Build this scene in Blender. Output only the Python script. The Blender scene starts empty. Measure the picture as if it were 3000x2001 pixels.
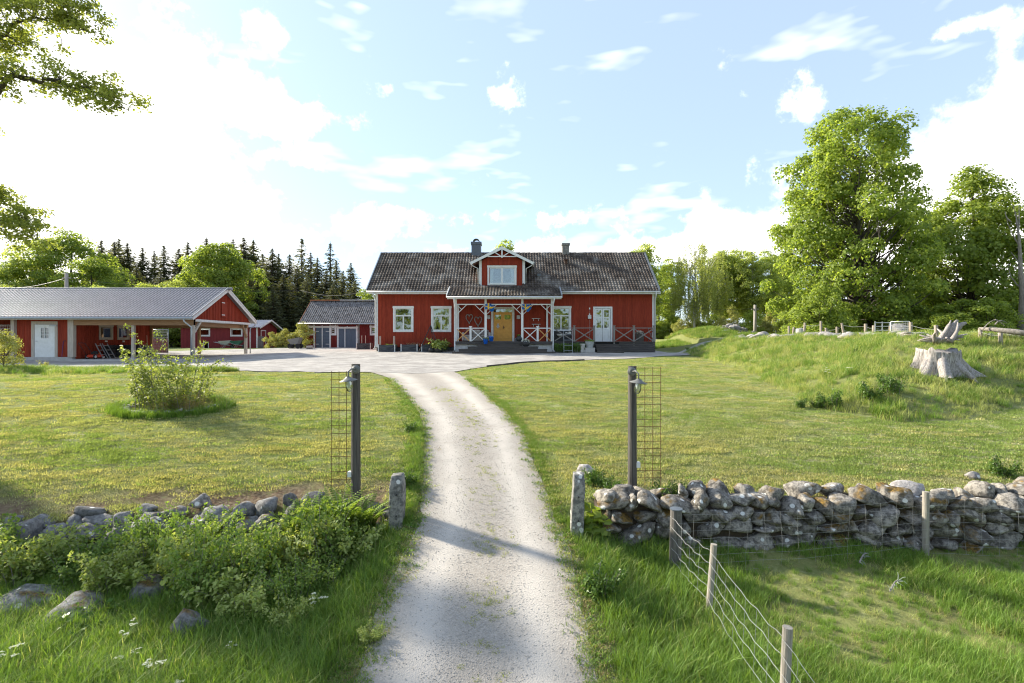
import bpy, bmesh, math, random
import numpy as np
from mathutils import Vector, Matrix, Euler, noise as mnoise
R = math.radians
rng = np.random.default_rng(7)
random.seed(7)
S = bpy.context.scene
COL = S.collection

# ------------------------------------------------------------------ camera
EYE = 4.0
F = 1500.0                       # focal length in photo pixels (photo 3000 x 2001)
cam_d = bpy.data.cameras.new('camera'); cam_d.sensor_width = 36.0; cam_d.lens = 18.0
cam_d.clip_start = 0.1; cam_d.clip_end = 5000
cam = bpy.data.objects.new('camera', cam_d); COL.objects.link(cam)
cam.location = (0, 0, EYE); cam.rotation_euler = (R(90), 0, 0)
S.camera = cam

# ------------------------------------------------------------------ light
SUN_EL, SUN_AZ = 28.0, -64.0     # azimuth from +Y, negative = left of the view
sd = bpy.data.lights.new('sun', 'SUN'); sd.energy = 2.9; sd.angle = R(2.2); sd.color = (1.0, 0.93, 0.80)
sun = bpy.data.objects.new('sun', sd); COL.objects.link(sun)
tosun = Vector((math.sin(R(SUN_AZ))*math.cos(R(SUN_EL)), math.cos(R(SUN_AZ))*math.cos(R(SUN_EL)), math.sin(R(SUN_EL))))
sun.rotation_euler = tosun.to_track_quat('Z', 'Y').to_euler()
sun.location = (-30, 30, 40)

# ------------------------------------------------------------------ sky
W = bpy.data.worlds.new('World'); S.world = W; W.use_nodes = True
def build_sky():
    nt = W.node_tree; nt.nodes.clear(); N = nt.nodes.new; L = nt.links.new
    out = N('ShaderNodeOutputWorld'); bg = N('ShaderNodeBackground'); bg.inputs[1].default_value = 0.12
    sky = N('ShaderNodeTexSky'); sky.sky_type = 'NISHITA'; sky.sun_disc = False
    sky.sun_elevation = R(SUN_EL); sky.sun_rotation = R(SUN_AZ)
    sky.air_density = 1.0; sky.dust_density = 0.9; sky.ozone_density = 2.2; sky.altitude = 100
    tc = N('ShaderNodeTexCoord'); sep = N('ShaderNodeSeparateXYZ'); L(tc.outputs['Generated'], sep.inputs[0])
    def math_(op, a, b=None, c=None):
        n = N('ShaderNodeMath'); n.operation = op
        for i, v in enumerate((a, b, c)):
            if v is None: continue
            if isinstance(v, (int, float)): n.inputs[i].default_value = v
            else: L(v, n.inputs[i])
        return n.outputs[0]
    # flat cloud deck coordinates
    zz = math_('ADD', math_('MAXIMUM', sep.outputs[2], 0.0), 0.16)
    px = math_('DIVIDE', sep.outputs[0], zz); py = math_('DIVIDE', sep.outputs[1], zz)
    cmb = N('ShaderNodeCombineXYZ'); L(px, cmb.inputs[0]); L(py, cmb.inputs[1])
    def fbm(vec, scale, det, rough, dist=0.0):
        n = N('ShaderNodeTexNoise'); n.inputs['Scale'].default_value = scale; n.inputs['Detail'].default_value = det
        n.inputs['Roughness'].default_value = rough; n.inputs['Distortion'].default_value = dist
        L(vec, n.inputs['Vector']); return n.outputs['Fac']
    def d3(px_, py_):
        v = Vector(((px_-1500)/F, 1.0, (1000-py_)/F)); return v.normalized()
    def blob(px_, py_, rx, ry, gain):          # an ellipse of cloud around one direction of the sky
        c = d3(px_, py_)
        right = Vector((c.y, -c.x, 0)).normalized(); up = right.cross(c)
        def dot(v):
            n = N('ShaderNodeVectorMath'); n.operation = 'DOT_PRODUCT'; L(tc.outputs['Generated'], n.inputs[0])
            n.inputs[1].default_value = v; return n.outputs['Value']
        a = math_('DIVIDE', dot(right), rx/F); b = math_('DIVIDE', dot(up), ry/F)
        r2 = math_('ADD', math_('MULTIPLY', a, a), math_('MULTIPLY', b, b))
        fr = math_('GREATER_THAN', dot(c), 0.0)
        e = math_('MULTIPLY', math_('POWER', 2.718, math_('MULTIPLY', r2, -1.0)), gain)
        return math_('MULTIPLY', e, fr)
    n1 = fbm(tc.outputs['Generated'], 13.0, 6, 0.62)
    n2 = fbm(cmb.outputs[0], 2.3, 3, 0.6)
    nsum = math_('ADD', math_('MULTIPLY', n1, 0.72), math_('MULTIPLY', n2, 0.28))
    bl = None
    for a in CLOUDS:
        v = blob(*a); bl = v if bl is None else math_('ADD', bl, v)
    val = math_('ADD', nsum, math_('MINIMUM', bl, 0.36))
    mr = N('ShaderNodeMapRange'); mr.interpolation_type = 'SMOOTHSTEP'
    mr.inputs['From Min'].default_value = 0.63; mr.inputs['From Max'].default_value = 0.80
    L(val, mr.inputs['Value'])
    # thin streaks
    mp = N('ShaderNodeMapping'); mp.inputs['Scale'].default_value = (1.0, 1.0, 3.6); mp.inputs['Rotation'].default_value = (0, R(-16), 0)
    L(tc.outputs['Generated'], mp.inputs[0])
    n3 = fbm(mp.outputs[0], 5.0, 3, 0.6)
    st = N('ShaderNodeMapRange'); st.inputs['From Min'].default_value = 0.58; st.inputs['From Max'].default_value = 0.80
    st.inputs['To Max'].default_value = 0.55; L(n3, st.inputs['Value'])
    cov = math_('MAXIMUM', mr.outputs[0], st.outputs[0])
    # cloud shade: grey-blue in thick hearts, white at rims
    shade = N('ShaderNodeMapRange'); shade.inputs['From Min'].default_value = 0.40; shade.inputs['From Max'].default_value = 0.66
    shade.inputs['To Min'].default_value = 1.0; shade.inputs['To Max'].default_value = 0.35
    n4 = fbm(tc.outputs['Generated'], 5.5, 2, 0.5); L(n4, shade.inputs['Value'])
    ccol = N('ShaderNodeMix'); ccol.data_type = 'RGBA'
    ccol.inputs['A'].default_value = (1.95, 2.06, 2.22, 1); ccol.inputs['B'].default_value = (5.6, 5.5, 5.3, 1)
    L(shade.outputs[0], ccol.inputs['Factor'])
    # thin bright veil of high haze over the blue
    veil = N('ShaderNodeMix'); veil.data_type = 'RGBA'; veil.inputs['Factor'].default_value = 0.74
    L(sky.outputs[0], veil.inputs['A']); veil.inputs['B'].default_value = (1.32, 1.62, 2.14, 1)
    mix = N('ShaderNodeMix'); mix.data_type = 'RGBA'
    L(cov, mix.inputs['Factor']); L(veil.outputs['Result'], mix.inputs['A']); L(ccol.outputs['Result'], mix.inputs['B'])
    L(mix.outputs['Result'], bg.inputs[0]); L(bg.outputs[0], out.inputs[0])
CLOUDS = [(110, 300, 260, 180, .25), (310, 610, 260, 100, .25), (-500, 500, 500, 420, .36), (-1500, 400, 700, 400, .3),
          (3010, 560, 250, 140, .32), (3350, 640, 360, 260, .34), (2250, 680, 300, 62, .30), (1950, 735, 480, 36, .24),
          (1510, 280, 70, 50, .22), (770, 85, 60, 45, .2), (750, 270, 90, 60, .2), (820, 345, 80, 35, .2), (870, 470, 80, 30, .17),
          (1000, 345, 80, 40, .17), (1135, 260, 45, 30, .17), (2720, 110, 240, 20, .10), (2420, 280, 75, 45, .16),
          (1450, 630, 260, 30, .15), (1150, 650, 180, 50, .15), (5200, 400, 900, 400, .3), (-3600, 300, 900, 300, .25)]
build_sky()
S.view_settings.view_transform = 'Standard'; S.view_settings.look = 'None'; S.view_settings.gamma = 1
S.view_settings.use_curve_mapping = False
S.view_settings.exposure = 1.98
S.render.engine = 'CYCLES'
S.cycles.use_denoising = True
S.cycles.max_bounces = 8; S.cycles.transparent_max_bounces = 16; S.cycles.diffuse_bounces = 3; S.cycles.glossy_bounces = 3
S.cycles.sample_clamp_indirect = 6
S.cycles.filter_width = 1.15

# ------------------------------------------------------------------ helpers
def P(px, py, D):                # a photo pixel at distance D (metres along the view)
    return Vector(((px-1500)/F*D, D, EYE-(py-1000)/F*D))
def tag(o, label=None, cat=None, group=None, kind=None):
    if label: o['label'] = label
    if cat: o['category'] = cat
    if group: o['group'] = group
    if kind: o['kind'] = kind
    return o
def wloc(o):
    v = Vector((0, 0, 0))
    while o is not None: v += o.location; o = o.parent
    return v
def thing(name, loc, label, cat, group=None, rz=0.0):
    o = bpy.data.objects.new(name, None); COL.objects.link(o); o.location = loc; o.rotation_euler = (0, 0, rz)
    o.empty_display_size = 0.2
    return tag(o, label, cat, group)
def link(name, me, parent=None, loc=(0, 0, 0), rot=(0, 0, 0), scale=(1, 1, 1)):
    o = bpy.data.objects.new(name, me); COL.objects.link(o); o.parent = parent
    o.location = loc; o.rotation_euler = rot; o.scale = scale
    return o
def npmesh(name, V, Fq, mat, smooth=False):
    V = np.asarray(V, np.float32); Fq = np.asarray(Fq, np.int32)
    me = bpy.data.meshes.new(name); k = Fq.shape[1]
    me.vertices.add(len(V)); me.vertices.foreach_set('co', V.ravel())
    me.loops.add(Fq.size); me.loops.foreach_set('vertex_index', Fq.ravel())
    me.polygons.add(len(Fq)); me.polygons.foreach_set('loop_start', np.arange(0, Fq.size, k, dtype=np.int32))
    if smooth: me.polygons.foreach_set('use_smooth', np.ones(len(Fq), bool))
    me.update(calc_edges=True); me.validate()
    for m in (mat if isinstance(mat, (list, tuple)) else [mat]): me.materials.append(m)
    return me

XF = [None]                      # optional wall transform for the builder below
class MB:
    def __init__(s): s.v = []; s.f = []; s.sm = False
    def add(s, vs, fs):
        b = len(s.v); s.v += [tuple(v) for v in vs]; s.f += [tuple(b+i for i in f) for f in fs]; return s
    def box(s, x0, x1, y0, y1, z0, z1):
        return s.add([(x0,y0,z0),(x1,y0,z0),(x1,y1,z0),(x0,y1,z0),(x0,y0,z1),(x1,y0,z1),(x1,y1,z1),(x0,y1,z1)],
                     [(0,3,2,1),(4,5,6,7),(0,1,5,4),(1,2,6,5),(2,3,7,6),(3,0,4,7)])
    def obox(s, c, ax, ay, az, hx, hy, hz):      # oriented box
        c = Vector(c); ax, ay, az = [Vector(a).normalized() for a in (ax, ay, az)]
        vs = [c+ax*(sx*hx)+ay*(sy*hy)+az*(sz*hz) for sz in (-1,1) for sx, sy in ((-1,-1),(1,-1),(1,1),(-1,1))]
        return s.add(vs, [(0,3,2,1),(4,5,6,7),(0,1,5,4),(1,2,6,5),(2,3,7,6),(3,0,4,7)])
    def bar(s, a, b, w, h, up=(0,0,1)):          # rectangular bar from a to b
        a, b = Vector(a), Vector(b); d = (b-a).normalized(); u = Vector(up)
        if abs(d.dot(u)) > .98: u = Vector((0,1,0))
        r = d.cross(u).normalized(); u = r.cross(d)
        return s.obox((a+b)/2, d, r, u, (b-a).length/2, w/2, h/2)
    def prism(s, poly, ext):                     # polygon (3D points) extruded by vector
        ext = Vector(ext); n = len(poly); a = [Vector(p) for p in poly]; b = [p+ext for p in a]
        return s.add(a+b, [tuple(range(n))[::-1], tuple(range(n, 2*n))]+[(i, (i+1) % n, n+(i+1) % n, n+i) for i in range(n)])
    def tube(s, pts, r, seg=8, cap=True):
        pts = [Vector(p) for p in pts]; rs = r if isinstance(r, (list, tuple)) else [r]*len(pts); b = len(s.v)
        up = Vector((0.13, 0.21, 1)).normalized(); n = len(pts)
        for i, p in enumerate(pts):
            d = (pts[min(i+1, n-1)]-pts[max(i-1, 0)])
            d = d.normalized() if d.length > 1e-9 else Vector((0,0,1))
            u0 = up if abs(d.dot(up)) < .97 else Vector((1, .1, 0))
            x = d.cross(u0).normalized(); y = x.cross(d)
            for k in range(seg):
                a = 2*math.pi*k/seg; s.v.append(tuple(p+x*(rs[i]*math.cos(a))+y*(rs[i]*math.sin(a))))
        for i in range(n-1):
            for k in range(seg):
                k2 = (k+1) % seg; s.f.append((b+i*seg+k, b+i*seg+k2, b+(i+1)*seg+k2, b+(i+1)*seg+k))
        if cap:
            s.f.append(tuple(b+k for k in range(seg))[::-1]); s.f.append(tuple(b+(n-1)*seg+k for k in range(seg)))
        return s
    def lathe(s, c, prof, seg=16, axis=(0,0,1), cap=True):   # prof: (radius, height)
        c = Vector(c); ax = Vector(axis).normalized(); u = Vector((1,0,0)) if abs(ax.x) < .9 else Vector((0,1,0))
        x = ax.cross(u).normalized(); y = ax.cross(x); b = len(s.v); n = len(prof)
        for r, h in prof:
            for k in range(seg):
                a = 2*math.pi*k/seg; s.v.append(tuple(c+ax*h+x*(r*math.cos(a))+y*(r*math.sin(a))))
        for i in range(n-1):
            for k in range(seg):
                k2 = (k+1) % seg; s.f.append((b+i*seg+k, b+i*seg+k2, b+(i+1)*seg+k2, b+(i+1)*seg+k))
        if cap:
            s.f.append(tuple(b+k for k in range(seg))[::-1]); s.f.append(tuple(b+(n-1)*seg+k for k in range(seg)))
        return s
    def mesh(s, name, mat, off=Vector((0,0,0)), smooth=None, bevel=0):
        me = bpy.data.meshes.new(name)
        if XF[0] is not None: s.v = [tuple(XF[0] @ Vector(v)) for v in s.v]
        me.from_pydata([(x-off.x, y-off.y, z-off.z) for x, y, z in s.v], [], s.f)
        bm = bmesh.new(); bm.from_mesh(me); bmesh.ops.recalc_face_normals(bm, faces=bm.faces)
        if bevel:
            bmesh.ops.bevel(bm, geom=[e for e in bm.edges if e.calc_face_angle(0) > .5], offset=bevel, segments=1, affect='EDGES', clamp_overlap=True)
        bm.to_mesh(me); bm.free()
        if smooth or (smooth is None and s.sm):
            me.polygons.foreach_set('use_smooth', [True]*len(me.polygons))
        for m in (mat if isinstance(mat, (list, tuple)) else [mat]): me.materials.append(m)
        return me
    def build(s, name, mat, parent=None, smooth=None, bevel=0, label=None, kind=None):
        off = wloc(parent) if parent else Vector((0,0,0))
        o = link(name, s.mesh(name, mat, off, smooth, bevel), parent)
        if smooth == 'auto': pass
        return tag(o, label, kind=kind)

def copy_tree(o, parent=None):
    c = o.copy(); COL.objects.link(c); c.parent = parent
    for ch in list(o.children): copy_tree(ch, c)
    return c

# ------------------------------------------------------------------ materials
MATS = {}
def mat(name, c1, c2=None, scale=8.0, rough=.8, bump=0.0, stretch=(1,1,1), island=0.0, spec=.3, metal=0.0, det=6, bscale=None, contrast=(.35,.65), c3=None, s3=40, f3=(.55,.7)):
    if name in MATS: return MATS[name]
    m = bpy.data.materials.new(name); m.use_nodes = True; nt = m.node_tree; N = nt.nodes.new; L = nt.links.new
    b = nt.nodes['Principled BSDF']; b.inputs['Roughness'].default_value = rough; b.inputs['Metallic'].default_value = metal
    b.inputs['Specular IOR Level'].default_value = spec
    tc = N('ShaderNodeTexCoord'); mp = N('ShaderNodeMapping'); mp.inputs['Scale'].default_value = stretch
    L(tc.outputs['Object'], mp.inputs[0]); vec = mp.outputs[0]
    nz = N('ShaderNodeTexNoise'); nz.inputs['Scale'].default_value = scale; nz.inputs['Detail'].default_value = det; nz.inputs['Roughness'].default_value = .62
    L(vec, nz.inputs['Vector'])
    mr = N('ShaderNodeMapRange'); mr.inputs['From Min'].default_value, mr.inputs['From Max'].default_value = contrast
    L(nz.outputs['Fac'], mr.inputs['Value'])
    mx = N('ShaderNodeMix'); mx.data_type = 'RGBA'; L(mr.outputs[0], mx.inputs['Factor'])
    c2 = c2 or tuple(x*.75 for x in c1)
    mx.inputs['A'].default_value = (*c1, 1); mx.inputs['B'].default_value = (*c2, 1); col = mx.outputs['Result']
    if c3:
        n3 = N('ShaderNodeTexNoise'); n3.inputs['Scale'].default_value = s3; n3.inputs['Detail'].default_value = 4; L(vec, n3.inputs['Vector'])
        m3 = N('ShaderNodeMapRange'); m3.inputs['From Min'].default_value, m3.inputs['From Max'].default_value = f3; L(n3.outputs['Fac'], m3.inputs['Value'])
        x3 = N('ShaderNodeMix'); x3.data_type = 'RGBA'; L(m3.outputs[0], x3.inputs['Factor']); L(col, x3.inputs['A']); x3.inputs['B'].default_value = (*c3, 1)
        col = x3.outputs['Result']
    if island:
        g = N('ShaderNodeNewGeometry'); hv = N('ShaderNodeMapRange'); hv.inputs['To Min'].default_value = 1-island; hv.inputs['To Max'].default_value = 1+island
        L(g.outputs['Random Per Island'], hv.inputs['Value'])
        hs = N('ShaderNodeHueSaturation'); L(hv.outputs[0], hs.inputs['Value']); L(col, hs.inputs['Color']); col = hs.outputs[0]
    L(col, b.inputs['Base Color'])
    if bump:
        bp = N('ShaderNodeBump'); bp.inputs['Strength'].default_value = bump; bp.inputs['Distance'].default_value = .02
        n2 = N('ShaderNodeTexNoise'); n2.inputs['Scale'].default_value = bscale or scale*3; n2.inputs['Detail'].default_value = 6; L(vec, n2.inputs['Vector'])
        L(n2.outputs['Fac'], bp.inputs['Height']); L(bp.outputs[0], b.inputs['Normal'])
    MATS[name] = m; return m

def leafmat(name, c1, c2, trans=.45, rough=.55, objvar=.12, spec=.25):
    if name in MATS: return MATS[name]
    m = bpy.data.materials.new(name); m.use_nodes = True; nt = m.node_tree; N = nt.nodes.new; L = nt.links.new
    b = nt.nodes['Principled BSDF']; out = nt.nodes['Material Output']
    b.inputs['Roughness'].default_value = rough; b.inputs['Specular IOR Level'].default_value = spec
    g = N('ShaderNodeNewGeometry'); oi = N('ShaderNodeObjectInfo')
    mx = N('ShaderNodeMix'); mx.data_type = 'RGBA'; L(g.outputs['Random Per Island'], mx.inputs['Factor'])
    mx.inputs['A'].default_value = (*c1, 1); mx.inputs['B'].default_value = (*c2, 1)
    hs = N('ShaderNodeHueSaturation'); mr = N('ShaderNodeMapRange'); mr.inputs['To Min'].default_value = 1-objvar; mr.inputs['To Max'].default_value = 1+objvar
    L(oi.outputs['Random'], mr.inputs['Value']); L(mr.outputs[0], hs.inputs['Value']); L(mx.outputs['Result'], hs.inputs['Color'])
    L(hs.outputs[0], b.inputs['Base Color'])
    t = N('ShaderNodeBsdfTranslucent'); tc = N('ShaderNodeMix'); tc.data_type = 'RGBA'; tc.blend_type = 'MULTIPLY'; tc.inputs['Factor'].default_value = 1
    L(hs.outputs[0], tc.inputs['A']); tc.inputs['B'].default_value = (1.25, 1.2, .55, 1); L(tc.outputs['Result'], t.inputs['Color'])
    ms = N('ShaderNodeMixShader'); ms.inputs[0].default_value = trans; L(b.outputs[0], ms.inputs[1]); L(t.outputs[0], ms.inputs[2])
    L(ms.outputs[0], out.inputs[0]); MATS[name] = m; return m

def glassmat():
    if 'glass' in MATS: return MATS['glass']
    m = bpy.data.materials.new('window_glass'); m.use_nodes = True; nt = m.node_tree; nt.nodes.clear(); N = nt.nodes.new; L = nt.links.new
    out = N('ShaderNodeOutputMaterial'); tr = N('ShaderNodeBsdfTransparent'); tr.inputs[0].default_value = (.78, .82, .8, 1)
    gl = N('ShaderNodeBsdfGlossy'); gl.inputs['Roughness'].default_value = .02; gl.inputs[0].default_value = (.9, .95, .95, 1)
    fr = N('ShaderNodeFresnel'); fr.inputs[0].default_value = 1.5
    ad = N('ShaderNodeMath'); ad.operation = 'MULTIPLY_ADD'; ad.inputs[1].default_value = 1.0; ad.inputs[2].default_value = .16; L(fr.outputs[0], ad.inputs[0])
    ms = N('ShaderNodeMixShader'); L(ad.outputs[0], ms.inputs[0]); L(tr.outputs[0], ms.inputs[1]); L(gl.outputs[0], ms.inputs[2]); L(ms.outputs[0], out.inputs[0])
    MATS['glass'] = m; return m

RED = mat('falu_red_paint', (.30,.046,.020), (.225,.030,.014), 6, .75, .25, (3,3,.35), island=.13, spec=.2)
REDD = mat('burgundy_paint', (.22,.034,.035), (.17,.025,.027), 6, .75, .25, (3,3,.35), island=.10, spec=.2)
WHITE = mat('white_paint', (.74,.74,.71), (.66,.66,.62), 5, .55, .08)
OLDWHITE = mat('weathered_white_paint', (.70,.69,.65), (.55,.54,.50), 7, .6, .1)
GREYW = mat('weathered_grey_wood', (.27,.25,.22), (.17,.155,.14), 5, .85, .35, (6,6,.6))
DARKW = mat('dark_stained_wood', (.050,.043,.038), (.085,.075,.068), 5, .75, .3, (.5,5,5), island=.2)
PLANKW = mat('weathered_step_wood', (.105,.090,.078), (.065,.056,.05), 6, .8, .3, (.4,5,5), island=.25)
PINE = mat('raw_pine_beam', (.34,.21,.115), (.25,.145,.075), 7, .75, .2, (.4,4,4))
PINEP = mat('pale_raw_timber', (.50,.44,.36), (.38,.33,.27), 6, .8, .2, (4,4,.4))
YELD = mat('yellow_ochre_paint', (.70,.36,.075), (.61,.30,.06), 5, .5, .05)
ORW = mat('pale_ochre_paint', (.66,.37,.13), (.55,.29,.09), 5, .55, .05)
TILE = mat('mossy_concrete_tile', (.118,.092,.070), (.048,.034,.025), 2.2, .7, .3, island=.36, spec=.25, c3=(.22,.195,.165), s3=.9, f3=(.48,.7), bscale=40)
SHEETT = mat('grey_steel_roof', (.23,.213,.215), (.19,.175,.178), 2.0, .40, .05, island=.06, spec=.5)
ETERN = mat('old_fibre_cement_sheet', (.20,.185,.17), (.035,.03,.027), 2.6, .8, .4, c3=(.30,.28,.26), s3=9, f3=(.5,.66), bscale=30)
STEEL = mat('galvanised_steel', (.42,.44,.45), (.34,.36,.37), 9, .45, .03, metal=.6)
GUTT = mat('white_enamel_metal', (.70,.70,.68), (.60,.60,.57), 4, .4, .03, spec=.5)
BLACK = mat('black_iron', (.02,.02,.021), (.03,.03,.03), 8, .5, .05)
DGREY = mat('dark_grey_sheet_metal', (.10,.115,.13), (.085,.098,.11), 4, .45, .03, spec=.5)
GARD = mat('blue_grey_door_paint', (.115,.145,.185), (.095,.122,.155), 5, .6, .1, (3,3,.5), island=.05)
CONC = mat('concrete', (.46,.44,.41), (.37,.35,.32), 4, .85, .2)
PLASTER = mat('white_rendered_plinth', (.62,.60,.56), (.48,.46,.43), 5, .85, .2)
DARKIN = mat('painted_dark_interior', (.028,.026,.024), (.02,.02,.02), 3, .9)  # near-black colour, interior shade painted into it
CURT = mat('white_curtain', (.78,.77,.74), (.70,.69,.66), 3, .9, .1, (12,12,.4))
RUBBER = mat('black_rubber', (.018,.018,.018), (.03,.03,.03), 12, .7, .2)
STONED = mat('dark_plinth_stone', (.05,.048,.047), (.075,.07,.066), 5, .8, .4)
BARK = mat('tree_bark', (.10,.085,.07), (.055,.046,.038), 9, .9, .5, (4,4,.6))
BARKL = mat('pale_bark', (.32,.28,.24), (.16,.14,.12), 7, .9, .5, (3,3,.6))
BARKB = mat('birch_bark', (.55,.53,.50), (.08,.07,.06), 5, .85, .3, (1.2,1.2,3.2), contrast=(.45,.68))
GLASS = glassmat()
# ------------------------------------------------------------------ terrain
def sm(a, b, x):
    t = np.clip((np.asarray(x, float)-a)/(b-a), 0, 1); return t*t*(3-2*t)
LD = [0, 9.0, 9.6, 10.7, 12.8, 15, 18, 22, 26, 30, 33.5, 36.6, 40, 48, 60, 100, 900]
LH = [3.4, 3.05, 2.97, 2.77, 2.33, 1.96, 1.6, 1.32, 1.13, .99, .82, .70, .66, .62, .6, .5, .5]
DD = [0, 3, 5.9, 8.05, 9.2, 10.7, 12.8, 15, 18, 22, 900]
DH = [4.4, 4.2, 3.92, 3.54, 3.27, 2.87, 2.36, 1.97, 1.6, 1.32, .5]
FD = [0, 5, 7, 8.2, 9.3, 12]
FHR = [4.05, 4.02, 3.97, 3.82, 3.66, 3.5]
FHL = [4.05, 4.02, 4.0, 3.92, 3.72, 3.5]
CY = [0, 4, 5.9, 8.05, 9.2, 10.7, 12.8, 14.5, 17, 20, 22, 24]       # driveway: distance, left edge, right edge
CL = [-2.1, -2.0, -1.86, -1.72, -1.72, -1.87, -2.18, -2.6, -3.63, -4.85, -6.3, -8]
CR = [1.1, 1.06, 1.0, .95, .78, .63, .32, -.13, -.87, -1.75, -2.5, -2.6]
FOOT = [(12, 60), (11.5, 40), (11.2, 30), (10.2, 22), (9.1, 17), (9.0, 14.6), (10.2, 13.6), (12.0, 13.7), (15.3, 15.3), (19, 16.6), (30, 18)]
CREST = [(15, 60), (15, 40), (14.6, 32), (15.6, 26), (17.4, 22), (20, 20.3), (30, 20.5)]
def pdist(X, Y, pl):
    d = np.full(np.shape(X), 1e9)
    for (ax, ay), (bx, by) in zip(pl[:-1], pl[1:]):
        vx, vy = bx-ax, by-ay; t = np.clip(((X-ax)*vx+(Y-ay)*vy)/(vx*vx+vy*vy), 0, 1)
        d = np.minimum(d, np.hypot(X-ax-t*vx, Y-ay-t*vy))
    return d
def inside(X, Y, poly):
    r = np.zeros(np.shape(X), bool); n = len(poly)
    for i in range(n):
        (x0, y0), (x1, y1) = poly[i], poly[(i+1) % n]
        if y0 == y1: continue
        c = ((y0 > Y) != (y1 > Y)) & (X < (x1-x0)*(Y-y0)/(y1-y0)+x0); r ^= c
    return r
FOOTP = FOOT+[(300, 40), (300, 300), (12, 300)]
CRESTP = CREST+[(300, 42), (300, 300), (15, 300)]
def wallY(X):
    X = np.asarray(X, float); return np.where(X > 0, 9.45, np.interp(X, [-12, -9, -2.2], [8.75, 8.95, 9.6]))
def vnoise(X, Y, s, seed=0):        # cheap smooth value noise
    X = np.asarray(X, float)*s+seed*17.3; Y = np.asarray(Y, float)*s+seed*5.1
    return (np.sin(X*1.7+np.sin(Y*1.3+1.1)*1.6)+np.sin(Y*1.9+np.sin(X*1.1+2.3)*1.7)+.6*np.sin(X*3.3+Y*2.7+1.3*np.sin(Y*2.1)))/2.6
def ground(X, Y):
    X = np.asarray(X, float); Y = np.asarray(Y, float)
    zl = EYE-np.interp(Y, LD, LH)-.25*sm(-12, -20, X)*sm(22, 27, Y)*(1-sm(38, 46, Y))
    zl = zl+.05*sm(1, 9, X)*(1-sm(12, 20, Y))*X/9
    zl = zl+.035*vnoise(X, Y, .35)+.012*vnoise(X, Y, 1.6, 2)
    zl = zl-.27*sm(-1.9, -2.7, X)*np.exp(-np.clip(Y-wallY(X)-.1, 0, 9)/.75)
    # mound on the right
    m = inside(X, Y, FOOTP); df = pdist(X, Y, FOOT); dc = pdist(X, Y, CREST); top = inside(X, Y, CRESTP)
    t = np.where(top, 1.0, df/(df+dc+1e-6)); t = np.where(m | top, t, 0.0)
    mt = 1-(1-t)**1.5; mt = np.where(mt < .2, mt, mt)
    zm = 4.2+.08*vnoise(X, Y, .5, 3)
    zl = zl+(zm-zl)*mt*(1-.75*sm(34, 44, Y)*(1-top)*(X < 24))
    # bank behind the deck end of the house
    zl = zl+1.0*np.exp(-((X-18.2)/3.6)**2-((Y-46)/3.0)**2)
    zf = EYE-np.where(X > 0, np.interp(Y, FD, FHR), np.interp(Y, FD, FHL))+.04*vnoise(X, Y, .8, 5)+.02*vnoise(X, Y, 2.3, 6)
    wy = wallY(X); k = sm(wy-.12, wy+.30, Y)
    z = zf*(1-k)+zl*k
    zd = EYE-np.interp(Y, DD, DH)+.012*vnoise(X, Y, 1.3, 8)
    cl = np.interp(Y, CY, CL); cr = np.interp(Y, CY, CR); c = (cl+cr)/2; hw = (cr-cl)/2
    b = 1-sm(hw+.05, hw+1.1, np.abs(X-c)); b = b*(1-sm(17, 22, Y))
    return z*(1-b)+zd*b
def gz(x, y): return float(ground(np.array([x]), np.array([y]))[0])
def G(px, py, Dmax=120):          # where the ray through a photo pixel meets the ground
    Ds = np.concatenate([np.arange(4, 40, .05), np.arange(40, Dmax, .25)])
    X = (px-1500)/F*Ds; Z = EYE-(py-1000)/F*Ds; g = ground(X, Ds); i = np.argmax(Z <= g)
    if not (Z <= g).any(): i = len(Ds)-1
    return Vector((float(X[i]), float(Ds[i]), float(g[i])))
def lines(segs):
    o = []
    for a, b, s in segs: o.append(np.arange(a, b, s))
    return np.concatenate(o)
gx = np.concatenate([-lines([(30, 60, 1.5), (60, 160, 8), (160, 901, 60)])[::-1], lines([(-30, -12, .4), (-12, 12, .13), (12, 30, .4)]), lines([(30, 60, 1.5), (60, 160, 8), (160, 901, 60)])])
gy = np.concatenate([-lines([(0, 60, 10), (60, 901, 80)])[::-1][:-1], lines([(0, 4, .8), (4, 16, .12), (16, 34, .3), (34, 60, .8), (60, 120, 4), (120, 1001, 60)])])
GX, GY = np.meshgrid(gx, gy); GZ = ground(GX, GY)
nx, ny = len(gx), len(gy)
ii = (np.arange(ny-1)[:, None]*nx+np.arange(nx-1)[None, :]).ravel()
gF = np.stack([ii, ii+1, ii+nx+1, ii+nx], 1)
gV = np.stack([GX.ravel(), GY.ravel(), GZ.ravel()], 1)
def zones(X, Y):                 # R bare soil beside the walls, G dry mown hay, B unmown
    wy = wallY(X); d = Y-wy
    dirt = np.exp(-((d-.55)/.55)**2)*(1.15*(X < -2.4)+.45*(X > 1.4))*(.45+.55*sm(-.5, .3, vnoise(X, Y, 1.4, 9)))
    dirt = np.maximum(dirt, .6*np.exp(-((d+.2)/.5)**2)*(X > 1.4)*sm(-.2, .6, vnoise(X, Y, 1.1, 4)))
    dry = sm(-.1, .9, vnoise(X*.5, Y*1.5, .8, 11)+.25*vnoise(X, Y, 3.1, 3))*sm(9, 10, Y)
    dry = np.maximum(dry, sm(.1, .9, vnoise(X, Y, .9, 21))*(X > 2.2)*(Y < 9))
    dry = np.maximum(dry, .8*sm(5, 10, X)*sm(10, 11, Y)*(1-sm(14.5, 17, Y)))
    un = ((inside(X, Y, FOOTP)) | (Y < wy)).astype(float)
    return np.clip(dirt, 0, 1), np.clip(dry, 0, 1), un
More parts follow.
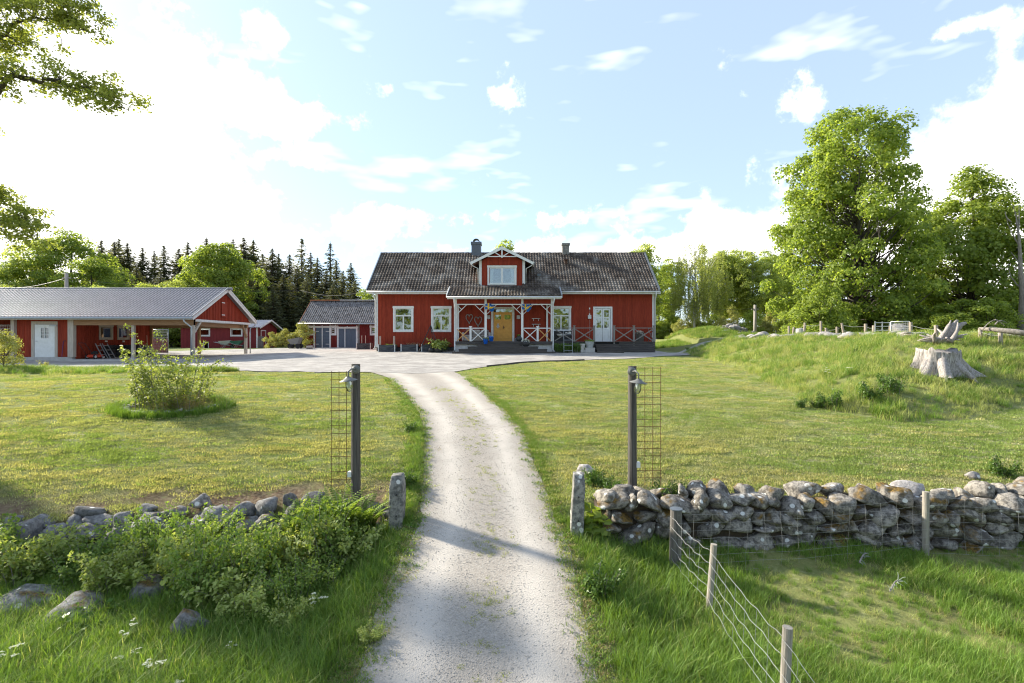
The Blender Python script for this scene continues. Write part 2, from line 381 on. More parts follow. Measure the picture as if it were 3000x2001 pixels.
def groundmat():
    m = bpy.data.materials.new('grass_ground'); m.use_nodes = True; nt = m.node_tree; N = nt.nodes.new; L = nt.links.new
    b = nt.nodes['Principled BSDF']; b.inputs['Roughness'].default_value = .95; b.inputs['Specular IOR Level'].default_value = .1
    at = N('ShaderNodeAttribute'); at.attribute_name = 'zone'; sp = N('ShaderNodeSeparateColor'); L(at.outputs['Color'], sp.inputs[0])
    tc = N('ShaderNodeTexCoord')
    def nz(sc, det=5, st=None):
        n = N('ShaderNodeTexNoise'); n.inputs['Scale'].default_value = sc; n.inputs['Detail'].default_value = det; n.inputs['Roughness'].default_value = .68
        if st:
            mp = N('ShaderNodeMapping'); mp.inputs['Scale'].default_value = st; L(tc.outputs['Object'], mp.inputs[0]); L(mp.outputs[0], n.inputs['Vector'])
        else: L(tc.outputs['Object'], n.inputs['Vector'])
        return n.outputs['Fac']
    def mixc(f, a, c):
        x = N('ShaderNodeMix'); x.data_type = 'RGBA'
        if isinstance(f, float): x.inputs['Factor'].default_value = f
        else: L(f, x.inputs['Factor'])
        for s_, v in (('A', a), ('B', c)):
            if isinstance(v, tuple): x.inputs[s_].default_value = (*v, 1)
            else: L(v, x.inputs[s_])
        return x.outputs['Result']
    def rmp(v, a, c):
        r = N('ShaderNodeMapRange'); r.inputs['From Min'].default_value = a; r.inputs['From Max'].default_value = c; L(v, r.inputs['Value']); return r.outputs[0]
    def mul(a, c):
        n = N('ShaderNodeMath'); n.operation = 'MULTIPLY'; L(a, n.inputs[0]); L(c, n.inputs[1]); return n.outputs[0]
    fine = nz(9, 7, (1, 2.2, 1)); mid = nz(.7, 4, (1, 2.5, 1)); vf = nz(38, 4, (1, 1.6, 1))
    grass = mixc(rmp(fine, .35, .68), (.125, .155, .042), (.255, .27, .095))
    grass = mixc(rmp(vf, .52, .72), grass, (.09, .12, .02))
    grass = mixc(rmp(mid, .35, .7), grass, mixc(rmp(vf, .4, .6), (.21, .235, .075), (.135, .17, .042)))
    dryf = mul(sp.outputs[1], rmp(fine, .42, .60))
    grass = mixc(dryf, grass, (.43, .41, .23))
    soil = mixc(rmp(nz(14, 6), .4, .62), (.12, .075, .045), (.24, .18, .11))
    col = mixc(mul(sp.outputs[0], rmp(nz(5, 5), .25, .45)), grass, soil)
    col = mixc(mul(sp.outputs[2], rmp(nz(6, 5), .2, .5)), col, mixc(fine, (.11, .145, .03), (.24, .235, .095)))
    L(col, b.inputs['Base Color'])
    bp = N('ShaderNodeBump'); bp.inputs['Strength'].default_value = .8; bp.inputs['Distance'].default_value = .04
    L(nz(26, 7), bp.inputs['Height']); L(bp.outputs[0], b.inputs['Normal'])
    return m
gme = npmesh('ground', gV, gF, groundmat(), True)
ca = gme.color_attributes.new('zone', 'FLOAT_COLOR', 'POINT')
zr, zg, zb = zones(gV[:, 0], gV[:, 1])
ca.data.foreach_set('color', np.stack([zr, zg, zb, np.ones_like(zr)], 1).astype(np.float32).ravel())
g_o = link('ground', gme); tag(g_o, 'rolling ground of mown lawn, field and yard edges', kind='structure')

def gravelmat(name, base, dark, light, track):
    m = bpy.data.materials.new(name); m.use_nodes = True; nt = m.node_tree; N = nt.nodes.new; L = nt.links.new
    b = nt.nodes['Principled BSDF']; b.inputs['Roughness'].default_value = .92; b.inputs['Specular IOR Level'].default_value = .15
    tc = N('ShaderNodeTexCoord')
    vo = N('ShaderNodeTexVoronoi'); vo.inputs['Scale'].default_value = 48; L(tc.outputs['Object'], vo.inputs['Vector'])
    vo2 = N('ShaderNodeTexVoronoi'); vo2.inputs['Scale'].default_value = 85; L(tc.outputs['Object'], vo2.inputs['Vector'])
    nz = N('ShaderNodeTexNoise'); nz.inputs['Scale'].default_value = 1.1; nz.inputs['Detail'].default_value = 8; nz.inputs['Roughness'].default_value = .7; L(tc.outputs['Object'], nz.inputs['Vector'])
    def rmp(v, a, c, lo=0., hi=1.):
        r = N('ShaderNodeMapRange'); r.inputs['From Min'].default_value = a; r.inputs['From Max'].default_value = c; r.inputs['To Min'].default_value = lo; r.inputs['To Max'].default_value = hi; L(v, r.inputs['Value']); return r.outputs[0]
    def mixc(f, a, c):
        x = N('ShaderNodeMix'); x.data_type = 'RGBA'; L(f, x.inputs['Factor'])
        for s_, v in (('A', a), ('B', c)):
            if isinstance(v, tuple): x.inputs[s_].default_value = (*v, 1)
            else: L(v, x.inputs[s_])
        return x.outputs['Result']
    col = mixc(rmp(vo.outputs['Color'], .1, .9), dark, light)
    col = mixc(rmp(vo2.outputs['Color'], .2, .8), col, base)
    pale = tuple(min(1, x*1.18) for x in light)
    nf = rmp(nz.outputs['Fac'], .42, .62)
    if track:                    # packed wheel tracks and a loose, weedy middle
        at = N('ShaderNodeAttribute'); at.attribute_name = 'track'
        ad = N('ShaderNodeMath'); ad.operation = 'MULTIPLY'; L(at.outputs['Fac'], ad.inputs[0]); L(rmp(nz.outputs['Fac'], .22, .5), ad.inputs[1]); nf = ad.outputs[0]
    col = mixc(nf, col, pale)
    L(col, b.inputs['Base Color'])
    bp = N('ShaderNodeBump'); bp.inputs['Strength'].default_value = .45; bp.inputs['Distance'].default_value = .012
    L(vo.outputs['Distance'], bp.inputs['Height']); L(bp.outputs[0], b.inputs['Normal'])
    return m
def sheet(name, rows, mat_, off, label, track=False):
    # rows: list of (list of x, list of y)
    V = []; Fq = []; T = []; n = len(rows[0][0])
    for xs, ys in rows: V.append(np.stack([xs, ys, ground(np.array(xs), np.array(ys))+off], 1)); T.append(np.linspace(-1, 1, n))
    V = np.concatenate(V); T = np.concatenate(T); m = len(rows)
    i = (np.arange(m-1)[:, None]*n+np.arange(n-1)[None, :]).ravel()
    me = npmesh(name, V, np.stack([i, i+1, i+n+1, i+n], 1), mat_, True)
    if track:
        t = np.clip(np.exp(-((np.abs(T)-.52)/.22)**2), 0, 1).astype(np.float32)
        a = me.attributes.new('track', 'FLOAT', 'POINT'); a.data.foreach_set('value', t)
    return tag(link(name, me), label, kind='structure')
rows = []
for D in np.arange(.5, 23.2, .1):
    l = np.interp(D, CY, CL)+.09*vnoise(0, D, .9, 3)+.025*vnoise(0, D, 5, 4); r = np.interp(D, CY, CR)+.09*vnoise(5, D, .8, 5)+.025*vnoise(3, D, 6, 4)
    xs = np.linspace(l, r, 26); rows.append((xs, np.full(26, D)))
sheet('driveway', rows, gravelmat('driveway_gravel', (.325,.288,.24), (.22,.195,.163), (.415,.375,.32), True), .022, 'pale gravel driveway curving up to the farmhouse', True)
YX = [-60, -24, -20, -12, -8, -6.2, -4.2, -2.4, -1.6, 0, 2, 4.3, 8.1, 10.6]
YF = [25.5, 24.6, 23.6, 22.3, 21.9, 21.6, 21.3, 22.2, 24.0, 25.9, 27.4, 28.7, 30.6, 32]
rows = []
for x in np.concatenate([np.arange(-60, -26, .8), np.arange(-26, 10.61, .2)]):
    f = np.interp(x, YX, YF)+.12*vnoise(x, 0, 1.6, 3)+.06*vnoise(x, 0, 5, 4); bk = np.interp(x, [-60, -27, -19, -17, 10.6], [41.5, 41.5, 47.0, 58, 46])
    k = np.linspace(0, 1, 70)**1.4; rows.append((np.full(70, x), f+(bk-f)*k))
YARDM = gravelmat('yard_gravel', (.285,.262,.235), (.19,.175,.157), (.35,.325,.29), False)
sheet('gravel_yard', rows, YARDM, .03, 'grey gravel yard between the farmhouse and the carport')
pc = [(10.2, 33.3), (13, 34.2), (17, 37.0), (21, 41.5), (25, 48), (28, 56), (30, 70)]
rows = []
for t in np.linspace(0, len(pc)-1.001, 90):
    i = int(t); a = Vector(pc[i]).lerp(Vector(pc[i+1]), t-i); d = (Vector(pc[i+1])-Vector(pc[i])).normalized(); nrm = Vector((-d.y, d.x))
    w = 1.25+.1*math.sin(t*7); k = np.linspace(w, -w, 12); rows.append((a.x+nrm.x*k, a.y+nrm.y*k))
sheet('path', rows, YARDM, .036, 'gravel track leading past the deck end of the farmhouse')

# ------------------------------------------------------------------ scatter (instances through geometry nodes)
def tuft(name, n, rad, h0, h1, w, mat_, bend=.5, seg=3, seed=0):
    r = np.random.default_rng(seed); V = []; Fq = []
    for i in range(n):
        a = r.uniform(0, 2*math.pi); d = rad*math.sqrt(r.uniform()); x, y = d*math.cos(a), d*math.sin(a)
        h = r.uniform(h0, h1); dir_ = r.uniform(0, 2*math.pi); lean = r.uniform(.1, 1)*bend*h; fx, fy = math.cos(dir_), math.sin(dir_)
        wa = dir_+math.pi/2+r.uniform(-.5, .5); wx, wy = math.cos(wa), math.sin(wa); ww = w*r.uniform(.6, 1.2); b = len(V)
        for s_ in range(seg+1):
            t = s_/seg; k = ww*(1-t**1.5)*.5; cx = x+fx*lean*t*t; cy = y+fy*lean*t*t; cz = h*(t-.28*bend*t*t)-.01
            if s_ < seg: V += [(cx-wx*k, cy-wy*k, cz), (cx+wx*k, cy+wy*k, cz)]
            else: V += [(cx, cy, cz), (cx, cy, cz)]
        for s_ in range(seg): Fq.append((b+2*s_, b+2*s_+1, b+2*s_+3, b+2*s_+2))
    V = np.array(V); Fq = np.array(Fq)
    # degenerate tip: collapse last quad into a thin one
    V[2*seg+1::2*(seg+1)] += (1e-4, 0, 0)
    return bpy.data.objects.new(name, npmesh(name, V, Fq, mat_))
def scatter(name, protos, pts, scl, label, rz=None, tilt=.0, zoff=0.0, idx=None, kind='stuff'):
    pts = np.asarray(pts, float); n = len(pts)
    c = bpy.data.collections.new(name+'_source')
    for p_ in protos: c.objects.link(p_)
    me = bpy.data.meshes.new(name); me.vertices.add(n); me.vertices.foreach_set('co', pts.astype(np.float32).ravel())
    rot = np.stack([rng.normal(0, tilt, n), rng.normal(0, tilt, n), rng.uniform(0, 6.283, n) if rz is None else rz], 1).astype(np.float32)
    a = me.attributes.new('rot', 'FLOAT_VECTOR', 'POINT'); a.data.foreach_set('vector', rot.ravel())
    a = me.attributes.new('scl', 'FLOAT_VECTOR', 'POINT'); s3 = np.asarray(scl, float); s3 = np.repeat(s3[:, None], 3, 1) if s3.ndim == 1 else s3
    a.data.foreach_set('vector', s3.astype(np.float32).ravel())
    a = me.attributes.new('pick', 'INT', 'POINT'); a.data.foreach_set('value', (rng.integers(0, len(protos), n) if idx is None else idx).astype(np.int32))
    o = link(name, me); tag(o, label, kind=kind)
    ng = bpy.data.node_groups.new(name, 'GeometryNodeTree'); ng.interface.new_socket('Geometry', in_out='INPUT', socket_type='NodeSocketGeometry'); ng.interface.new_socket('Geometry', in_out='OUTPUT', socket_type='NodeSocketGeometry')
    N = ng.nodes.new; L = ng.links.new; gi = N('NodeGroupInput'); go = N('NodeGroupOutput'); ip = N('GeometryNodeInstanceOnPoints')
    ci = N('GeometryNodeCollectionInfo'); ci.inputs['Collection'].default_value = c; ci.inputs['Separate Children'].default_value = True; ci.inputs['Reset Children'].default_value = True
    def na(nm, t):
        q = N('GeometryNodeInputNamedAttribute'); q.data_type = t; q.inputs['Name'].default_value = nm; return q.outputs['Attribute']
    L(gi.outputs[0], ip.inputs['Points']); L(ci.outputs[0], ip.inputs['Instance']); ip.inputs['Pick Instance'].default_value = True
    L(na('pick', 'INT'), ip.inputs['Instance Index']); L(na('rot', 'FLOAT_VECTOR'), ip.inputs['Rotation']); L(na('scl', 'FLOAT_VECTOR'), ip.inputs['Scale'])
    L(ip.outputs[0], go.inputs[0]); md = o.modifiers.new('scatter', 'NODES'); md.node_group = ng
    return o
def on_ground(X, Y, dz=0.0): return np.stack([X, Y, ground(X, Y)+dz], 1)
def off_drive(X, Y, m=.0):
    cl = np.interp(Y, CY, CL); cr = np.interp(Y, CY, CR); return (X < cl-m) | (X > cr+m)
def in_view(X, Y, pad=1.0): return np.abs(X) < Y*1.02+pad
LAWNA = leafmat('lawn_blade', (.255,.295,.095), (.49,.49,.23), .42, .75, .22, .1)
LAWND = leafmat('hay_blade', (.47,.44,.25), (.34,.34,.15), .3, .8, .15, .1)
LONGA = leafmat('long_grass_blade', (.10,.20,.028), (.24,.35,.065), .42, .5, .2, .25)
LONGB = leafmat('pale_long_grass_blade', (.27,.33,.095), (.50,.51,.22), .48, .6, .2, .2)
STRAW = leafmat('straw_blade', (.42,.34,.18), (.28,.23,.11), .3, .8, .2, .1)
def add_grass():
    # mown lawn
    LY = leafmat('yellow_lawn_blade', (.33,.33,.115), (.56,.52,.26), .4, .75, .2, .1); LG = leafmat('green_lawn_blade', (.17,.25,.06), (.34,.41,.14), .42, .75, .2, .1)
    protos = [tuft('lawn_tuft', 130, .24, .025, .06, .011, (LAWNA, LY, LG)[k], .9, 2, k) for k in range(3)]+[tuft('hay_tuft', 90, .24, .012, .035, .011, LAWND, 1.6, 2, 9)]
    n = 44000; Y = 9.0+rng.uniform(0, 1, n)**1.45*22; X = rng.uniform(-1, 1, n)*(Y*1.3+3)
    k = off_drive(X, Y, .12) & (Y > wallY(X)+.35) & ~inside(X, Y, FOOTP) & (Y < np.interp(X, YX, YF)-.1)
    X, Y = X[k], Y[k]; _, dr, _ = zones(X, Y); d_, _, _ = zones(X, Y)
    keep = rng.uniform(0, 1, len(X)) > d_*1.1; X, Y, dr = X[keep], Y[keep], dr[keep]
    pat = .7*vnoise(X*.5, Y*2.1, .9, 14)+.5*vnoise(X, Y, .45, 15)+rng.normal(0, .35, len(X))
    idx = np.where(rng.uniform(0, 1, len(X)) < .08+.7*dr, 3, np.where(pat > .45, 1, np.where(pat < -.4, 2, 0)))
    scatter('lawn_grass', protos, on_ground(X, Y), rng.uniform(.8, 1.35, len(X)), 'short mown grass of the lawn beside the driveway', idx=idx, tilt=.05)
    # long field grass in the foreground
    lp = [tuft('long_tuft', 60, .20, .18, .42, .012, LONGA, .8, 4, 20+k) for k in range(3)]+[tuft('pale_tuft', 40, .22, .18, .40, .010, LONGB, 1.0, 4, 30), tuft('straw_tuft', 34, .28, .06, .22, .007, STRAW, 1.8, 4, 31)]
    n = 12500; Y = rng.uniform(4.2, 9.6, n); X = rng.uniform(-1, 1, n)*(Y*1.25+2)
    k = off_drive(X, Y, .16) & (Y < wallY(X)-.10); X, Y = X[k], Y[k]
    q = vnoise(X, Y, .9, 21); rr = rng.uniform(0, 1, len(X))
    grazed = sm(3.2, 4.6, X)*sm(-.25, .35, q+.3*(Y > 8.2)) ; edge = 1-sm(.15, .6, np.minimum(np.abs(X-np.interp(Y, CY, CL)), np.abs(X-np.interp(Y, CY, CR))))
    s_ = rng.uniform(.7, 1.25, len(X))*(1-.55*grazed)*(1-.55*edge)*np.where(X > 3.0, .62, 1.0)
    idx = np.where(rr < .10+.35*grazed+.1*edge, 4, np.where(rr < .26+.4*grazed, 3, rng.integers(0, 3, len(X))))
    scatter('field_grass', lp, on_ground(X, Y), s_, 'long green field grass below the stone walls', idx=idx, tilt=.12)
    # verge in front of and above the walls, gate, lawn island and along the drive
    n = 2600; Y = rng.uniform(9.2, 16, n); side = rng.integers(0, 2, n); e = np.abs(rng.normal(0, .17, n))+.06
    X = np.where(side == 0, np.interp(Y, CY, CL)-e, np.interp(Y, CY, CR)+e*.7)
    s_ = rng.uniform(.15, .4, n)*np.where((side == 0) & (Y < 13.6), 1.25, .75)
    scatter('verge_grass', lp, on_ground(X, Y), s_, 'tufty grass along both driveway verges', idx=rng.integers(0, 5, n)*(rng.uniform(0, 1, n) > .1), tilt=.15)
    fr = [tuft('fringe_tuft', 26, .09, .02, .07, .009, LONGB, 1.5, 2, 44), tuft('fringe_green', 26, .10, .03, .09, .010, LONGA, 1.2, 2, 45), tuft('fringe_straw', 26, .10, .015, .05, .008, STRAW, 1.8, 2, 46)]
    n = 3800; Y = 5+rng.uniform(0, 1, n)**1.3*15; side = rng.integers(0, 2, n); e = rng.normal(.02, .10, n)
    X = np.where(side == 0, np.interp(Y, CY, CL)-e, np.interp(Y, CY, CR)+e)
    scatter('verge_fringe', fr, on_ground(X, Y, .018), rng.uniform(.6, 1.4, n), 'thin weedy fringe where the gravel meets the grass', tilt=.15)
    # unmown mound
    n = 13000; X = rng.uniform(8.5, 26, n); Y = rng.uniform(13.2, 34, n); k = inside(X, Y, FOOTP) & in_view(X, Y, 4) & ((X-13.75)**2+(Y-16.9)**2 > .45) & ~(inside(X, Y, CRESTP) & (rng.uniform(0, 1, n) < .6)); X, Y = X[k], Y[k]
    rr = rng.uniform(0, 1, len(X)); idx = np.where(rr < .62, 3, np.where(rr < .72, 4, rng.integers(0, 3, len(X))))
    scatter('mound_grass', lp, on_ground(X, Y), rng.uniform(.55, 1.3, len(X))*(.8+.35*vnoise(X, Y, .8, 2)), 'unmown pale grass on the mound around the tree stump', idx=idx, tilt=.14)
    # rough strip left of the lawn and the bank behind the deck
    n = 1500; X = rng.uniform(-26, -12, n); Y = np.interp(X, YX, YF)-np.abs(rng.normal(0, .9, n))*sm(-11, -19, X)-.05
    n2 = 2600; X2 = rng.uniform(11, 24, n2); Y2 = rng.uniform(42, 50, n2)
    X = np.concatenate([X, X2]); Y = np.concatenate([Y, Y2])
    s_ = np.concatenate([rng.uniform(.5, 1.0, n), rng.uniform(.7, 1.3, n2)])
    scatter('rough_grass', lp, on_ground(X, Y), s_, 'rough grass at the yard edge and on the bank by the deck', idx=np.where(rng.uniform(0, 1, len(X)) < .45, 3, rng.integers(0, 3, len(X))), tilt=.14)
    # loose stones on the drive, weeds in its middle
    PEB = mat('loose_gravel', (.40,.365,.315), (.29,.265,.23), 30, .9, .2, island=.2)
    pp = []
    for q in range(3):
        bm = bmesh.new(); bmesh.ops.create_icosphere(bm, subdivisions=1, radius=1)
        for v in bm.verts: v.co *= 1+.25*mnoise.noise(v.co*1.7+Vector((q*9, 0, 0))); v.co.z *= .6
        me = bpy.data.meshes.new('pebble'); bm.to_mesh(me); bm.free(); me.materials.append(PEB); pp.append(bpy.data.objects.new('pebble', me))
    pp_ = [bpy.data.objects.new('edge_pebble', q.data) for q in pp]
    n = 9000; Y = 5+rng.uniform(0, 1, n)**1.8*10; u = rng.uniform(-1, 1, n); u = np.where(rng.uniform(0, 1, n) < .5, np.sign(u)*np.abs(u)**.35, u*.45)
    X = np.interp(Y, CY, CL)*(1-u)/2+np.interp(Y, CY, CR)*(1+u)/2
    scatter('loose_gravel', pp, on_ground(X, Y, .024), rng.uniform(.004, .010, n), 'loose stones lying on the driveway', tilt=.6)
    n = 7000; Y = 5+rng.uniform(0, 1, n)**1.6*9; side = rng.integers(0, 2, n); e = np.abs(rng.normal(0, .13, n))
    X = np.where(side == 0, np.interp(Y, CY, CL)-e+.05, np.interp(Y, CY, CR)+e-.05)
    scatter('strewn_gravel', pp_, on_ground(X, Y, .008), rng.uniform(.004, .011, n), 'gravel strewn over the driveway edges', tilt=.6)
    wp = [tuft('weed_tuft', 22, .05, .02, .06, .008, LONGB, 1.4, 2, 40+k) for k in range(2)]
    n = 900; Y = rng.uniform(5.2, 18, n); X = (np.interp(Y, CY, CL)+np.interp(Y, CY, CR))/2+rng.normal(.05, .2, n); k = vnoise(X*0, Y, 1.9, 4)+.4*rng.normal(0, 1, n) > -.05; X, Y = X[k], Y[k]
    scatter('driveway_weeds', wp, on_ground(X, Y, .02), rng.uniform(.5, 1.3, len(X)), 'sparse weeds along the middle of the driveway', tilt=.1)
# ------------------------------------------------------------------ building helpers
def wall_boxes(mb, x0, x1, z0, z1, y0, y1, ops):
    xs = sorted(set([x0, x1]+[v for o in ops for v in o[:2] if x0 < v < x1]))
    for a, b in zip(xs[:-1], xs[1:]):
        mid = (a+b)/2; cuts = sorted([(o[2], o[3]) for o in ops if o[0] < mid < o[1]]); z = z0
        for c0, c1 in cuts:
            if c0 > z: mb.box(a, b, y0, y1, z, c0)
            z = max(z, c1)
        if z1 > z: mb.box(a, b, y0, y1, z, z1)
def cladding(x0, x1, z0, top, y, ops, w=.135, gap=.012, t=.024, facing=-1, batten=True, axis='x', seed=1, bat=.018):
    """vertical boards on the plane y (axis x) or on the plane x=y (axis y)"""
    mb = MB(); r = random.Random(seed); x = x0; top = top if callable(top) else (lambda q, _t=top: _t)
    def put(a, b, q0, q1, d0, d1):
        if axis == 'x':
            za, zb = top(a), top(b)
            mb.prism([(a, d0, q0), (b, d0, q0), (b, d0, min(q1, zb)), (a, d0, min(q1, za))], (0, d1-d0, 0))
        else:
            za, zb = top(a), top(b)
            mb.prism([(d0, a, q0), (d0, b, q0), (d0, b, min(q1, zb)), (d0, a, min(q1, za))], (d1-d0, 0, 0))
    while x < x1-.02:
        ww = w*r.uniform(.85, 1.15); a, b = x, min(x+ww, x1); mid = (a+b)/2; tt = t+r.uniform(0, .008)
        cuts = sorted([(o[2], o[3]) for o in ops if o[0] < mid < o[1]]); z = z0; hi = max(top(a), top(b))
        segs = []
        for c0, c1 in cuts:
            if c0 > z: segs.append((z, c0))
            z = max(z, c1)
        if hi > z: segs.append((z, hi))
        for q0, q1 in segs:
            put(a, b-gap, q0, q1, y, y+facing*tt)
            if batten: put(b-gap/2-.018, b-gap/2+.018, q0, q1, y+facing*.004, y+facing*(tt+bat))
        x = b
    return mb
def tiles(x0, x1, e, rdg, rows, cols, lift=.035, wave=.03, jit=.004, n=5, seed=1, skip=None, rough=.25):
    """pantiles from eave line e=(y,z) to ridge line rdg=(y,z); every tile its own little shell"""
    r = random.Random(seed); mb = MB(); ey, ez = e; ry, rz = rdg; dy, dz = ry-ey, rz-ez; ln = math.hypot(dy, dz); ny, nz = -dz/ln, dy/ln
    if nz < 0: ny, nz = -ny, -nz
    w = (x1-x0)/cols; L = 1.0/rows
    prof = [(0, .0), (.22, .75), (.42, 1.0), (.62, .75), (.82, .05), (1.0, -.15)] if n == 5 else [(0, 0), (.5, 1), (1, 0)]
    for i in range(rows):
        t0, t1 = i*L-.012, (i+1)*L+.01
        for j in range(cols):
            xm = x0+(j+.5)*w
            if skip and skip(xm, (t0+t1)/2): continue
            dj = r.uniform(-jit, jit); tl = r.uniform(-jit, jit); b = len(mb.v); up = []; lo = []; lip = []
            for u, h in prof:
                xx = x0+(j+u)*w+dj; h0 = lift+wave*h+tl; h1 = .004+wave*h+dj
                lo.append((xx, ey+dy*t0+ny*h0, ez+dz*t0+nz*h0)); up.append((xx, ey+dy*t1+ny*h1, ez+dz*t1+nz*h1)); lip.append((xx, ey+dy*t0+ny*(h0-.045), ez+dz*t0+nz*(h0-.045)))
            m = len(prof); mb.v += lo+up+lip
            for k in range(m-1):
                mb.f.append((b+k, b+k+1, b+m+k+1, b+m+k)); mb.f.append((b+2*m+k, b+2*m+k+1, b+k+1, b+k))
    return mb
def frame(mb, x0, x1, z0, z1, w, y0, y1, sides='lrtb', wt=None):
    wt = wt or w
    if 'l' in sides: mb.box(x0, x0+w, y0, y1, z0, z1)
    if 'r' in sides: mb.box(x1-w, x1, y0, y1, z0, z1)
    if 't' in sides: mb.box(x0+w, x1-w, y0, y1, z1-wt, z1)
    if 'b' in sides: mb.box(x0+w, x1-w, y0, y1, z0, z0+wt)
    return mb
def window(parent, x0, x1, z0, z1, y, kind='cross', curtains=True, trim=.12, wm=None, blind=False, lamp=False, label=None):
    """trim is the part; sash, panes, curtains are its sub-parts. y = face of the wall boards (viewer at -y)"""
    wm = wm or WHITE
    mb = MB(); frame(mb, x0, x1, z0, z1, trim, y-.035, y+.01, 'lrb'); mb.box(x0-.03, x1+.03, y-.05, y+.01, z1-trim, z1); mb.box(x0-.02, x1+.02, y-.075, y-.03, z1, z1+.03)
    mb.box(x0+trim-.02, x1-trim+.02, y-.06, y-.03, z0+trim-.05, z0+trim-.015)
    w = mb.build('window', wm, parent, label=label)
    a0, a1, b0, b1 = x0+trim, x1-trim, z0+trim, z1-trim; s = MB(); frame(s, a0, a1, b0, b1, .055, y+.0, y+.06); panes = []
    if kind == 'cross':
        zt = b1-(b1-b0)*.34; xm = (a0+a1)/2; s.box(a0+.055, a1-.055, y-.012, y+.058, zt-.045, zt+.045); s.box(xm-.045, xm+.045, y-.006, y+.058, b0+.055, zt-.045)
        panes = [(a0+.055, a1-.055, zt+.045, b1-.055), (a0+.055, xm-.045, b0+.055, zt-.045), (xm+.045, a1-.055, b0+.055, zt-.045)]
    elif kind == 'double':
        xm = (a0+a1)/2; s.box(xm-.07, xm+.07, y-.012, y+.058, b0+.055, b1-.055); panes = [(a0+.055, xm-.07, b0+.055, b1-.055), (xm+.07, a1-.055, b0+.055, b1-.055)]
    elif kind == 'single': panes = [(a0+.055, a1-.055, b0+.055, b1-.055)]
    elif kind == 'three':
        h = (b1-b0-.11)/3
        for k in range(3): panes.append((a0+.055, a1-.055, b0+.055+k*h+.012*(k > 0), b0+.055+(k+1)*h-.012*(k < 2)))
        for k in (1, 2): s.box(a0+.055, a1-.055, y-.002, y+.056, b0+.055+k*h-.014, b0+.055+k*h+.014)
    s.build('sash', wm, w)
    for p_ in panes: MB().box(p_[0]-.004, p_[1]+.004, y+.03, y+.036, p_[2]-.004, p_[3]+.004).build('pane', GLASS, w)
    MB().add([(a0-.05, y+.75, b0-.05), (a1+.05, y+.75, b0-.05), (a1+.05, y+.75, b1+.05), (a0-.05, y+.75, b1+.05), (a0-.05, y+.09, b0-.05), (a1+.05, y+.09, b0-.05), (a1+.05, y+.09, b1+.05), (a0-.05, y+.09, b1+.05)],
             [(0, 1, 2, 3), (0, 4, 5, 1), (1, 5, 6, 2), (2, 6, 7, 3), (3, 7, 4, 0)]).build('unlit_room_box', DARKIN, w)  # near-black box in place of the shaded room behind the panes
    if curtains:
        for sgn, xa, xb in ((1, a0, a0+(a1-a0)*.19), (-1, a1-(a1-a0)*.19, a1)):
            c = MB(); n = 14
            for k in range(n+1):
                u = k/n; xx = xa+(xb-xa)*u; yy = y+.13+.02*math.sin(u*19)
                zb_ = b0+.05; xr = xx if sgn > 0 else xx
                c.v += [(xr, yy, b1), ((xa if sgn > 0 else xb)+(xr-(xa if sgn > 0 else xb))*.7, yy, zb_)]
            c.f += [(2*k, 2*k+2, 2*k+3, 2*k+1) for k in range(n)]; c.build('curtain', CURT, w, smooth=True)
    if blind: MB().box(a0+.03, a1-.03, y+.09, y+.10, b1-.32, b1).build('blind', CURT, w)
    return w
def pipe(parent, pts, r=.045, name='downpipe', m=None):
    mb = MB(); mb.tube(pts, r, 10); return mb.build(name, m or GUTT, parent, smooth=True)

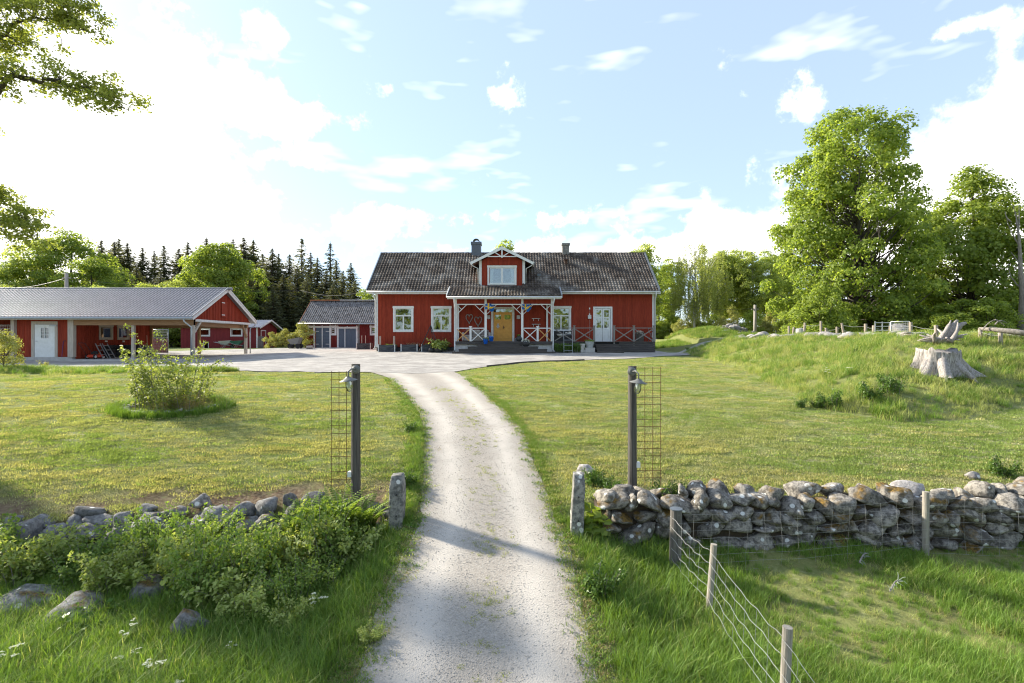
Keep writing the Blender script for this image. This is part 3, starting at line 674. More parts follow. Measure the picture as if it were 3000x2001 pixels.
# ------------------------------------------------------------------ the farmhouse
HX0, HX1, HY, HYB = -9.73, 10.17, 36.6, 43.6
HZ0, HZT = 3.05, 7.42
def farmhouse():
    H = thing('farmhouse', (0, 40, 3.2), 'long red timber farmhouse with tiled roof, white corner boards and a central porch', 'house')
    wins = [(-8.49, -7.04, 4.68, 6.5), (-5.78, -4.34, 4.68, 6.5), (2.78, 4.22, 4.68, 6.5)]
    door1 = (-1.40, .08, 3.95, 6.40); door2 = (5.9, 7.07, 3.98, 6.40)
    ops = [(a+.1, b-.1, c+.1, d-.1) for a, b, c, d in wins]+[door1, door2]
    wb = MB(); wall_boxes(wb, HX0+.05, HX1-.05, 3.6, HZT, HY+.02, HY+.2, ops)
    wb.box(HX0+.05, HX0+.25, HY+.2, HYB, 3.6, HZT); wb.box(HX1-.25, HX1-.05, HY+.2, HYB, 3.6, HZT); wb.box(HX0+.25, HX1-.25, HYB-.2, HYB, 3.6, HZT)
    wb.box(HX0+.25, HX1-.25, HY+.2, HYB-.2, 3.60, 3.7)
    wb.build('wall', RED, H)
    cl = cladding(HX0+.14, HX1-.14, 3.62, HZT, HY+.02, ops, seed=3)
    cl.build('front_cladding', RED, H, kind='stuff')
    for x, f in ((HX0+.05, -1), (HX1-.05, 1)):
        tp = lambda yy: 7.54+(10.75-7.54)*(1-abs(yy-40.1)/4.0)-.1
        cladding(HY+.15, HYB, 3.62, tp, x, [], axis='y', facing=f, seed=5).build('gable_cladding', RED, H, kind='stuff')
    # plinth of dark stones
    pm = MB(); pm.box(HX0+.02, HX1-.02, HY+.10, HYB-.05, HZ0, 3.6); pm.build('plinth', STONED, H)
    for x in np.arange(HX0+.03, HX1-.4, .62):
        MB().box(x+.01, x+.6, HY+.02+random.uniform(0, .04), HY+.16, HZ0, 3.585).build('plinth_stone', STONED, H, bevel=.03)
    # corner boards, frieze
    for a, b in ((HX0, HX0+.15), (HX1-.15, HX1)):
        MB().box(a, b, HY-.03, HY+.13, 3.58, HZT).build('corner_board', WHITE, H)
    MB().box(HX0-.32, HX1+.30, 36.02, 36.06, 7.34, 7.52).build('eave_board', OLDWHITE, H)
    MB().box(HX0-.32, HX1+.30, 36.06, HY+.03, 7.40, 7.44).build('soffit', OLDWHITE, H)
    # roof
    RX0, RX1 = -10.2, 10.36; E, RG = (35.98, 7.56), (40.1, 10.9); EB = (44.2, 7.56)
    dk = MB()
    dk.prism([(RX0, E[0]+.1, E[1]-.1), (RX0, RG[0], RG[1]-.08), (RX0, EB[0]-.1, EB[1]-.1), (RX0, EB[0]-.1, EB[1]+.02), (RX0, RG[0], RG[1]+.02), (RX0, E[0]+.05, E[1]-.02)], (RX1-RX0, 0, 0))
    rf = dk.build('roof', TILE, H)
    DX = -.71
    def skip(x, t): return abs(x-DX) < 1.5 and t < .52 and t > .10
    tm = tiles(RX0+.05, RX1-.05, E, RG, 20, 96, seed=2, skip=skip, wave=.055, lift=.05); tm.build('roof_tiles', TILE, rf, kind='stuff')
    tb = tiles(RX0+.05, RX1-.05, EB, RG, 11, 50, seed=4, lift=.04); tb.build('rear_roof_tiles', TILE, rf, kind='stuff')
    rc = MB(); x = RX0
    while x < RX1-.1:
        x2 = min(x+.4, RX1); rc.lathe((x, RG[0], RG[1]-.02+random.uniform(-.006, .006)), [(.10, 0), (.118, .43*(x2-x)/.4)], 10, (1, 0, 0)); x = x2
    rc.build('ridge_tiles', TILE, rf, kind='stuff')
    for xa, m_ in ((RX0-.07, STEEL), (RX1+.0, DGREY)):
        g = MB()
        for q in (E, EB): g.bar((xa+.035, q[0], q[1]+.0), (xa+.035, RG[0], RG[1]+.0), .07, .24, (0, 0, 1))
        g.build('bargeboard', m_, rf)
    g = MB(); g.bar((RX1-.03, E[0]+.05, E[1]-.04), (RX1-.03, RG[0], RG[1]-.04), .03, .18); g.build('bargeboard', OLDWHITE, rf)
    # gutters and pipes
    MB().tube([(RX0-.02, 35.93, 7.50), (-4.40, 35.93, 7.49)], .062, 10).build('gutter', GUTT, H, smooth=True); MB().tube([(3.36, 35.93, 7.49), (RX1+.02, 35.93, 7.50)], .062, 10).build('gutter', GUTT, H, smooth=True)
    pipe(H, [(HX0-.02, 35.93, 7.46), (HX0-.02, 35.95, 7.3), (HX0+.0, 36.50, 6.95), (HX0, 36.50, 3.75), (HX0-.06, 36.42, 3.45)], .05)
    pipe(H, [(HX1-.05, 35.93, 7.46), (HX1-.05, 35.95, 7.3), (HX1+.02, 36.50, 6.95), (HX1+.02, 36.50, 4.0)], .05)
    for i, (a, b, c, d) in enumerate(wins): window(H, a, b, c, d, HY-.012, curtains=(i < 2), blind=(i == 1))
    # front door: ochre double leaf with transom
    fr = MB(); frame(fr, -1.49, .17, 3.98, 6.47, .16, HY-.04, HY+.1, 'lrt'); D1 = fr.build('front_door', OLDWHITE, H, label='ochre double front door with glazed transom')
    sill = MB(); sill.box(-1.33, .01, HY-.02, HY+.1, 3.98, 4.03); sill.build('threshold', GREYW, D1)
    for k, (a, b) in enumerate(((-1.32, -.665), (-.655, 0.0))):
        lf = MB(); z0, z1 = 4.03, 6.02; y0, y1 = HY+.03, HY+.075
        pw = .11; frame(lf, a, b, z0, z1, pw, y0, y1); lf.box(a+pw, b-pw, y0, y1, 4.45, 4.56); lf.box(a+pw, b-pw, y0, y1, 5.46, 5.58)
        lf.box(a+pw, b-pw, y0+.022, y1, z0+pw, 4.45); lf.box(a+pw, b-pw, y0+.022, y1, 4.56, 5.46)
        lf.box(a+pw+.05, b-pw-.05, y0+.008, y0+.03, z0+pw+.05, 4.40); lf.box(a+pw+.05, b-pw-.05, y0+.008, y0+.03, 4.62, 5.40)
        lf.build('door_leaf', YELD, D1)
        MB().box(a+pw, b-pw, HY+.05, HY+.056, 5.58, z1-pw).build('door_pane', GLASS, D1)
    MB().box(-.68, -.64, HY+.005, HY+.03, 4.03, 6.02).build('meeting_strip', YELD, D1)
    h = MB(); h.box(-.64, -.60, HY-.01, HY+.03, 4.92, 5.06); h.bar((-.62, HY-.03, 5.0), (-.50, HY-.03, 5.0), .02, .022); h.lathe((-.62, HY+.03, 5.1), [(.03, 0), (.03, .04)], 10, (0, -1, 0)); h.build('door_handle', BLACK, D1)
    MB().box(-1.32, 0, HY+.03, HY+.08, 6.02, 6.10).build('transom_bar', YELD, D1)
    MB().box(-1.32, 0, HY+.06, HY+.066, 6.10, 6.31).build('transom_pane', GLASS, D1)
    MB().box(-1.4, .08, HY+.9, HY+.92, 3.9, 6.4).build('dark_hall_sheet', DARKIN, D1)  # near-black sheet painted in for the unlit hall
    # white terrace door
    fr = MB(); frame(fr, 5.8, 7.17, 3.98, 6.49, .13, HY-.04, HY+.1, 'lrt'); D2 = fr.build('terrace_door', WHITE, H, label='white double terrace door with tall panes')
    for a, b in ((5.94, 6.47), (6.49, 7.02)):
        lf = MB(); y0, y1 = HY+.0, HY+.05; frame(lf, a, b, 4.0, 6.34, .10, y0, y1); lf.box(a+.1, b-.1, y0, y1, 4.85, 4.98); lf.box(a+.1, b-.1, y0, y1, 5.68, 5.76); lf.box(a+.1, b-.1, y0+.02, y1, 4.1, 4.85); lf.box(a+.15, b-.15, y0+.008, y0+.03, 4.18, 4.78)
        lf.build('door_leaf', WHITE, D2)
        for q0, q1 in ((4.98, 5.68), (5.76, 6.24)): MB().box(a+.1, b-.1, HY+.02, HY+.026, q0, q1).build('door_pane', GLASS, D2)
    MB().box(6.43, 6.47, HY-.03, HY-.0, 4.95, 5.15).build('door_handle', BLACK, D2)
    MB().box(5.85, 7.1, HY+.9, HY+.92, 3.9, 6.45).build('dark_hall_sheet', DARKIN, D2)  # near-black sheet, darkness behind the terrace door put into its colour
    # dormer
    y0 = 36.62; dm = MB(); wall_boxes(dm, DX-1.55, DX+1.55, 7.95, 9.75, y0, y0+.15, [(-1.65, .22, 8.1, 9.3)])
    dm.box(DX-1.55, DX-1.4, y0+.15, 39.2, 7.8, 9.72); dm.box(DX+1.4, DX+1.55, y0+.15, 39.2, 7.8, 9.72)
    DM = dm.build('dormer', RED, H)
    dtop = lambda x: 10.52-abs(x-DX)*.5
    cladding(DX-1.40, DX+1.40, 7.98, dtop, y0, [(-1.65, .22, 8.1, 9.3)], seed=9).build('dormer_cladding', RED, DM, kind='stuff')
    for s_ in (-1, 1):
        MB().box(DX+s_*1.55-.09, DX+s_*1.55+.09, y0-.035, y0+.1, 7.95, 9.80).build('dormer_corner_board', WHITE, DM)
        cladding(y0+.1, 39.3, 8.2, 9.72, DX+s_*1.56, [], axis='y', facing=s_, seed=11).build('dormer_side_cladding', RED, DM, kind='stuff')
        # roof half
        pk, ev = Vector((DX, 36.2, 10.72)), Vector((DX+s_*2.22, 36.2, 9.60)); sl = MB()
        n = Vector((s_*(pk.z-ev.z), 0, 2.22)).normalized()
        sl.prism([pk+n*.0, ev+n*.0, ev-n*.1, pk-Vector((0, 0, .1))], (0, 3.9, 0)); sl.build('dormer_roof', TILE, DM)
        fb = MB(); fb.prism([pk+Vector((0, -.03, .02)), ev+Vector((0, -.03, .02)), ev+Vector((0, -.03, -.17)), pk+Vector((0, -.03, -.20))], (0, .03, 0)); fb.build('dormer_bargeboard', WHITE, DM)
        pipe(DM, [(DX+s_*2.2, 36.25, 9.55), (DX+s_*2.1, 36.3, 9.38), (DX+s_*1.72, 36.5, 9.2), (DX+s_*1.70, 36.5, 8.15)], .035, 'dormer_downpipe')
        MB().tube([(DX+s_*2.25, 36.2, 9.60), (DX+s_*2.25, 39.2, 9.60)], .05, 8).build('dormer_gutter', GUTT, DM, smooth=True)
    tr = MB(); tr.box(DX-1.02, DX+1.02, y0-.42, y0-.38, 9.98, 10.04); tr.box(DX-.045, DX+.045, y0-.43, y0-.38, 9.92, 10.6)
    for s_ in (-1, 1): tr.bar((DX, y0-.40, 9.98), (DX+s_*.55, y0-.40, 10.34), .035, .06)
    tr.build('gable_ornament', WHITE, DM)
    MB().box(DX-1.62, DX+1.62, y0-.12, y0, 7.86, 7.97).build('dormer_flashing', DGREY, DM)
    w = window(H, -1.75, .32, 8.02, 9.40, y0-.03, 'double', True)
    # chimneys and vents
    c1 = MB(); c1.box(-3.15, -2.42, 39.75, 40.5, 10.3, 11.62); c1.box(-3.2, -2.37, 39.7, 40.55, 11.55, 11.75); C1 = c1.build('chimney', DGREY, rf)
    hood = MB(); n = 12
    for k in range(n):
        a, b = math.pi*k/n, math.pi*(k+1)/n; p = lambda q, rr: (-2.785+rr*math.cos(q), 0, 11.75+rr*.95*math.sin(q))
        hood.add([(p(a, .27)[0], 39.8, p(a, .27)[2]), (p(b, .27)[0], 39.8, p(b, .27)[2]), (p(b, .27)[0], 40.45, p(b, .27)[2]), (p(a, .27)[0], 40.45, p(a, .27)[2]), (p(a, .23)[0], 39.8, p(a, .23)[2]), (p(b, .23)[0], 39.8, p(b, .23)[2]), (p(b, .23)[0], 40.45, p(b, .23)[2]), (p(a, .23)[0], 40.45, p(a, .23)[2])], [(0, 1, 2, 3), (4, 7, 6, 5), (0, 4, 5, 1), (2, 6, 7, 3)])
    hood.build('chimney_hood', BLACK, rf)
    OLDB = mat('sooty_brick_render', (.12,.11,.10), (.30,.28,.25), 9, .9, .4)
    c2 = MB(); c2.box(3.93, 4.46, 39.85, 40.4, 10.3, 11.5); c2.box(3.88, 4.51, 39.8, 40.45, 11.5, 11.66); c2.build('chimney', OLDB, rf)
    v = MB(); v.box(4.0, 4.17, 38.7, 38.85, 9.7, 10.15); v.box(3.9, 4.27, 38.6, 38.95, 10.15, 10.22); v.box(3.88, 4.3, 38.45, 38.6, 9.5, 9.62); v.build('roof_vent', mat('rusty_vent', (.09,.045,.03)), rf)
    MB().box(1.83, 2.1, 37.35, 37.6, 8.65, 8.95).build('roof_vent', DGREY, rf)
    # ---- porch
    PY = 34.9; pr = MB(); pr.box(-3.93, 2.82, PY, HY+.1, 3.86, 4.0); PO = pr.build('porch', PLANKW, H, label='open porch with white posts and dark plank floor')
    MB().box(-3.93, 2.82, PY-.03, PY, 3.80, 4.01).build('floor_edge_board', DARKW, PO)
    MB().box(-3.88, 2.78, PY+.12, HY, 3.0, 3.86).build('porch_base', PLASTER, PO)
    posts = [-3.84, -1.80, .70, 2.72]
    for i, x in enumerate(posts):
        w_ = .075 if i in (1, 2) else .07; MB().box(x-w_, x+w_, PY+.02, PY+.17, 4.0, 6.9).build('porch_post', WHITE, PO)
    for x in (-3.84, 2.50): MB().box(x-.06, x+.06, HY-.16, HY-.04, 4.0, 6.9).build('porch_post', WHITE, PO)
    MB().box(-3.94, 2.82, PY, PY+.19, 6.50, 6.565).build('porch_beam', WHITE, PO)
    cladding(-3.93, 2.82, 6.56, 7.02, PY+.09, [], seed=13).build('porch_frieze', RED, PO, kind='stuff')
    MB().box(-3.93, 2.82, PY+.10, PY+.16, 6.56, 7.03).build('porch_frieze_back', RED, PO)
    for x in (-3.93, 2.82): MB().box(x-.03, x+.03, PY+.1, HY, 6.5, 7.1).build('porch_frieze_side', RED, PO)
    MB().box(-3.9, 2.8, PY+.16, HY, 6.92, 6.96).build('porch_ceiling', OLDWHITE, PO)
    for x in (-2.4, -1.05, .32, 1.65): MB().box(x-.05, x+.05, 34.62, 34.95, 6.83, 6.95).build('rafter_tail', mat('salmon_paint', (.42,.10,.07)), PO)
    def brace(x, s_, lng=1):
        b = MB(); b.bar((x, PY+.09, 5.86), (x+s_*.66, PY+.09, 6.50), .04, .05, (0, 1, 0)); b.bar((x, PY+.09, 6.50) if lng else (x+s_*.02, PY+.09, 6.5), (x+s_*.34, PY+.09, 6.18), .04, .045, (0, 1, 0)); b.build('corner_brace', WHITE, PO)
    brace(-3.77, 1); brace(-1.87, -1); brace(-1.73, 1); brace(.63, -1); brace(.77, 1); brace(2.65, -1)
    def xrail(x0, x1, m_, rail):
        b = MB(); b.box(x0, x1, PY+.05, PY+.13, 4.88, 4.94); b.build('handrail', rail, PO)
        for q in ((4.03, 4.85), (4.85, 4.03)): MB().bar((x0, PY+.075+.02*(q[0] > 4.5), q[0]), (x1, PY+.075+.02*(q[0] > 4.5), q[1]), .018, .055, (0, 0, 1)).build('rail_cross', m_, PO)
    xm1, xm2 = -2.83, 1.75
    for x in (xm1, xm2):
        b = MB(); b.box(x-.065, x+.065, PY+.02, PY+.15, 3.95, 5.0); b.box(x-.10, x+.10, PY-.01, PY+.18, 5.0, 5.05); b.build('newel_post', WHITE, PO)
    xrail(-3.77, xm1-.065, ORW, WHITE); xrail(xm1+.065, -1.87, WHITE, WHITE); xrail(.77, xm2-.065, WHITE, WHITE); xrail(xm2+.065, 2.65, ORW, WHITE)
    # porch roof
    E2, R2 = (34.45, 7.06), (36.35, 7.86); pk = MB(); pk.prism([(-4.37, E2[0]+.05, E2[1]-.08), (-4.37, R2[0], R2[1]-.09), (-4.37, R2[0], R2[1]-.01), (-4.37, E2[0]+.05, E2[1]-.0)], (7.7, 0, 0)); PR = pk.build('porch_roof', TILE, PO)
    tiles(-4.32, 3.28, E2, R2, 7, 36, seed=6, wave=.05, lift=.045).build('porch_roof_tiles', TILE, PR, kind='stuff')
    g = MB(); g.bar((-4.40, E2[0], E2[1]-.0), (-4.40, R2[0]-.25, R2[1]-.08), .06, .22); g.build('porch_bargeboard', OLDWHITE, PR)
    g = MB(); g.bar((3.36, E2[0], E2[1]-.0), (3.36, R2[0]-.25, R2[1]-.08), .06, .2); g.build('porch_bargeboard', STEEL, PR)
    MB().box(-4.37, 3.33, 34.47, 34.51, 6.86, 7.0).build('porch_eave_board', OLDWHITE, PO)
    MB().tube([(-4.42, 34.40, 6.99), (3.38, 34.40, 6.98)], .06, 10).build('porch_gutter', GUTT, PO, smooth=True)
    pipe(PO, [(-3.9, 34.40, 6.93), (-3.9, 34.42, 6.8), (-3.9, 34.84, 6.55), (-3.9, 34.84, 3.45), (-3.98, 34.7, 3.27)], .05, 'porch_downpipe')
    pipe(PO, [(2.84, 34.40, 6.93), (2.84, 34.42, 6.8), (2.80, 34.84, 6.55), (2.80, 34.84, 3.45), (2.9, 34.7, 3.27)], .05, 'porch_downpipe')
    # things on the walls
    LAMPW = mat('frosted_lamp_box', (.66,.65,.62))
    for k, x in enumerate((-1.68, .46)):
        T = thing('wall_lamp', (x, HY-.02, 5.72), 'square pale wall lamp between the ochre door and '+('the sofa side of the porch' if k == 0 else 'the small white shelves'), 'lamp', 'lamps flanking the ochre door')
        MB().box(x-.05, x+.05, HY-.05, HY-.0, 5.6, 5.85).build('back_plate', OLDWHITE, T); m_ = MB(); m_.box(x-.12, x+.12, HY-.16, HY-.05, 5.62, 5.86)
        m_.build('shade', LAMPW, T)
        for q in (-.07, 0, .07): MB().box(x+q-.008, x+q+.008, HY-.168, HY-.16, 5.62, 5.86).build('louvre', GREYW, T)
    T = thing('wall_lamp', (5.54, HY-.02, 5.75), 'small square white lamp on the wall beside the white terrace door', 'lamp'); MB().box(5.42, 5.65, HY-.13, HY-.0, 5.62, 5.88).build('shade', LAMPW, T); MB().box(5.5, 5.58, HY-.04, HY, 5.9, 6.0).build('back_plate', OLDWHITE, T)
    T = thing('wall_conduit', (5.54, HY-.03, 6.2), 'thin cable conduit running up the red wall above the square lamp', 'conduit'); MB().tube([(5.56, HY-.035, 7.38), (5.56, HY-.035, 6.40)], .012, 6).build('tube', mat('red_conduit', (.45,.12,.09)), T); MB().box(5.50, 5.58, HY-.07, HY-.0, 6.30, 6.42).build('junction_box', WHITE, T)
    bl = MB()
    for k in range(11): bl.lathe((5.56+.01*math.sin(k*2), HY-.04, 5.5-k*.13), [(.012, 0), (.012, .03)], 6)
    bl.tube([(5.56, HY-.035, 6.3), (5.56, HY-.035, 4.1)], .005, 4); bl.build('light_string', OLDWHITE, T)
    return H
FH = farmhouse()

# ------------------------------------------------------------------ porch steps and deck
def porch_steps():
    T = thing('porch_steps', (-.5, 34, 3.2), 'broad dark plank steps with angled ends leading to the porch', 'steps')
    lv = [(3.83, 34.55, -2.35, .72), (3.67, 34.23, -2.98, 1.83), (3.50, 33.90, -3.55, 2.4), (3.33, 33.55, -3.95, 2.9)]
    for i, (z, y, a, b) in enumerate(lv):
        # tread planks with chamfered right end
        for k in range(3):
            yy0 = y+k*.115; m = MB(); m.box(a+.0, b-.05, yy0, yy0+.108, z-.035, z+random.uniform(-.003, .003)); m.build('tread_plank', PLANKW, T)
        m = MB(); m.box(a+.02, (a+b)/2-.4, y+.02, y+.05, z-.18, z-.036); m.build('riser_board', PLANKW, T); m = MB(); m.box((a+b)/2-.39, b-.08, y+.02, y+.05, z-.18, z-.036); m.build('riser_board', PLANKW, T)
        MB().box(a+.03, b-.09, y+.05, 34.95, z-.19, z-.037).build('carcass', DARKW, T)
        if i == 3:
            m = MB(); m.prism([(b-.08, y+.02, z-.18), (b+.0, y+.3, z-.18), (b+.0, y+.9, z-.18), (b-.1, y+.9, z-.18)], (0, 0, .17)); m.build('angled_end', DARKW, T)
    return T
porch_steps()
def deck():
    T = thing('wooden_deck', (6.5, 35.8, 3.3), 'dark wooden deck with grey cross-braced railing in front of the terrace door', 'deck')
    y0 = 35.0; x0, x1 = 2.86, 9.8
    x = y0
    while x < HY-.1: MB().box(x0, x1, x, min(x+.115, HY-.06), 3.955, 3.995+random.uniform(-.002, .002)).build('floor_plank', PLANKW, T); x += .12
    MB().box(x0+.05, x1-.05, y0+.1, HY-.1, 3.1, 3.95).build('carcass', DARKIN, T)
    for k in range(6):
        z = 3.17+k*.14
        for a, b in ((x0, 5.68), (7.32, x1)): MB().box(a, b, y0-.0+.03, y0+.06, z, z+.13).build('skirting_board', DARKW, T)
        MB().box(x1-.03, x1, y0+.07, HY-.05, z, z+.13).build('skirting_board', DARKW, T)
    ps = [4.27, 5.64, 7.0, 8.35, 9.72]
    for x in ps:
        m = MB(); m.box(x-.055, x+.055, y0+.05, y0+.16, 3.6, 5.06); m.box(x-.085, x+.085, y0+.02, y0+.19, 5.06, 5.10); m.build('railing_post', GREYW, T)
    for a, b in ((2.87, 4.27), (4.27, 5.64), (7.0, 8.35), (8.35, 9.72)):
        MB().box(a+.05, b-.05, y0+.07, y0+.14, 4.90, 4.95).build('handrail', GREYW, T)
        for q in ((4.04, 4.86), (4.86, 4.04)): MB().bar((a+.05, y0+.09+.025*(q[0] > 4.5), q[0]), (b-.05, y0+.09+.025*(q[0] > 4.5), q[1]), .02, .06).build('rail_cross', GREYW, T)
    # end railing
    MB().box(9.69, 9.75, y0+.16, HY-.1, 4.90, 4.95).build('handrail', GREYW, T)
    for q in ((4.04, 4.86), (4.86, 4.04)): MB().bar((9.72, y0+.16, q[0]), (9.72, HY-.1, q[1]), .02, .06).build('rail_cross', GREYW, T)
    S2 = thing('deck_steps', (6.5, 34.6, 3.2), 'four narrow dark wooden steps up to the white terrace door', 'steps')
    for i in range(4):
        z = 3.83-.165*i; y = 34.72-.27*i; a, b = 5.66, 7.3+.05*i
        for k in range(2): MB().box(a, b, y+k*.14, y+k*.14+.132, z-.035, z).build('tread_plank', PLANKW, S2)
        MB().box(a+.02, b-.02, y+.02, y+.05, z-.165, z-.036).build('riser_board', DARKW, S2)
        MB().box(a+.03, b-.03, y+.05, 35.03, z-.17, z-.037).build('carcass', DARKIN, S2)
deck()
# ------------------------------------------------------------------ carport
def xf_right(xw): return Matrix(((0, -1, 0, xw), (1, 0, 0, 0), (0, 0, 1, 0), (0, 0, 0, 1)))   # wall facing +X
SLAB = 2.92
def carport():
    C = thing('carport', (-26, 34, 2.9), 'long low red carport and store with grey tiled roof and open bays', 'carport')
    XL, XR = -46.0, -19.0; E, RG, EB = (30.4, 5.46), (34.2, 7.51), (38.0, 5.46)
    dk = MB(); dk.prism([(XL, E[0]+.05, E[1]-.1), (XL, RG[0], RG[1]-.12), (XL, EB[0]-.05, EB[1]-.1), (XL, EB[0]-.05, EB[1]), (XL, RG[0], RG[1]-.01), (XL, E[0]+.05, E[1])], (XR-XL, 0, 0)); rf = dk.build('roof', SHEETT, C)
    tiles(XL, XR, E, RG, 14, 126, seed=21, jit=.0015, wave=.04, lift=.03).build('roof_tiles', SHEETT, rf, kind='stuff')
    rc = MB(); x = XL
    while x < XR-.05: rc.lathe((x, RG[0], RG[1]), [(.085, 0), (.10, .4)], 8, (1, 0, 0)); x += .39
    rc.build('ridge_tiles', SHEETT, rf, kind='stuff')
    for q in (E, EB):
        g = MB(); g.bar((XR+.04, q[0]-.02, q[1]+.04), (XR+.04, RG[0], RG[1]+.05), .05, .09); g.build('verge_flashing', STEEL if q is E else OLDWHITE, rf)
        g = MB(); g.bar((XR+.02, q[0]+.02, q[1]-.10), (XR+.02, RG[0], RG[1]-.09), .03, .20); g.build('bargeboard', OLDWHITE, rf)
    MB().box(XL, XR-.02, E[0]-.0, E[0]+.03, 5.30, 5.46).build('eave_board', OLDWHITE, C)
    MB().tube([(XL, 30.34, 5.40), (XR+.05, 30.34, 5.39)], .065, 10).build('gutter', STEEL, C, smooth=True)
    MB().tube([(XL, 38.06, 5.40), (XR+.05, 38.06, 5.39)], .065, 10).build('gutter', STEEL, C, smooth=True)
    pipe(C, [(-19.45, 30.34, 5.34), (-19.45, 30.36, 5.2), (-19.18, 30.62, 4.85), (-19.18, 30.62, 3.0)], .05, m=STEEL)
    pipe(C, [(-19.1, 38.06, 5.34), (-19.1, 38.04, 5.2), (-19.25, 37.65, 4.95), (-19.25, 37.65, 3.0)], .04, m=STEEL)
    # soffits
    MB().box(XL, XR-.05, 30.45, 30.95, 5.33, 5.36).build('soffit', RED, C)
    # slab
    MB().box(-26.5, -18.9, 30.7, 38.1, 2.45, SLAB).build('slab', CONC, C, bevel=.02)
    MB().box(-31.0, -26.5, 30.85, 38.0, 2.45, 3.06).build('slab', CONC, C)
    # timber posts
    def post(x, y, w, z0, z1, m_=PINEP): MB().box(x-w, x+w, y-w, y+w, z0, z1).build('post', m_, C)
    post(-22.85, 30.9, .08, 3.0, 5.0); MB().box(-22.98, -22.72, 30.77, 31.03, 2.85, 3.02).build('post_base', CONC, C)
    post(-19.25, 30.9, .08, 2.9, 5.3); post(-19.45, 37.4, .085, 2.95, 5.0); MB().box(-19.58, -19.32, 37.27, 37.53, 2.85, 3.02).build('post_base', CONC, C)
    post(-22.85, 37.4, .08, 2.9, 5.0, PINE); post(-26.33, 37.4, .08, 2.9, 5.2, PINE)
    MB().box(-26.72, -26.38, 30.78, 31.0, 3.06, 5.33).build('corner_post', PINEP, C)
    MB().box(-30.15, -29.95, 30.78, 31.0, 3.0, 5.33).build('corner_post', PINEP, C)
    # beams
    MB().box(-26.38, -19.17, 30.80, 30.99, 4.98, 5.30).build('beam', PINE, C)
    MB().box(-26.38, -19.3, 37.31, 37.50, 4.98, 5.30).build('beam', PINE, C)
    MB().box(-19.35, -19.15, 31.0, 37.5, 5.22, 5.36).build('tie_beam', OLDWHITE, C)
    MB().box(-19.70, -19.50, 31.0, 37.3, 4.95, 5.2).build('beam', PINE, C)
    b = MB(); b.bar((-19.25, 31.0, 4.55), (-19.25, 31.62, 5.22), .12, .12); b.build('knee_brace', PINEP, C)
    b = MB(); b.bar((-19.35, 37.3, 4.3), (-19.35, 36.7, 5.22), .12, .12); b.build('knee_brace', PINE, C)
    MB().box(-26.3, -19.4, 31.0, 37.3, 5.36, 5.40).build('ceiling', PINEP, C)
    # gable
    tp = lambda y: 7.40-abs(y-34.2)*(2.05/3.8)-.05
    cladding(31.0, 37.4, 5.36, tp, -19.30, [], axis='y', facing=1, seed=31, w=.17, bat=.024).build('gable_cladding', RED, C, kind='stuff')
    MB().prism([(-19.31, 30.6, 5.36), (-19.31, 37.8, 5.36), (-19.31, 34.2, 7.36)], (-.05, 0, 0)).build('gable_board', RED, C)
    XF[0] = xf_right(-19.26)
    h = MB(); frame(h, 33.9, 34.62, 5.62, 6.66, .05, -.05, -.02); h.box(33.95, 34.57, -.035, -.01, 5.67, 6.61); HT = h.build('loft_hatch', RED, C)
    for z in (5.74, 6.55): MB().box(33.9, 34.25, -.062, -.05, z, z+.05).build('hinge', WHITE, HT)
    XF[0] = None
    # store walls: front and right side
    dop = (-28.95, -27.60, 3.02, 5.18)
    w = MB(); wall_boxes(w, -30.0, -26.45, 3.06, 5.40, 31.0, 31.1, [dop]); w.box(-46, -30.0, 34.0, 34.1, 2.7, 5.6); w.build('wall', RED, C)
    cladding(-29.95, -26.72, 3.1, 5.34, 31.0, [dop], seed=33, w=.14, batten=True, bat=.012).build('front_cladding', RED, C, kind='stuff')
    cladding(-46, -30.0, 2.8, 5.5, 34.0, [], seed=35).build('rear_bay_cladding', RED, C, kind='stuff')
    MB().box(-30.1, -30.0, 31.0, 37.5, 3.0, 5.5).build('wall', RED, C)
    wo = [(32.72, 33.84, 4.12, 5.06), (34.22, 35.28, 4.12, 5.06)]; ws = MB(); XF[0] = xf_right(-26.45); wall_boxes(ws, 31.1, 37.3, 2.95, 5.38, 0, .1, [(a+.1, b-.1, c+.1, d-.1) for a, b, c, d in wo]); ws.build('wall', RED, C)
    XF[0] = None
    cladding(31.02, 37.3, 3.0, 5.36, -26.45, [(a+.1, b-.1, c+.1, d-.1) for a, b, c, d in wo], axis='y', facing=1, seed=37, w=.15, bat=.02).build('side_cladding', RED, C, kind='stuff')
    MB().box(-30.0, -26.45, 37.2, 37.3, 3.0, 5.4).build('wall', RED, C)
    XF[0] = xf_right(-26.40)
    for a, b, c, d in wo: 
        window(C, a, b, c, d, -.012, 'single', False, .10, PINEP)
        MB().box((a+b)/2-.07, (a+b)/2+.07, -.06, 0, c-.16, c-.06).build('socket_box', WHITE, C)
    XF[0] = None
    # white store door
    f = MB(); frame(f, -29.07, -27.48, 3.0, 5.22, .17, 30.95, 31.06, 'lrt'); D = f.build('store_door', PINEP, C, label='white store door with six small panes')
    l = MB(); a, b, z0, z1 = -28.88, -27.66, 3.04, 5.03; px0, px1, pz0, pz1 = -28.52, -28.0, 4.18, 4.85
    wall_boxes(l, a, b, z0, z1, 30.97, 31.02, [(px0, px1, pz0, pz1)]); frame(l, px0, px1, pz0, pz1, .03, 30.96, 31.025); l.box(-28.275, -28.245, 30.962, 31.02, pz0+.03, pz1-.03)
    for k in (1, 2): l.box(px0+.03, px1-.03, 30.964, 31.02, pz0+(pz1-pz0)*k/3-.013, pz0+(pz1-pz0)*k/3+.013)
    l.build('door_leaf', WHITE, D)
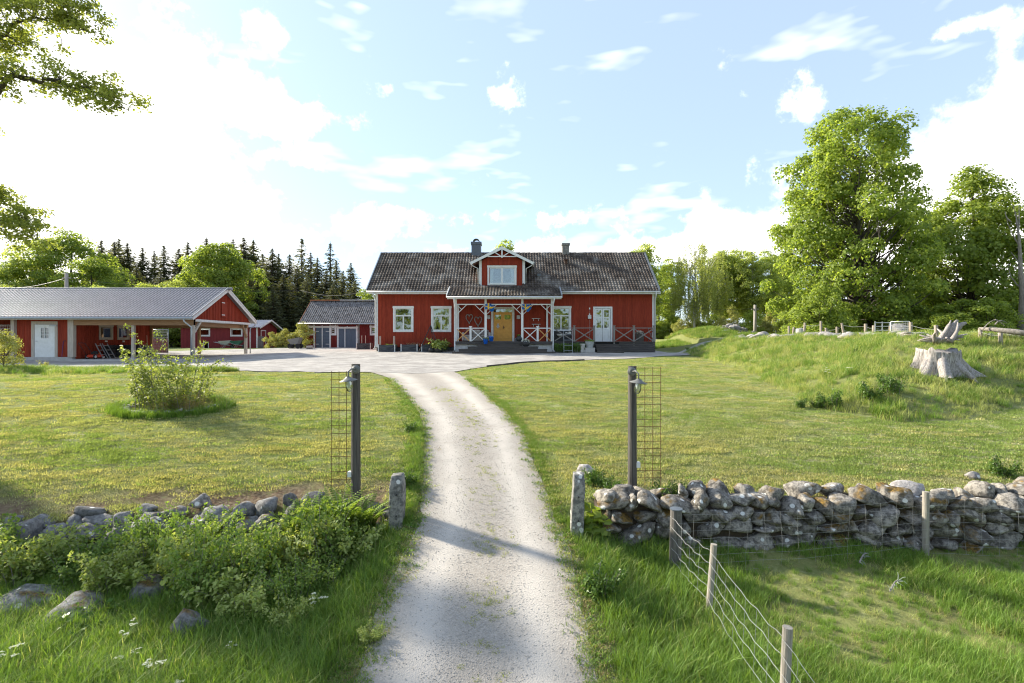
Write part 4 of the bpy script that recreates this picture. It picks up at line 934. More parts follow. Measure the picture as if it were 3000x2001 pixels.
    for i in range(2):
        for k in range(3): MB().box((px0+.03, -28.245)[i], (-28.275, px1-.03)[i], 30.995, 31.0, pz0+(pz1-pz0)*k/3+.013, pz0+(pz1-pz0)*(k+1)/3-.013).build('door_pane', GLASS, D)
    MB().box(px0-.1, px1+.1, 31.4, 31.42, pz0-.1, pz1+.1).build('dark_inside', DARKIN, D)  # near-black sheet painted for the shade inside the store
    MB().bar((-28.82, 30.93, 4.02), (-28.68, 30.93, 4.02), .02, .025).build('door_handle', STEEL, D); MB().box(-27.95, -27.5, 30.90, 30.95, 4.93, 4.98).build('door_closer', STEEL, D)
    return C
carport()

def tyre_mesh():
    mb = MB(); mb.lathe((0, 0, 0), [(.19, .02), (.24, 0), (.29, .005), (.315, .03), (.32, .06), (.32, .15), (.315, .18), (.29, .205), (.24, .21), (.19, .19), (.19, .02)], 28, cap=False)
    for k in range(28):
        a = 2*math.pi*k/28; mb.obox((.318*math.cos(a), .318*math.sin(a), .105), (-math.sin(a), math.cos(a), 0), (math.cos(a), math.sin(a), 0), (0, 0, 1), .022, .006, .06)
    return mb.mesh('tyre', RUBBER, smooth=False)
tm = tyre_mesh(); lev = ('at the bottom', 'second from bottom', 'third from bottom', 'lying on top')
for i, (x, y, wh) in enumerate(((-25.98, 33.05, 'beside the ladder'), (-25.95, 33.75, 'second along from the ladder'), (-25.98, 34.45, 'third along from the ladder'), (-25.95, 35.15, 'beside the pet carrier'))):
    for k in range(4):
        o = link('tyre', tm, None, (x+random.uniform(-.03, .03), y+random.uniform(-.03, .03), SLAB+k*.212), (0, 0, random.uniform(0, 6)))
        tag(o, f'black tyre {lev[k]} of the stack {wh}', 'tyre', 'tyres stacked in the carport')

def mower():
    p = Vector((-25.85, 31.75, SLAB)); T = thing('lawn_mower', p, 'red push lawn mower with black engine and folded-back handle', 'lawn mower')
    MR = mat('mower_red', (.62,.07,.03), (.5,.05,.02), 4, .4); X, Y, Z = p
    m = MB(); m.prism([(X-.24, Y-.36, Z+.10), (X-.24, Y+.30, Z+.10), (X-.24, Y+.40, Z+.16), (X-.24, Y+.36, Z+.26), (X-.24, Y-.30, Z+.28), (X-.24, Y-.40, Z+.2)], (.48, 0, 0)); m.build('deck', MR, T, bevel=.03)
    e = MB(); e.lathe((X, Y, Z+.27), [(.17, 0), (.17, .08), (.13, .12), (.13, .19), (.08, .22)], 16); e.box(X-.1, X+.1, Y-.2, Y-.02, Z+.3, Z+.43); e.build('engine', BLACK, T)
    MB().box(X-.08, X+.08, Y+.14, Y+.28, Z+.27, Z+.36).build('fuel_tank', mat('orange_plastic', (.7,.16,.03)), T)
    for sx in (-1, 1):
        for yy, r in ((-.30, .14), (.34, .10)):
            w = MB().lathe((X+sx*.25-.03, Y+yy, Z+r), [(r*.55, 0), (r, .005), (r, .055), (r*.55, .06)], 18, (1, 0, 0)).build('wheel', RUBBER, T)
            MB().lathe((X+sx*.25-.036, Y+yy, Z+r), [(r*.25, 0), (r*.6, .004), (r*.6, .068), (r*.25, .072)], 14, (1, 0, 0)).build('rim', OLDWHITE, w)
    hd = MB()
    for sx in (-.2, .2): hd.tube([(X+sx, Y-.36, Z+.2), (X+sx, Y-.72, Z+.66), (X+sx, Y-1.0, Z+.98)], .014, 8)
    hd.tube([(X-.2, Y-1.0, Z+.98), (X, Y-1.03, Z+1.0), (X+.2, Y-1.0, Z+.98)], .014, 8); hd.build('handle', BLACK, T, smooth=True)
mower()
def ladder(x, y, rz, h, w, lean, label):
    T = thing('step_ladder', (x, y, SLAB), label, 'ladder', 'aluminium ladders in the carport')
    d = Vector((-lean, 0, h)); s_ = Vector((0, 1, 0)); b = Vector((x, y, SLAB))
    for q in (0, w): MB().bar(b+s_*q, b+s_*q+d, .025, .05).build('side_rail', STEEL, T)
    n = int(h/.25)
    for k in range(1, n+1): MB().bar(b+d*(k/(n+.5)), b+d*(k/(n+.5))+s_*w, .03, .03).build('rung', STEEL, T)
ladder(-25.5, 31.95, 0, .95, .36, .5, 'short aluminium ladder leaning nearest the red mower')
ladder(-25.35, 32.35, 0, .95, .4, .55, 'short aluminium ladder leaning against the tyre stacks')
def carrier():
    T = thing('pet_carrier', (-25.9, 36.1, SLAB+.25), 'beige and grey plastic pet carrier standing on a black box', 'pet carrier'); BG = mat('beige_plastic', (.50,.46,.38)); GP = mat('grey_plastic', (.16,.16,.16))
    a = MB(); a.prism([(-26.2, 35.75, 3.17), (-26.2, 36.45, 3.17), (-26.2, 36.42, 3.45), (-26.2, 35.78, 3.45)], (.6, 0, 0)); a.build('base', BG, T, bevel=.04)
    a = MB(); a.prism([(-26.2, 35.76, 3.45), (-26.2, 36.44, 3.45), (-26.2, 36.3, 3.72), (-26.2, 35.9, 3.72)], (.6, 0, 0)); a.build('top', GP, T, bevel=.04)
    for k in range(6): MB().box(-25.605+0, -25.59, 35.85+k*.1, 35.865+k*.1, 3.22, 3.6).build('door_bar', STEEL, T)
    MB().tube([(-25.9, 35.95, 3.72), (-25.9, 36.0, 3.78), (-25.9, 36.2, 3.78), (-25.9, 36.25, 3.72)], .015, 6).build('handle', GP, T)
    B = thing('storage_box', (-25.9, 36.1, SLAB), 'low black box on the slab under the pet carrier', 'box'); m = MB(); m.box(-26.25, -25.5, 35.6, 36.6, SLAB, SLAB+.24); m.build('box_body', BLACK, B, bevel=.03); MB().box(-26.27, -25.48, 35.58, 36.62, SLAB+.19, SLAB+.25).build('lid', BLACK, B)
carrier()
o = MB().tube([(-26.3, 36.95, SLAB), (-26.32, 36.9, 4.45)], .02, 8); T = thing('broom', (-26.3, 36.95, SLAB), 'wooden broom leaning on the red wall by the carport rear post', 'broom'); o.build('stick', PINEP, T); MB().box(-26.36, -26.2, 36.8, 37.1, SLAB, SLAB+.09).build('brush', GREYW, T)
T = thing('walking_stick', (-27.1, 30.8, 3.06), 'thin purple walking stick leaning beside the white store door', 'stick'); PUR = mat('purple_metal', (.12,.06,.18)); MB().tube([(-27.12, 30.84, 3.06), (-27.12, 30.95, 4.02)], .014, 8).build('shaft', PUR, T); MB().tube([(-27.12, 30.95, 4.02), (-27.03, 30.95, 4.05), (-26.98, 30.95, 4.02)], .016, 8).build('grip', BLACK, T)
def mesh_panel(name, a, b, z0, z1, nx_, nz_, label, board=None, frame_=.025, m_=None):
    a, b = Vector(a), Vector(b); T = thing(name, (((a+b)/2).x, ((a+b)/2).y, z0), label, 'panel'); m_ = m_ or STEEL
    f = MB()
    for p in (a, b): f.tube([(p.x, p.y, z0), (p.x, p.y, z1)], frame_, 8)
    for z in (z0+.05, z1): f.tube([(a.x, a.y, z), (b.x, b.y, z)], frame_, 8)
    f.build('frame', m_, T, smooth=True)
    for k in range(1, nx_):
        p = a.lerp(b, k/nx_); MB().tube([(p.x, p.y, z0+.05), (p.x, p.y, z1)], .006, 4).build('upright_wire', m_, T)
    for k in range(1, nz_):
        z = z0+.05+(z1-z0-.05)*k/nz_; MB().tube([(a.x, a.y, z), (b.x, b.y, z)], .006, 4).build('cross_wire', m_, T)
    if board:
        n = 7; h = board/n
        for k in range(n): MB().box(min(a.x, b.x)+.25, max(a.x, b.x)-.02, a.y+.04, a.y+.06, z0+.05+k*h, z0+.04+(k+1)*h).build('board', mat('faded_pink_board', (.30,.135,.125), (.24,.10,.10)), T)
    return T
mesh_panel('dog_run_panel', (-28.15, 39.6, 0), (-26.6, 39.6, 0), 2.95, 4.92, 10, 16, 'galvanised mesh dog run panel with faded pink boards in its lower half', 1.2)
mesh_panel('mesh_screen', (-32.6, 31.2, 0), (-30.2, 31.2, 0), 2.9, 5.0, 22, 20, 'fine wire mesh panel closing the bay left of the store', None, .02, m_=OLDWHITE)
T = thing('paving_block', (-20.35, 37.0, SLAB), 'low brown timber block lying on the slab by the rear post', 'block'); m = MB(); m.box(-20.85, -20.05, 36.3, 36.7, SLAB, SLAB+.14); m.build('block_body', PINE, T, bevel=.02)

# ------------------------------------------------------------------ burgundy shed behind the carport
def shed():
    H = thing('henhouse_shed', (-28, 51, 3.2), 'low burgundy shed with corrugated roof and small high windows behind the carport', 'shed')
    x0, x1, y0, y1, z0, zt = -31.7, -24.4, 49.0, 53.0, 3.1, 5.36
    w = MB(); ops = [(-29.95, -28.95, 4.56, 5.24), (-26.85, -25.85, 4.56, 5.24), (-29.45, -29.05, 3.35, 3.92)]
    wall_boxes(w, x0, x1, z0, zt, y0, y0+.1, ops); w.box(x1-.1, x1, y0+.1, y1, z0, zt); w.box(x0, x0+.1, y0+.1, y1, z0, zt); w.box(x0, x1, y1-.1, y1, z0, zt); w.build('wall', REDD, H)
    cladding(x0+.05, x1-.08, z0+.1, zt, y0, ops, seed=41, w=.12, bat=.012).build('front_cladding', REDD, H, kind='stuff')
    cladding(y0+.05, y1, z0+.1, lambda y: zt+.75*(1-abs(y-51)/2.1), x1, [(49.7, 50.6, 3.2, 5.1)], axis='y', facing=1, seed=43, w=.12, bat=.012).build('gable_cladding', REDD, H, kind='stuff')
    for a, b, c, d in ops[:2]: window(H, a-.08, b+.08, c-.08, d+.08, y0-.012, 'single', False, .1, OLDWHITE)
    f = MB(); frame(f, -29.5, -29.0, 3.3, 3.97, .06, y0-.05, y0); f.build('hatch_frame', OLDWHITE, H); MB().box(-29.45, -29.05, y0+.3, y0+.32, 3.3, 3.95).build('hatch_dark', DARKIN, H)
    MB().box(x1-.12, x1+.03, y0-.03, y0+.12, z0, zt).build('corner_board', WHITE, H)
    for s_ in (0, 1):
        e = (y0-.35, zt-.02) if s_ == 0 else (y1+.35, zt-.02); m = corr(x0-.2, x1+.45, e, (51, 6.14), 46, .03); m.build('roof_sheet', mat('light_steel_sheet', (.40,.38,.38), (.33,.31,.31), 3, .5), H, kind='stuff')
        b = MB(); b.bar((x1+.47, e[0], e[1]-.06), (x1+.47, 51, 6.10), .03, .14); b.build('bargeboard', WHITE, H)
    XF[0] = xf_right(x1+.03); f = MB(); frame(f, 49.65, 50.65, 3.2, 5.12, .09, -.04, .0, 'lrt'); f.build('door_frame', OLDWHITE, H); MB().box(49.74, 50.56, -.02, -.0, 3.2, 5.03).build('door', REDD, H); XF[0] = None
    g = thing('pallet_gate', (-24.1, 49.0, 3.2), 'grey upright plank gate leaning at the corner of the burgundy shed', 'gate')
    for k in range(9): MB().bar((-24.2+.13*k*.55, 48.85-.06*k*.5, 3.2), (-24.2+.13*k*.55, 48.9-.06*k*.5, 4.5), .02, .06, (0, 1, 0)).build('plank', GREYW, g)
    for z in (3.5, 4.2): MB().bar((-24.25, 48.92, z), (-23.55, 48.68, z), .03, .07).build('rail', GREYW, g)
def corr(x0, x1, e, rdg, n, amp, jag=None):
    V = []; Fq = []; k = n*4+1; rows = 10
    for j in range(rows+1):
        t = j/rows; 
        for i in range(k):
            u = i/(k-1); V.append((x0+(x1-x0)*u, e[0]+(rdg[0]-e[0])*t, e[1]+(rdg[1]-e[1])*t+amp*math.cos(u*n*2*math.pi)+(.012*(j % 3 == 0))))
    for j in range(rows):
        for i in range(k-1): Fq.append((j*k+i, j*k+i+1, (j+1)*k+i+1, (j+1)*k+i))
    m = MB(); m.v = V; m.f = Fq; m.sm = True; return m
shed()

# ------------------------------------------------------------------ garage outbuilding left of the farmhouse
def garage():
    H = thing('garage', (-14, 51, 3.3), 'weathered red outbuilding with blue grey double doors and old corrugated roof', 'garage')
    x0, x1, y0, y1, z0, zt = -19.35, -8.6, 48.0, 53.4, 3.3, 5.66
    ops = [(-18.45, -17.1, 3.3, 5.42), (-16.3, -14.6, 3.3, 5.35), (-18.98, -18.65, 4.7, 5.4), (-16.93, -16.6, 4.7, 5.4), (-13.15, -12.8, 4.6, 5.4)]
    w = MB(); wall_boxes(w, x0, x1, z0, zt, y0, y0+.1, ops); w.box(x0, x0+.1, y0+.1, y1, z0, zt); w.box(x1-.1, x1, y0+.1, y1, z0, zt); w.box(x0, x1, y1-.1, y1, z0, zt); w.build('wall', REDD, H)
    cladding(x0, x1, z0+.12, zt+.05, y0, ops, seed=51, w=.16, bat=.02).build('front_cladding', mat('worn_red_paint', (.20,.024,.018), (.12,.014,.012), 4, .85, .3, (3,3,.4), island=.18, c3=(.26,.16,.12), s3=9, f3=(.68,.8)), H, kind='stuff')
    cladding(y0, y1, z0+.1, lambda y: zt+2.2*(1-abs(y-50.5)/2.6), x0, [], axis='y', facing=-1, seed=53).build('gable_cladding', REDD, H, kind='stuff')
    MB().box(x0, x1, y0-.02, y0+.1, 3.05, 3.42).build('plinth', STONED, H)
    corr(x0-.45, x1+.3, (47.55, 5.72), (50.5, 8.02), 58, .035).build('roof_sheet', ETERN, H, kind='stuff'); corr(x0-.45, x1+.3, (53.6, 5.72), (50.5, 8.02), 58, .035).build('roof_sheet', ETERN, H, kind='stuff')
    MB().bar((x0-.47, 50.5, 8.06), (-16.9, 50.5, 8.06), .5, .08).build('ridge_cap', mat('orange_ridge', (.45,.19,.09), (.36,.15,.08)), H); MB().bar((-16.9, 50.5, 8.07), (x1+.3, 50.5, 8.07), .5, .08).build('ridge_cap', mat('pale_ridge', (.58,.56,.53)), H)
    MB().bar((x0-.45, 47.52, 5.66), (x0-.45, 50.5, 7.98), .04, .12).build('bargeboard', mat('orange_ridge', (.45,.19,.09)), H)
    MB().tube([(x0-.5, 47.48, 5.66), (x1, 47.48, 5.64)], .06, 8).build('gutter', STEEL, H, smooth=True)
    MB().box(x0, x1, 47.6, 48.0, 5.60, 5.66).build('soffit', GREYW, H)
    # ornate white frames
    def spike(m, x, z, s=.10): m.prism([(x-s, y0-.06, z), (x+s, y0-.06, z), (x, y0-.06, z+s*1.5)], (0, .04, 0))
    def gate(a, b, c, d, horiz, split, lab):
        f = MB(); frame(f, a-.14, b+.14, c-.05, d+.16, .15, y0-.06, y0+.02, 'lrt'); f.box(a-.22, b+.22, y0-.075, y0-.0, d+.10, d+.18); spike(f, a-.07, d+.18); spike(f, b+.07, d+.18); spike(f, (a+b)/2, d+.18, .06)
        G_ = f.build('double_door', WHITE, H, label=lab)
        for p, q in ((a, split-.04), (split+.04, b)):
            if horiz:
                n = 14; hh = (d-c)/n
                for k in range(n): MB().box(p+.01, q-.01, y0-.02, y0+.03, c+k*hh+.006, c+(k+1)*hh-.004).build('door_board', GARD, G_)
                MB().box(p, q, y0+.03, y0+.05, c, d).build('door_back', DARKIN, G_)
                hx = (p, p+.35) if p == a else (q-.35, q)
                for z in (c+.35, d-.35): MB().box(hx[0], hx[1], y0-.035, y0-.02, z, z+.045).build('strap_hinge', WHITE, G_)
            else:
                n = max(4, int((q-p)/.11)); hh = (q-p)/n
                for k in range(n): MB().box(p+k*hh+.004, p+(k+1)*hh-.004, y0-.02, y0+.03, c, d).build('door_board', GARD, G_)
                MB().box(p, q, y0+.03, y0+.05, c, d).build('door_back', DARKIN, G_)
        MB().box(split-.04, split+.04, y0-.045, y0+.0, c-.03, d).build('meeting_post', WHITE, G_); h = MB(); h.bar((split+.1, y0-.06, c+1.05), (split-.1, y0-.06, c+1.05), .025, .03); h.build('latch', STEEL, G_)
    gate(-18.45, -17.1, 3.38, 5.28, True, -17.78, 'blue grey double door of horizontal boards with strap hinges'); gate(-16.25, -14.6, 3.38, 5.2, False, -15.65, 'wider blue grey double door of vertical boards')
    for a, b in ((-18.98, -18.65), (-16.93, -16.6), (-13.15, -12.8)):
        ww = window(H, a-.16, b+.16, 4.58, 5.46, y0-.02, 'three', False, .15); f = MB(); spike(f, a-.08, 5.48, .08); spike(f, b+.08, 5.48, .08); f.build('finial', WHITE, ww, kind='stuff')
    MB().box(-14.45, -14.28, y0-.05, y0+.02, 3.35, 5.6).build('bare_post', GREYW, H)
garage()

# ------------------------------------------------------------------ barrows
def barrow(x, y, rz, col, label):
    z = gz(x, y); T = thing('wheelbarrow', (x, y, z), label, 'wheelbarrow', 'wheelbarrows by the burgundy shed'); m = mat('barrow_'+label.split()[0], col, tuple(c*.8 for c in col), 4, .5)
    def bx(q): c, s_ = math.cos(rz), math.sin(rz); return Vector((x+q[0]*c-q[1]*s_, y+q[0]*s_+q[1]*c, z+q[2]))
    t = MB(); b0 = [(-.28, -.2, .34), (.3, -.2, .34), (.3, .2, .34), (-.28, .2, .34)]; t0 = [(-.48, -.36, .66), (.58, -.36, .72), (.58, .36, .72), (-.48, .36, .66)]; t1 = [(p[0]*.95, p[1]*.93, p[2]) for p in t0]; b1 = [(p[0]*.95, p[1]*.93, p[2]+.03) for p in b0]
    V = [bx(p) for p in b0+t0+t1+b1]; t.add(V, [(0, 1, 2, 3)]+[(i, (i+1) % 4, 4+(i+1) % 4, 4+i) for i in range(4)]+[(4+i, 4+(i+1) % 4, 8+(i+1) % 4, 8+i) for i in range(4)]+[(8+i, 8+(i+1) % 4, 12+(i+1) % 4, 12+i) for i in range(4)]+[(12, 13, 14, 15)]); t.build('tray', m, T)
    for s_ in (-1, 1):
        MB().tube([bx((.62, s_*.06, .2)), bx((0, s_*.24, .34)), bx((-.5, s_*.28, .5)), bx((-.85, s_*.29, .58))], .018, 8).build('handle', STEEL, T)
        MB().tube([bx((-.1, s_*.24, .36)), bx((-.32, s_*.26, .02)), bx((-.15, s_*.26, .02)), bx((.1, s_*.22, .34))], .016, 6).build('leg', STEEL, T)
    c = bx((.62, 0, .19)); MB().lathe(c-Vector((-math.sin(rz)*.04*0, 0, 0)), [(.09, -.04), (.18, -.035), (.19, 0), (.18, .035), (.09, .04)], 18, (-math.sin(rz), math.cos(rz), 0)).build('wheel', RUBBER, T)
barrow(-26.6, 47.4, R(15), (.50,.52,.50), 'pale grey wheelbarrow standing by the burgundy shed wall'); barrow(-25.4, 47.2, R(10), (.05,.16,.13), 'green wheelbarrow standing beside the pale grey one')
def cart():
    x, y = -18.95, 44.8; z = gz(x, y)+.03; T = thing('tipping_cart', (x, y, z), 'grey steel tipping cart on black tyres at the edge of the yard', 'cart'); m = mat('cart_grey', (.22,.22,.21), (.18,.18,.175), 4, .55)
    t = MB(); b0 = [(-.3, -.3, .36), (.28, -.3, .36), (.28, .3, .36), (-.3, .3, .36)]; t0 = [(-.56, -.42, .78), (.5, -.42, .95), (.5, .42, .95), (-.56, .42, .78)]; t1 = [(p[0]*.94, p[1]*.92, p[2]) for p in t0]; b1 = [(p[0]*.94, p[1]*.92, p[2]+.04) for p in b0]
    V = [Vector((x+p[0], y+p[1], z+p[2])) for p in b0+t0+t1+b1]; t.add(V, [(0, 1, 2, 3)]+[(i, (i+1) % 4, 4+(i+1) % 4, 4+i) for i in range(4)]+[(4+i, 4+(i+1) % 4, 8+(i+1) % 4, 8+i) for i in range(4)]+[(8+i, 8+(i+1) % 4, 12+(i+1) % 4, 12+i) for i in range(4)]+[(12, 13, 14, 15)]); t.build('tray', m, T)
    for dx, dy in ((-.38, -.25), (.33, -.34), (-.38, .25), (.33, .34)):
        w = MB().lathe((x+dx, y+dy-.05, z+.2), [(.1, 0), (.2, .01), (.2, .1), (.1, .11)], 16, (0, 1, 0)).build('wheel', RUBBER, T)
    for dx in (-.38, .33): MB().tube([(x+dx, y-.34, z+.2), (x+dx, y+.34, z+.2)], .02, 6).build('axle', BLACK, T)
    MB().bar((x-.38, y, z+.24), (x+.33, y, z+.33), .06, .06).build('chassis', BLACK, T); MB().tube([(x-.38, y, z+.24), (x-.2, y-.7, z+.05)], .02, 6).build('drawbar', BLACK, T)
cart()
# ------------------------------------------------------------------ foliage
MAPLE = leafmat('maple_leaf', (.15,.23,.035), (.37,.44,.11), .64, .5, .06)
MAPLEL = leafmat('pale_maple_leaf', (.16,.235,.035), (.38,.45,.11), .62, .5, .06)  # slightly paler leaf green than the tallest maple
OAKL = leafmat('oak_leaf', (.19,.24,.055), (.38,.41,.13), .68, .55, .05)
ASPEN = leafmat('aspen_leaf', (.24,.32,.08), (.50,.55,.20), .7, .5, .1)
BIRCHL = leafmat('birch_leaf', (.20,.25,.08), (.41,.44,.18), .65, .55, .1)
SPRUCE = leafmat('spruce_needles', (.075,.09,.04), (.17,.17,.08), .4, .7, .2)
RASP = leafmat('raspberry_leaf', (.20,.285,.05), (.50,.55,.20), .45, .6, .12)
FERNL = leafmat('fern_leaf', (.13,.22,.03), (.27,.36,.08), .5, .6, .1)
SHRUBL = leafmat('shrub_leaf', (.14,.19,.045), (.32,.36,.11), .5, .55, .1)
DARKP = leafmat('dark_plant_leaf', (.055,.12,.018), (.13,.21,.035), .35, .4, .1)
BUSHY = leafmat('yellow_bush_leaf', (.26,.28,.07), (.44,.43,.15), .45, .6, .1)
PETAL = leafmat('white_petal', (.80,.80,.74), (.70,.72,.60), .3, .7, .02)
def unit(v): return v/np.maximum(np.linalg.norm(v, axis=1, keepdims=True), 1e-9)
def leaves(P_, out, size, r, jit=.75, asp=.62, droop=0.0, fold=.25):
    """one folded four-point leaf at every point of P_, facing roughly along out"""
    n = len(P_); N_ = unit(out+r.normal(0, jit, (n, 3))); t = unit(np.cross(N_, r.normal(0, 1, (n, 3)))); t[:, 2] -= droop; t = unit(t-N_*np.sum(t*N_, 1, keepdims=True)); b = np.cross(N_, t)
    s = (size*r.uniform(.65, 1.25, n))[:, None]
    V = np.stack([P_-t*s*.5, P_+b*s*asp*.5+N_*s*fold*.3-t*s*.05, P_+t*s*.5, P_-b*s*asp*.5+N_*s*fold*.3-t*s*.05], 1).reshape(-1, 3)
    return V, np.arange(4*n).reshape(n, 4)
def clump_points(C, rad, per, r, shell=.55, squash=.8):
    k = len(C); d = unit(r.normal(0, 1, (k*per, 3))); d[:, 2] = np.where(d[:, 2] < -.55, -d[:, 2]*.6, d[:, 2]); rr = (r.uniform(shell**3, 1, k*per))**(1/3)
    off = d*rr[:, None]*np.repeat(rad, per)[:, None]; off[:, 2] *= squash
    return np.repeat(C, per, 0)+off, d
def limb(mb, a, b, r0, r1, r, sag=.12, n=5, seg=6):
    a, b = Vector(a), Vector(b); L = (b-a).length; j = Vector(r.normal(0, .06*L, 3)); pts = [a.lerp(b, t)+j*math.sin(t*math.pi)+Vector((0, 0, sag*L*math.sin(t*math.pi))) for t in np.linspace(0, 1, n)]
    mb.tube(pts, [r0+(r1-r0)*t for t in np.linspace(0, 1, n)], seg); return pts
def broadleaf(name, H, prof, trunk_r, nclump, per, crad, lsize, lm, bark, seed, base=.12, lobes=0, squash=.75, forks=1, jit=.7, shell=.5, inner=.25, asp=.7, holes=0.0):
    """prof(t) -> crown radius at height fraction t; returns (trunk mesh, crown mesh)"""
    r = np.random.default_rng(seed); mb = MB(); tops = []
    bend = r.normal(0, .02*H, 2)
    trunk = [Vector((bend[0]*math.sin(t*3), bend[1]*math.sin(t*2.3), H*t*.92)) for t in np.linspace(0, 1, 10)]
    mb.tube([trunk[0]-Vector((0, 0, .3))]+trunk, [trunk_r*1.45]+[trunk_r*(1.25 if i == 0 else 1)*(1-i/10.5) for i in range(10)], 10)
    C = []; tries = 0; lob = r.uniform(0, 6.28, 4)
    while len(C) < nclump and tries < nclump*40:
        tries += 1; t = r.uniform(base, 1.0); R0 = prof(t)
        if R0 <= 0 or r.uniform() > (R0/max(prof(q) for q in (.2, .35, .5, .65)))**.9+.05: continue
        a = r.uniform(0, 6.283); rf = R0*(1+.16*math.sin(3*a+lob[0]+t*5)+.12*math.sin(5*a+lob[1]-t*9)); d = rf*(r.uniform(inner, 1)**.5)
        p = np.array([d*math.cos(a), d*math.sin(a), H*t])
        if holes and mnoise.noise(Vector(p*.28)+Vector((seed, 0, 0))) > holes: continue
        if C and min(np.linalg.norm(np.array(C)-p, axis=1)) < crad*.62: continue
        C.append(p)
    C = np.array(C)
    for p in C:
        h0 = max(.08*H, p[2]-np.hypot(p[0], p[1])*r.uniform(.55, .95)-.3); k = min(8, max(0, h0/(H*.92)*9)); i = int(k); a = trunk[i].lerp(trunk[i+1], k-i); rr = trunk_r*(1-k/10)*.26
        limb(mb, a, p, max(.02, rr), .012, r, -.10)
    rad = crad*r.uniform(.7, 1.25, len(C)); Pp, dd = clump_points(C, rad, per, r, shell, squash)
    out = dd+np.array([0, 0, .55])+.3*unit(Pp-np.array([0, 0, H*.5]))
    V, Fq = leaves(Pp, out, lsize, r, jit, asp, .3)
    return mb.mesh(name+'_trunk', bark, smooth=True), npmesh(name+'_crown', V, Fq, lm)
def spruce(name, H, Rb, seed, dens=1.0, bare=.05, gap=.3):
    r = np.random.default_rng(seed); mb = MB(); mb.tube([(0, 0, -.3), (0, 0, H*.5), (0, 0, H)], [H*.014, H*.009, .012], 8); Pt = []; Dr = []; z = H*bare
    while z < H*.985:
        t = z/H; L = Rb*((1-t)**.66-.12*(1-t)**4)*r.uniform(.8, 1.12)*min(1, .25+(1-t)*5)+.06; n = int(6+5*(1-t)); a0 = r.uniform(0, 6.28)
        for k in range(n):
            if r.uniform() < gap*.5: continue
            a = a0+6.283*k/n+r.uniform(-.25, .25); l = L*r.uniform(.65, 1.12); m = max(5, int(l*7*dens)); dr = .42*(1-t)+.05
            if l > .8: mb.tube([(0, 0, z), (math.cos(a)*l*.5, math.sin(a)*l*.5, z-dr*l*.25), (math.cos(a)*l*.9, math.sin(a)*l*.9, z-dr*l*.4)], [.022, .012, .005], 4, False)
            for q in range(m):
                u = (q+r.uniform(0, 1))/m; w = (.10+.30*(1-u))*min(l, 2.2)*.55*r.normal(0, .75)
                x = l*u; zz = z-dr*l*(u-.42*u*u)+r.normal(0, .05)
                Pt.append((math.cos(a)*x-math.sin(a)*w, math.sin(a)*x+math.cos(a)*w, zz-abs(w)*.25)); Dr.append((math.cos(a)+r.normal(0, .35), math.sin(a)+r.normal(0, .35), -.35-.25*r.uniform()))
        z += H*.021*(1-.45*t)*r.uniform(.8, 1.2)
    Pt = np.array(Pt); t = unit(np.array(Dr)); up = unit(np.array([0, 0, 1.])+r.normal(0, .45, Pt.shape)); b = unit(np.cross(t, up)); s = r.uniform(.30, .58, len(Pt))[:, None]*(.8+.4*(1-Pt[:, 2:3]/H))*np.clip(.4+(1-Pt[:, 2:3]/H)*4, .4, 1); w = s*.24
    V = np.stack([Pt-t*s*.5, Pt+b*w-t*s*.1+np.array([0, 0, -.04]), Pt+t*s*.5, Pt-b*w-t*s*.1+np.array([0, 0, -.04])], 1).reshape(-1, 3)
    return mb.mesh(name+'_trunk', BARK, smooth=True), npmesh(name+'_crown', V, np.arange(len(V)).reshape(-1, 4), SPRUCE)
def weeping(name, H, seed):
    r = np.random.default_rng(seed); mb = MB(); mb.tube([(0, 0, -.3), (.1, 0, H*.35), (-.1, .1, H*.7), (.05, 0, H*.97)], [.2, .15, .09, .02], 8); Pt = []
    for k in range(70):
        t = r.uniform(.32, 1.0); R0 = H*.26*math.sin(math.pi*min(1, (t-.15)*.95))**.6; a = r.uniform(0, 6.28); d = R0*r.uniform(.25, 1); e = (d*math.cos(a), d*math.sin(a), H*t)
        limb(mb, (0, 0, max(.2*H, H*t-d*1.1)), e, .045, .01, r, .12)
        for s_ in range(8):
            ex, ey = e[0]+r.normal(0, .35), e[1]+r.normal(0, .35); L = r.uniform(.8, 3.0)*(1.1 if t < .85 else .6)
            m = int(L*20); u = np.linspace(0, 1, m); Pt.append(np.stack([ex+.15*np.sin(u*3+k)+r.normal(0, .07, m), ey+r.normal(0, .07, m), e[2]+.25-L*u+r.normal(0, .05, m)], 1))
    Pt = np.concatenate(Pt); V, Fq = leaves(Pt, np.tile([0, -.3, .3], (len(Pt), 1)), .19, r, 1.0, .6, .9)
    return mb.mesh(name+'_trunk', BARKB, smooth=True), npmesh(name+'_crown', V, Fq, BIRCHL)
def plant_tree(kind, meshes, x, y, label, group=None, rz=0., sc=(1, 1, 1), cat='tree', z=None, names=('trunk', 'crown')):
    T = thing(kind, (x, y, gz(x, y) if z is None else z), label, cat, group, rz); T.scale = sc
    for n_, me in zip(names, meshes): link(n_, me, T)
    return T
def tab(ts, rs): return lambda t: float(np.interp(t, ts, rs))
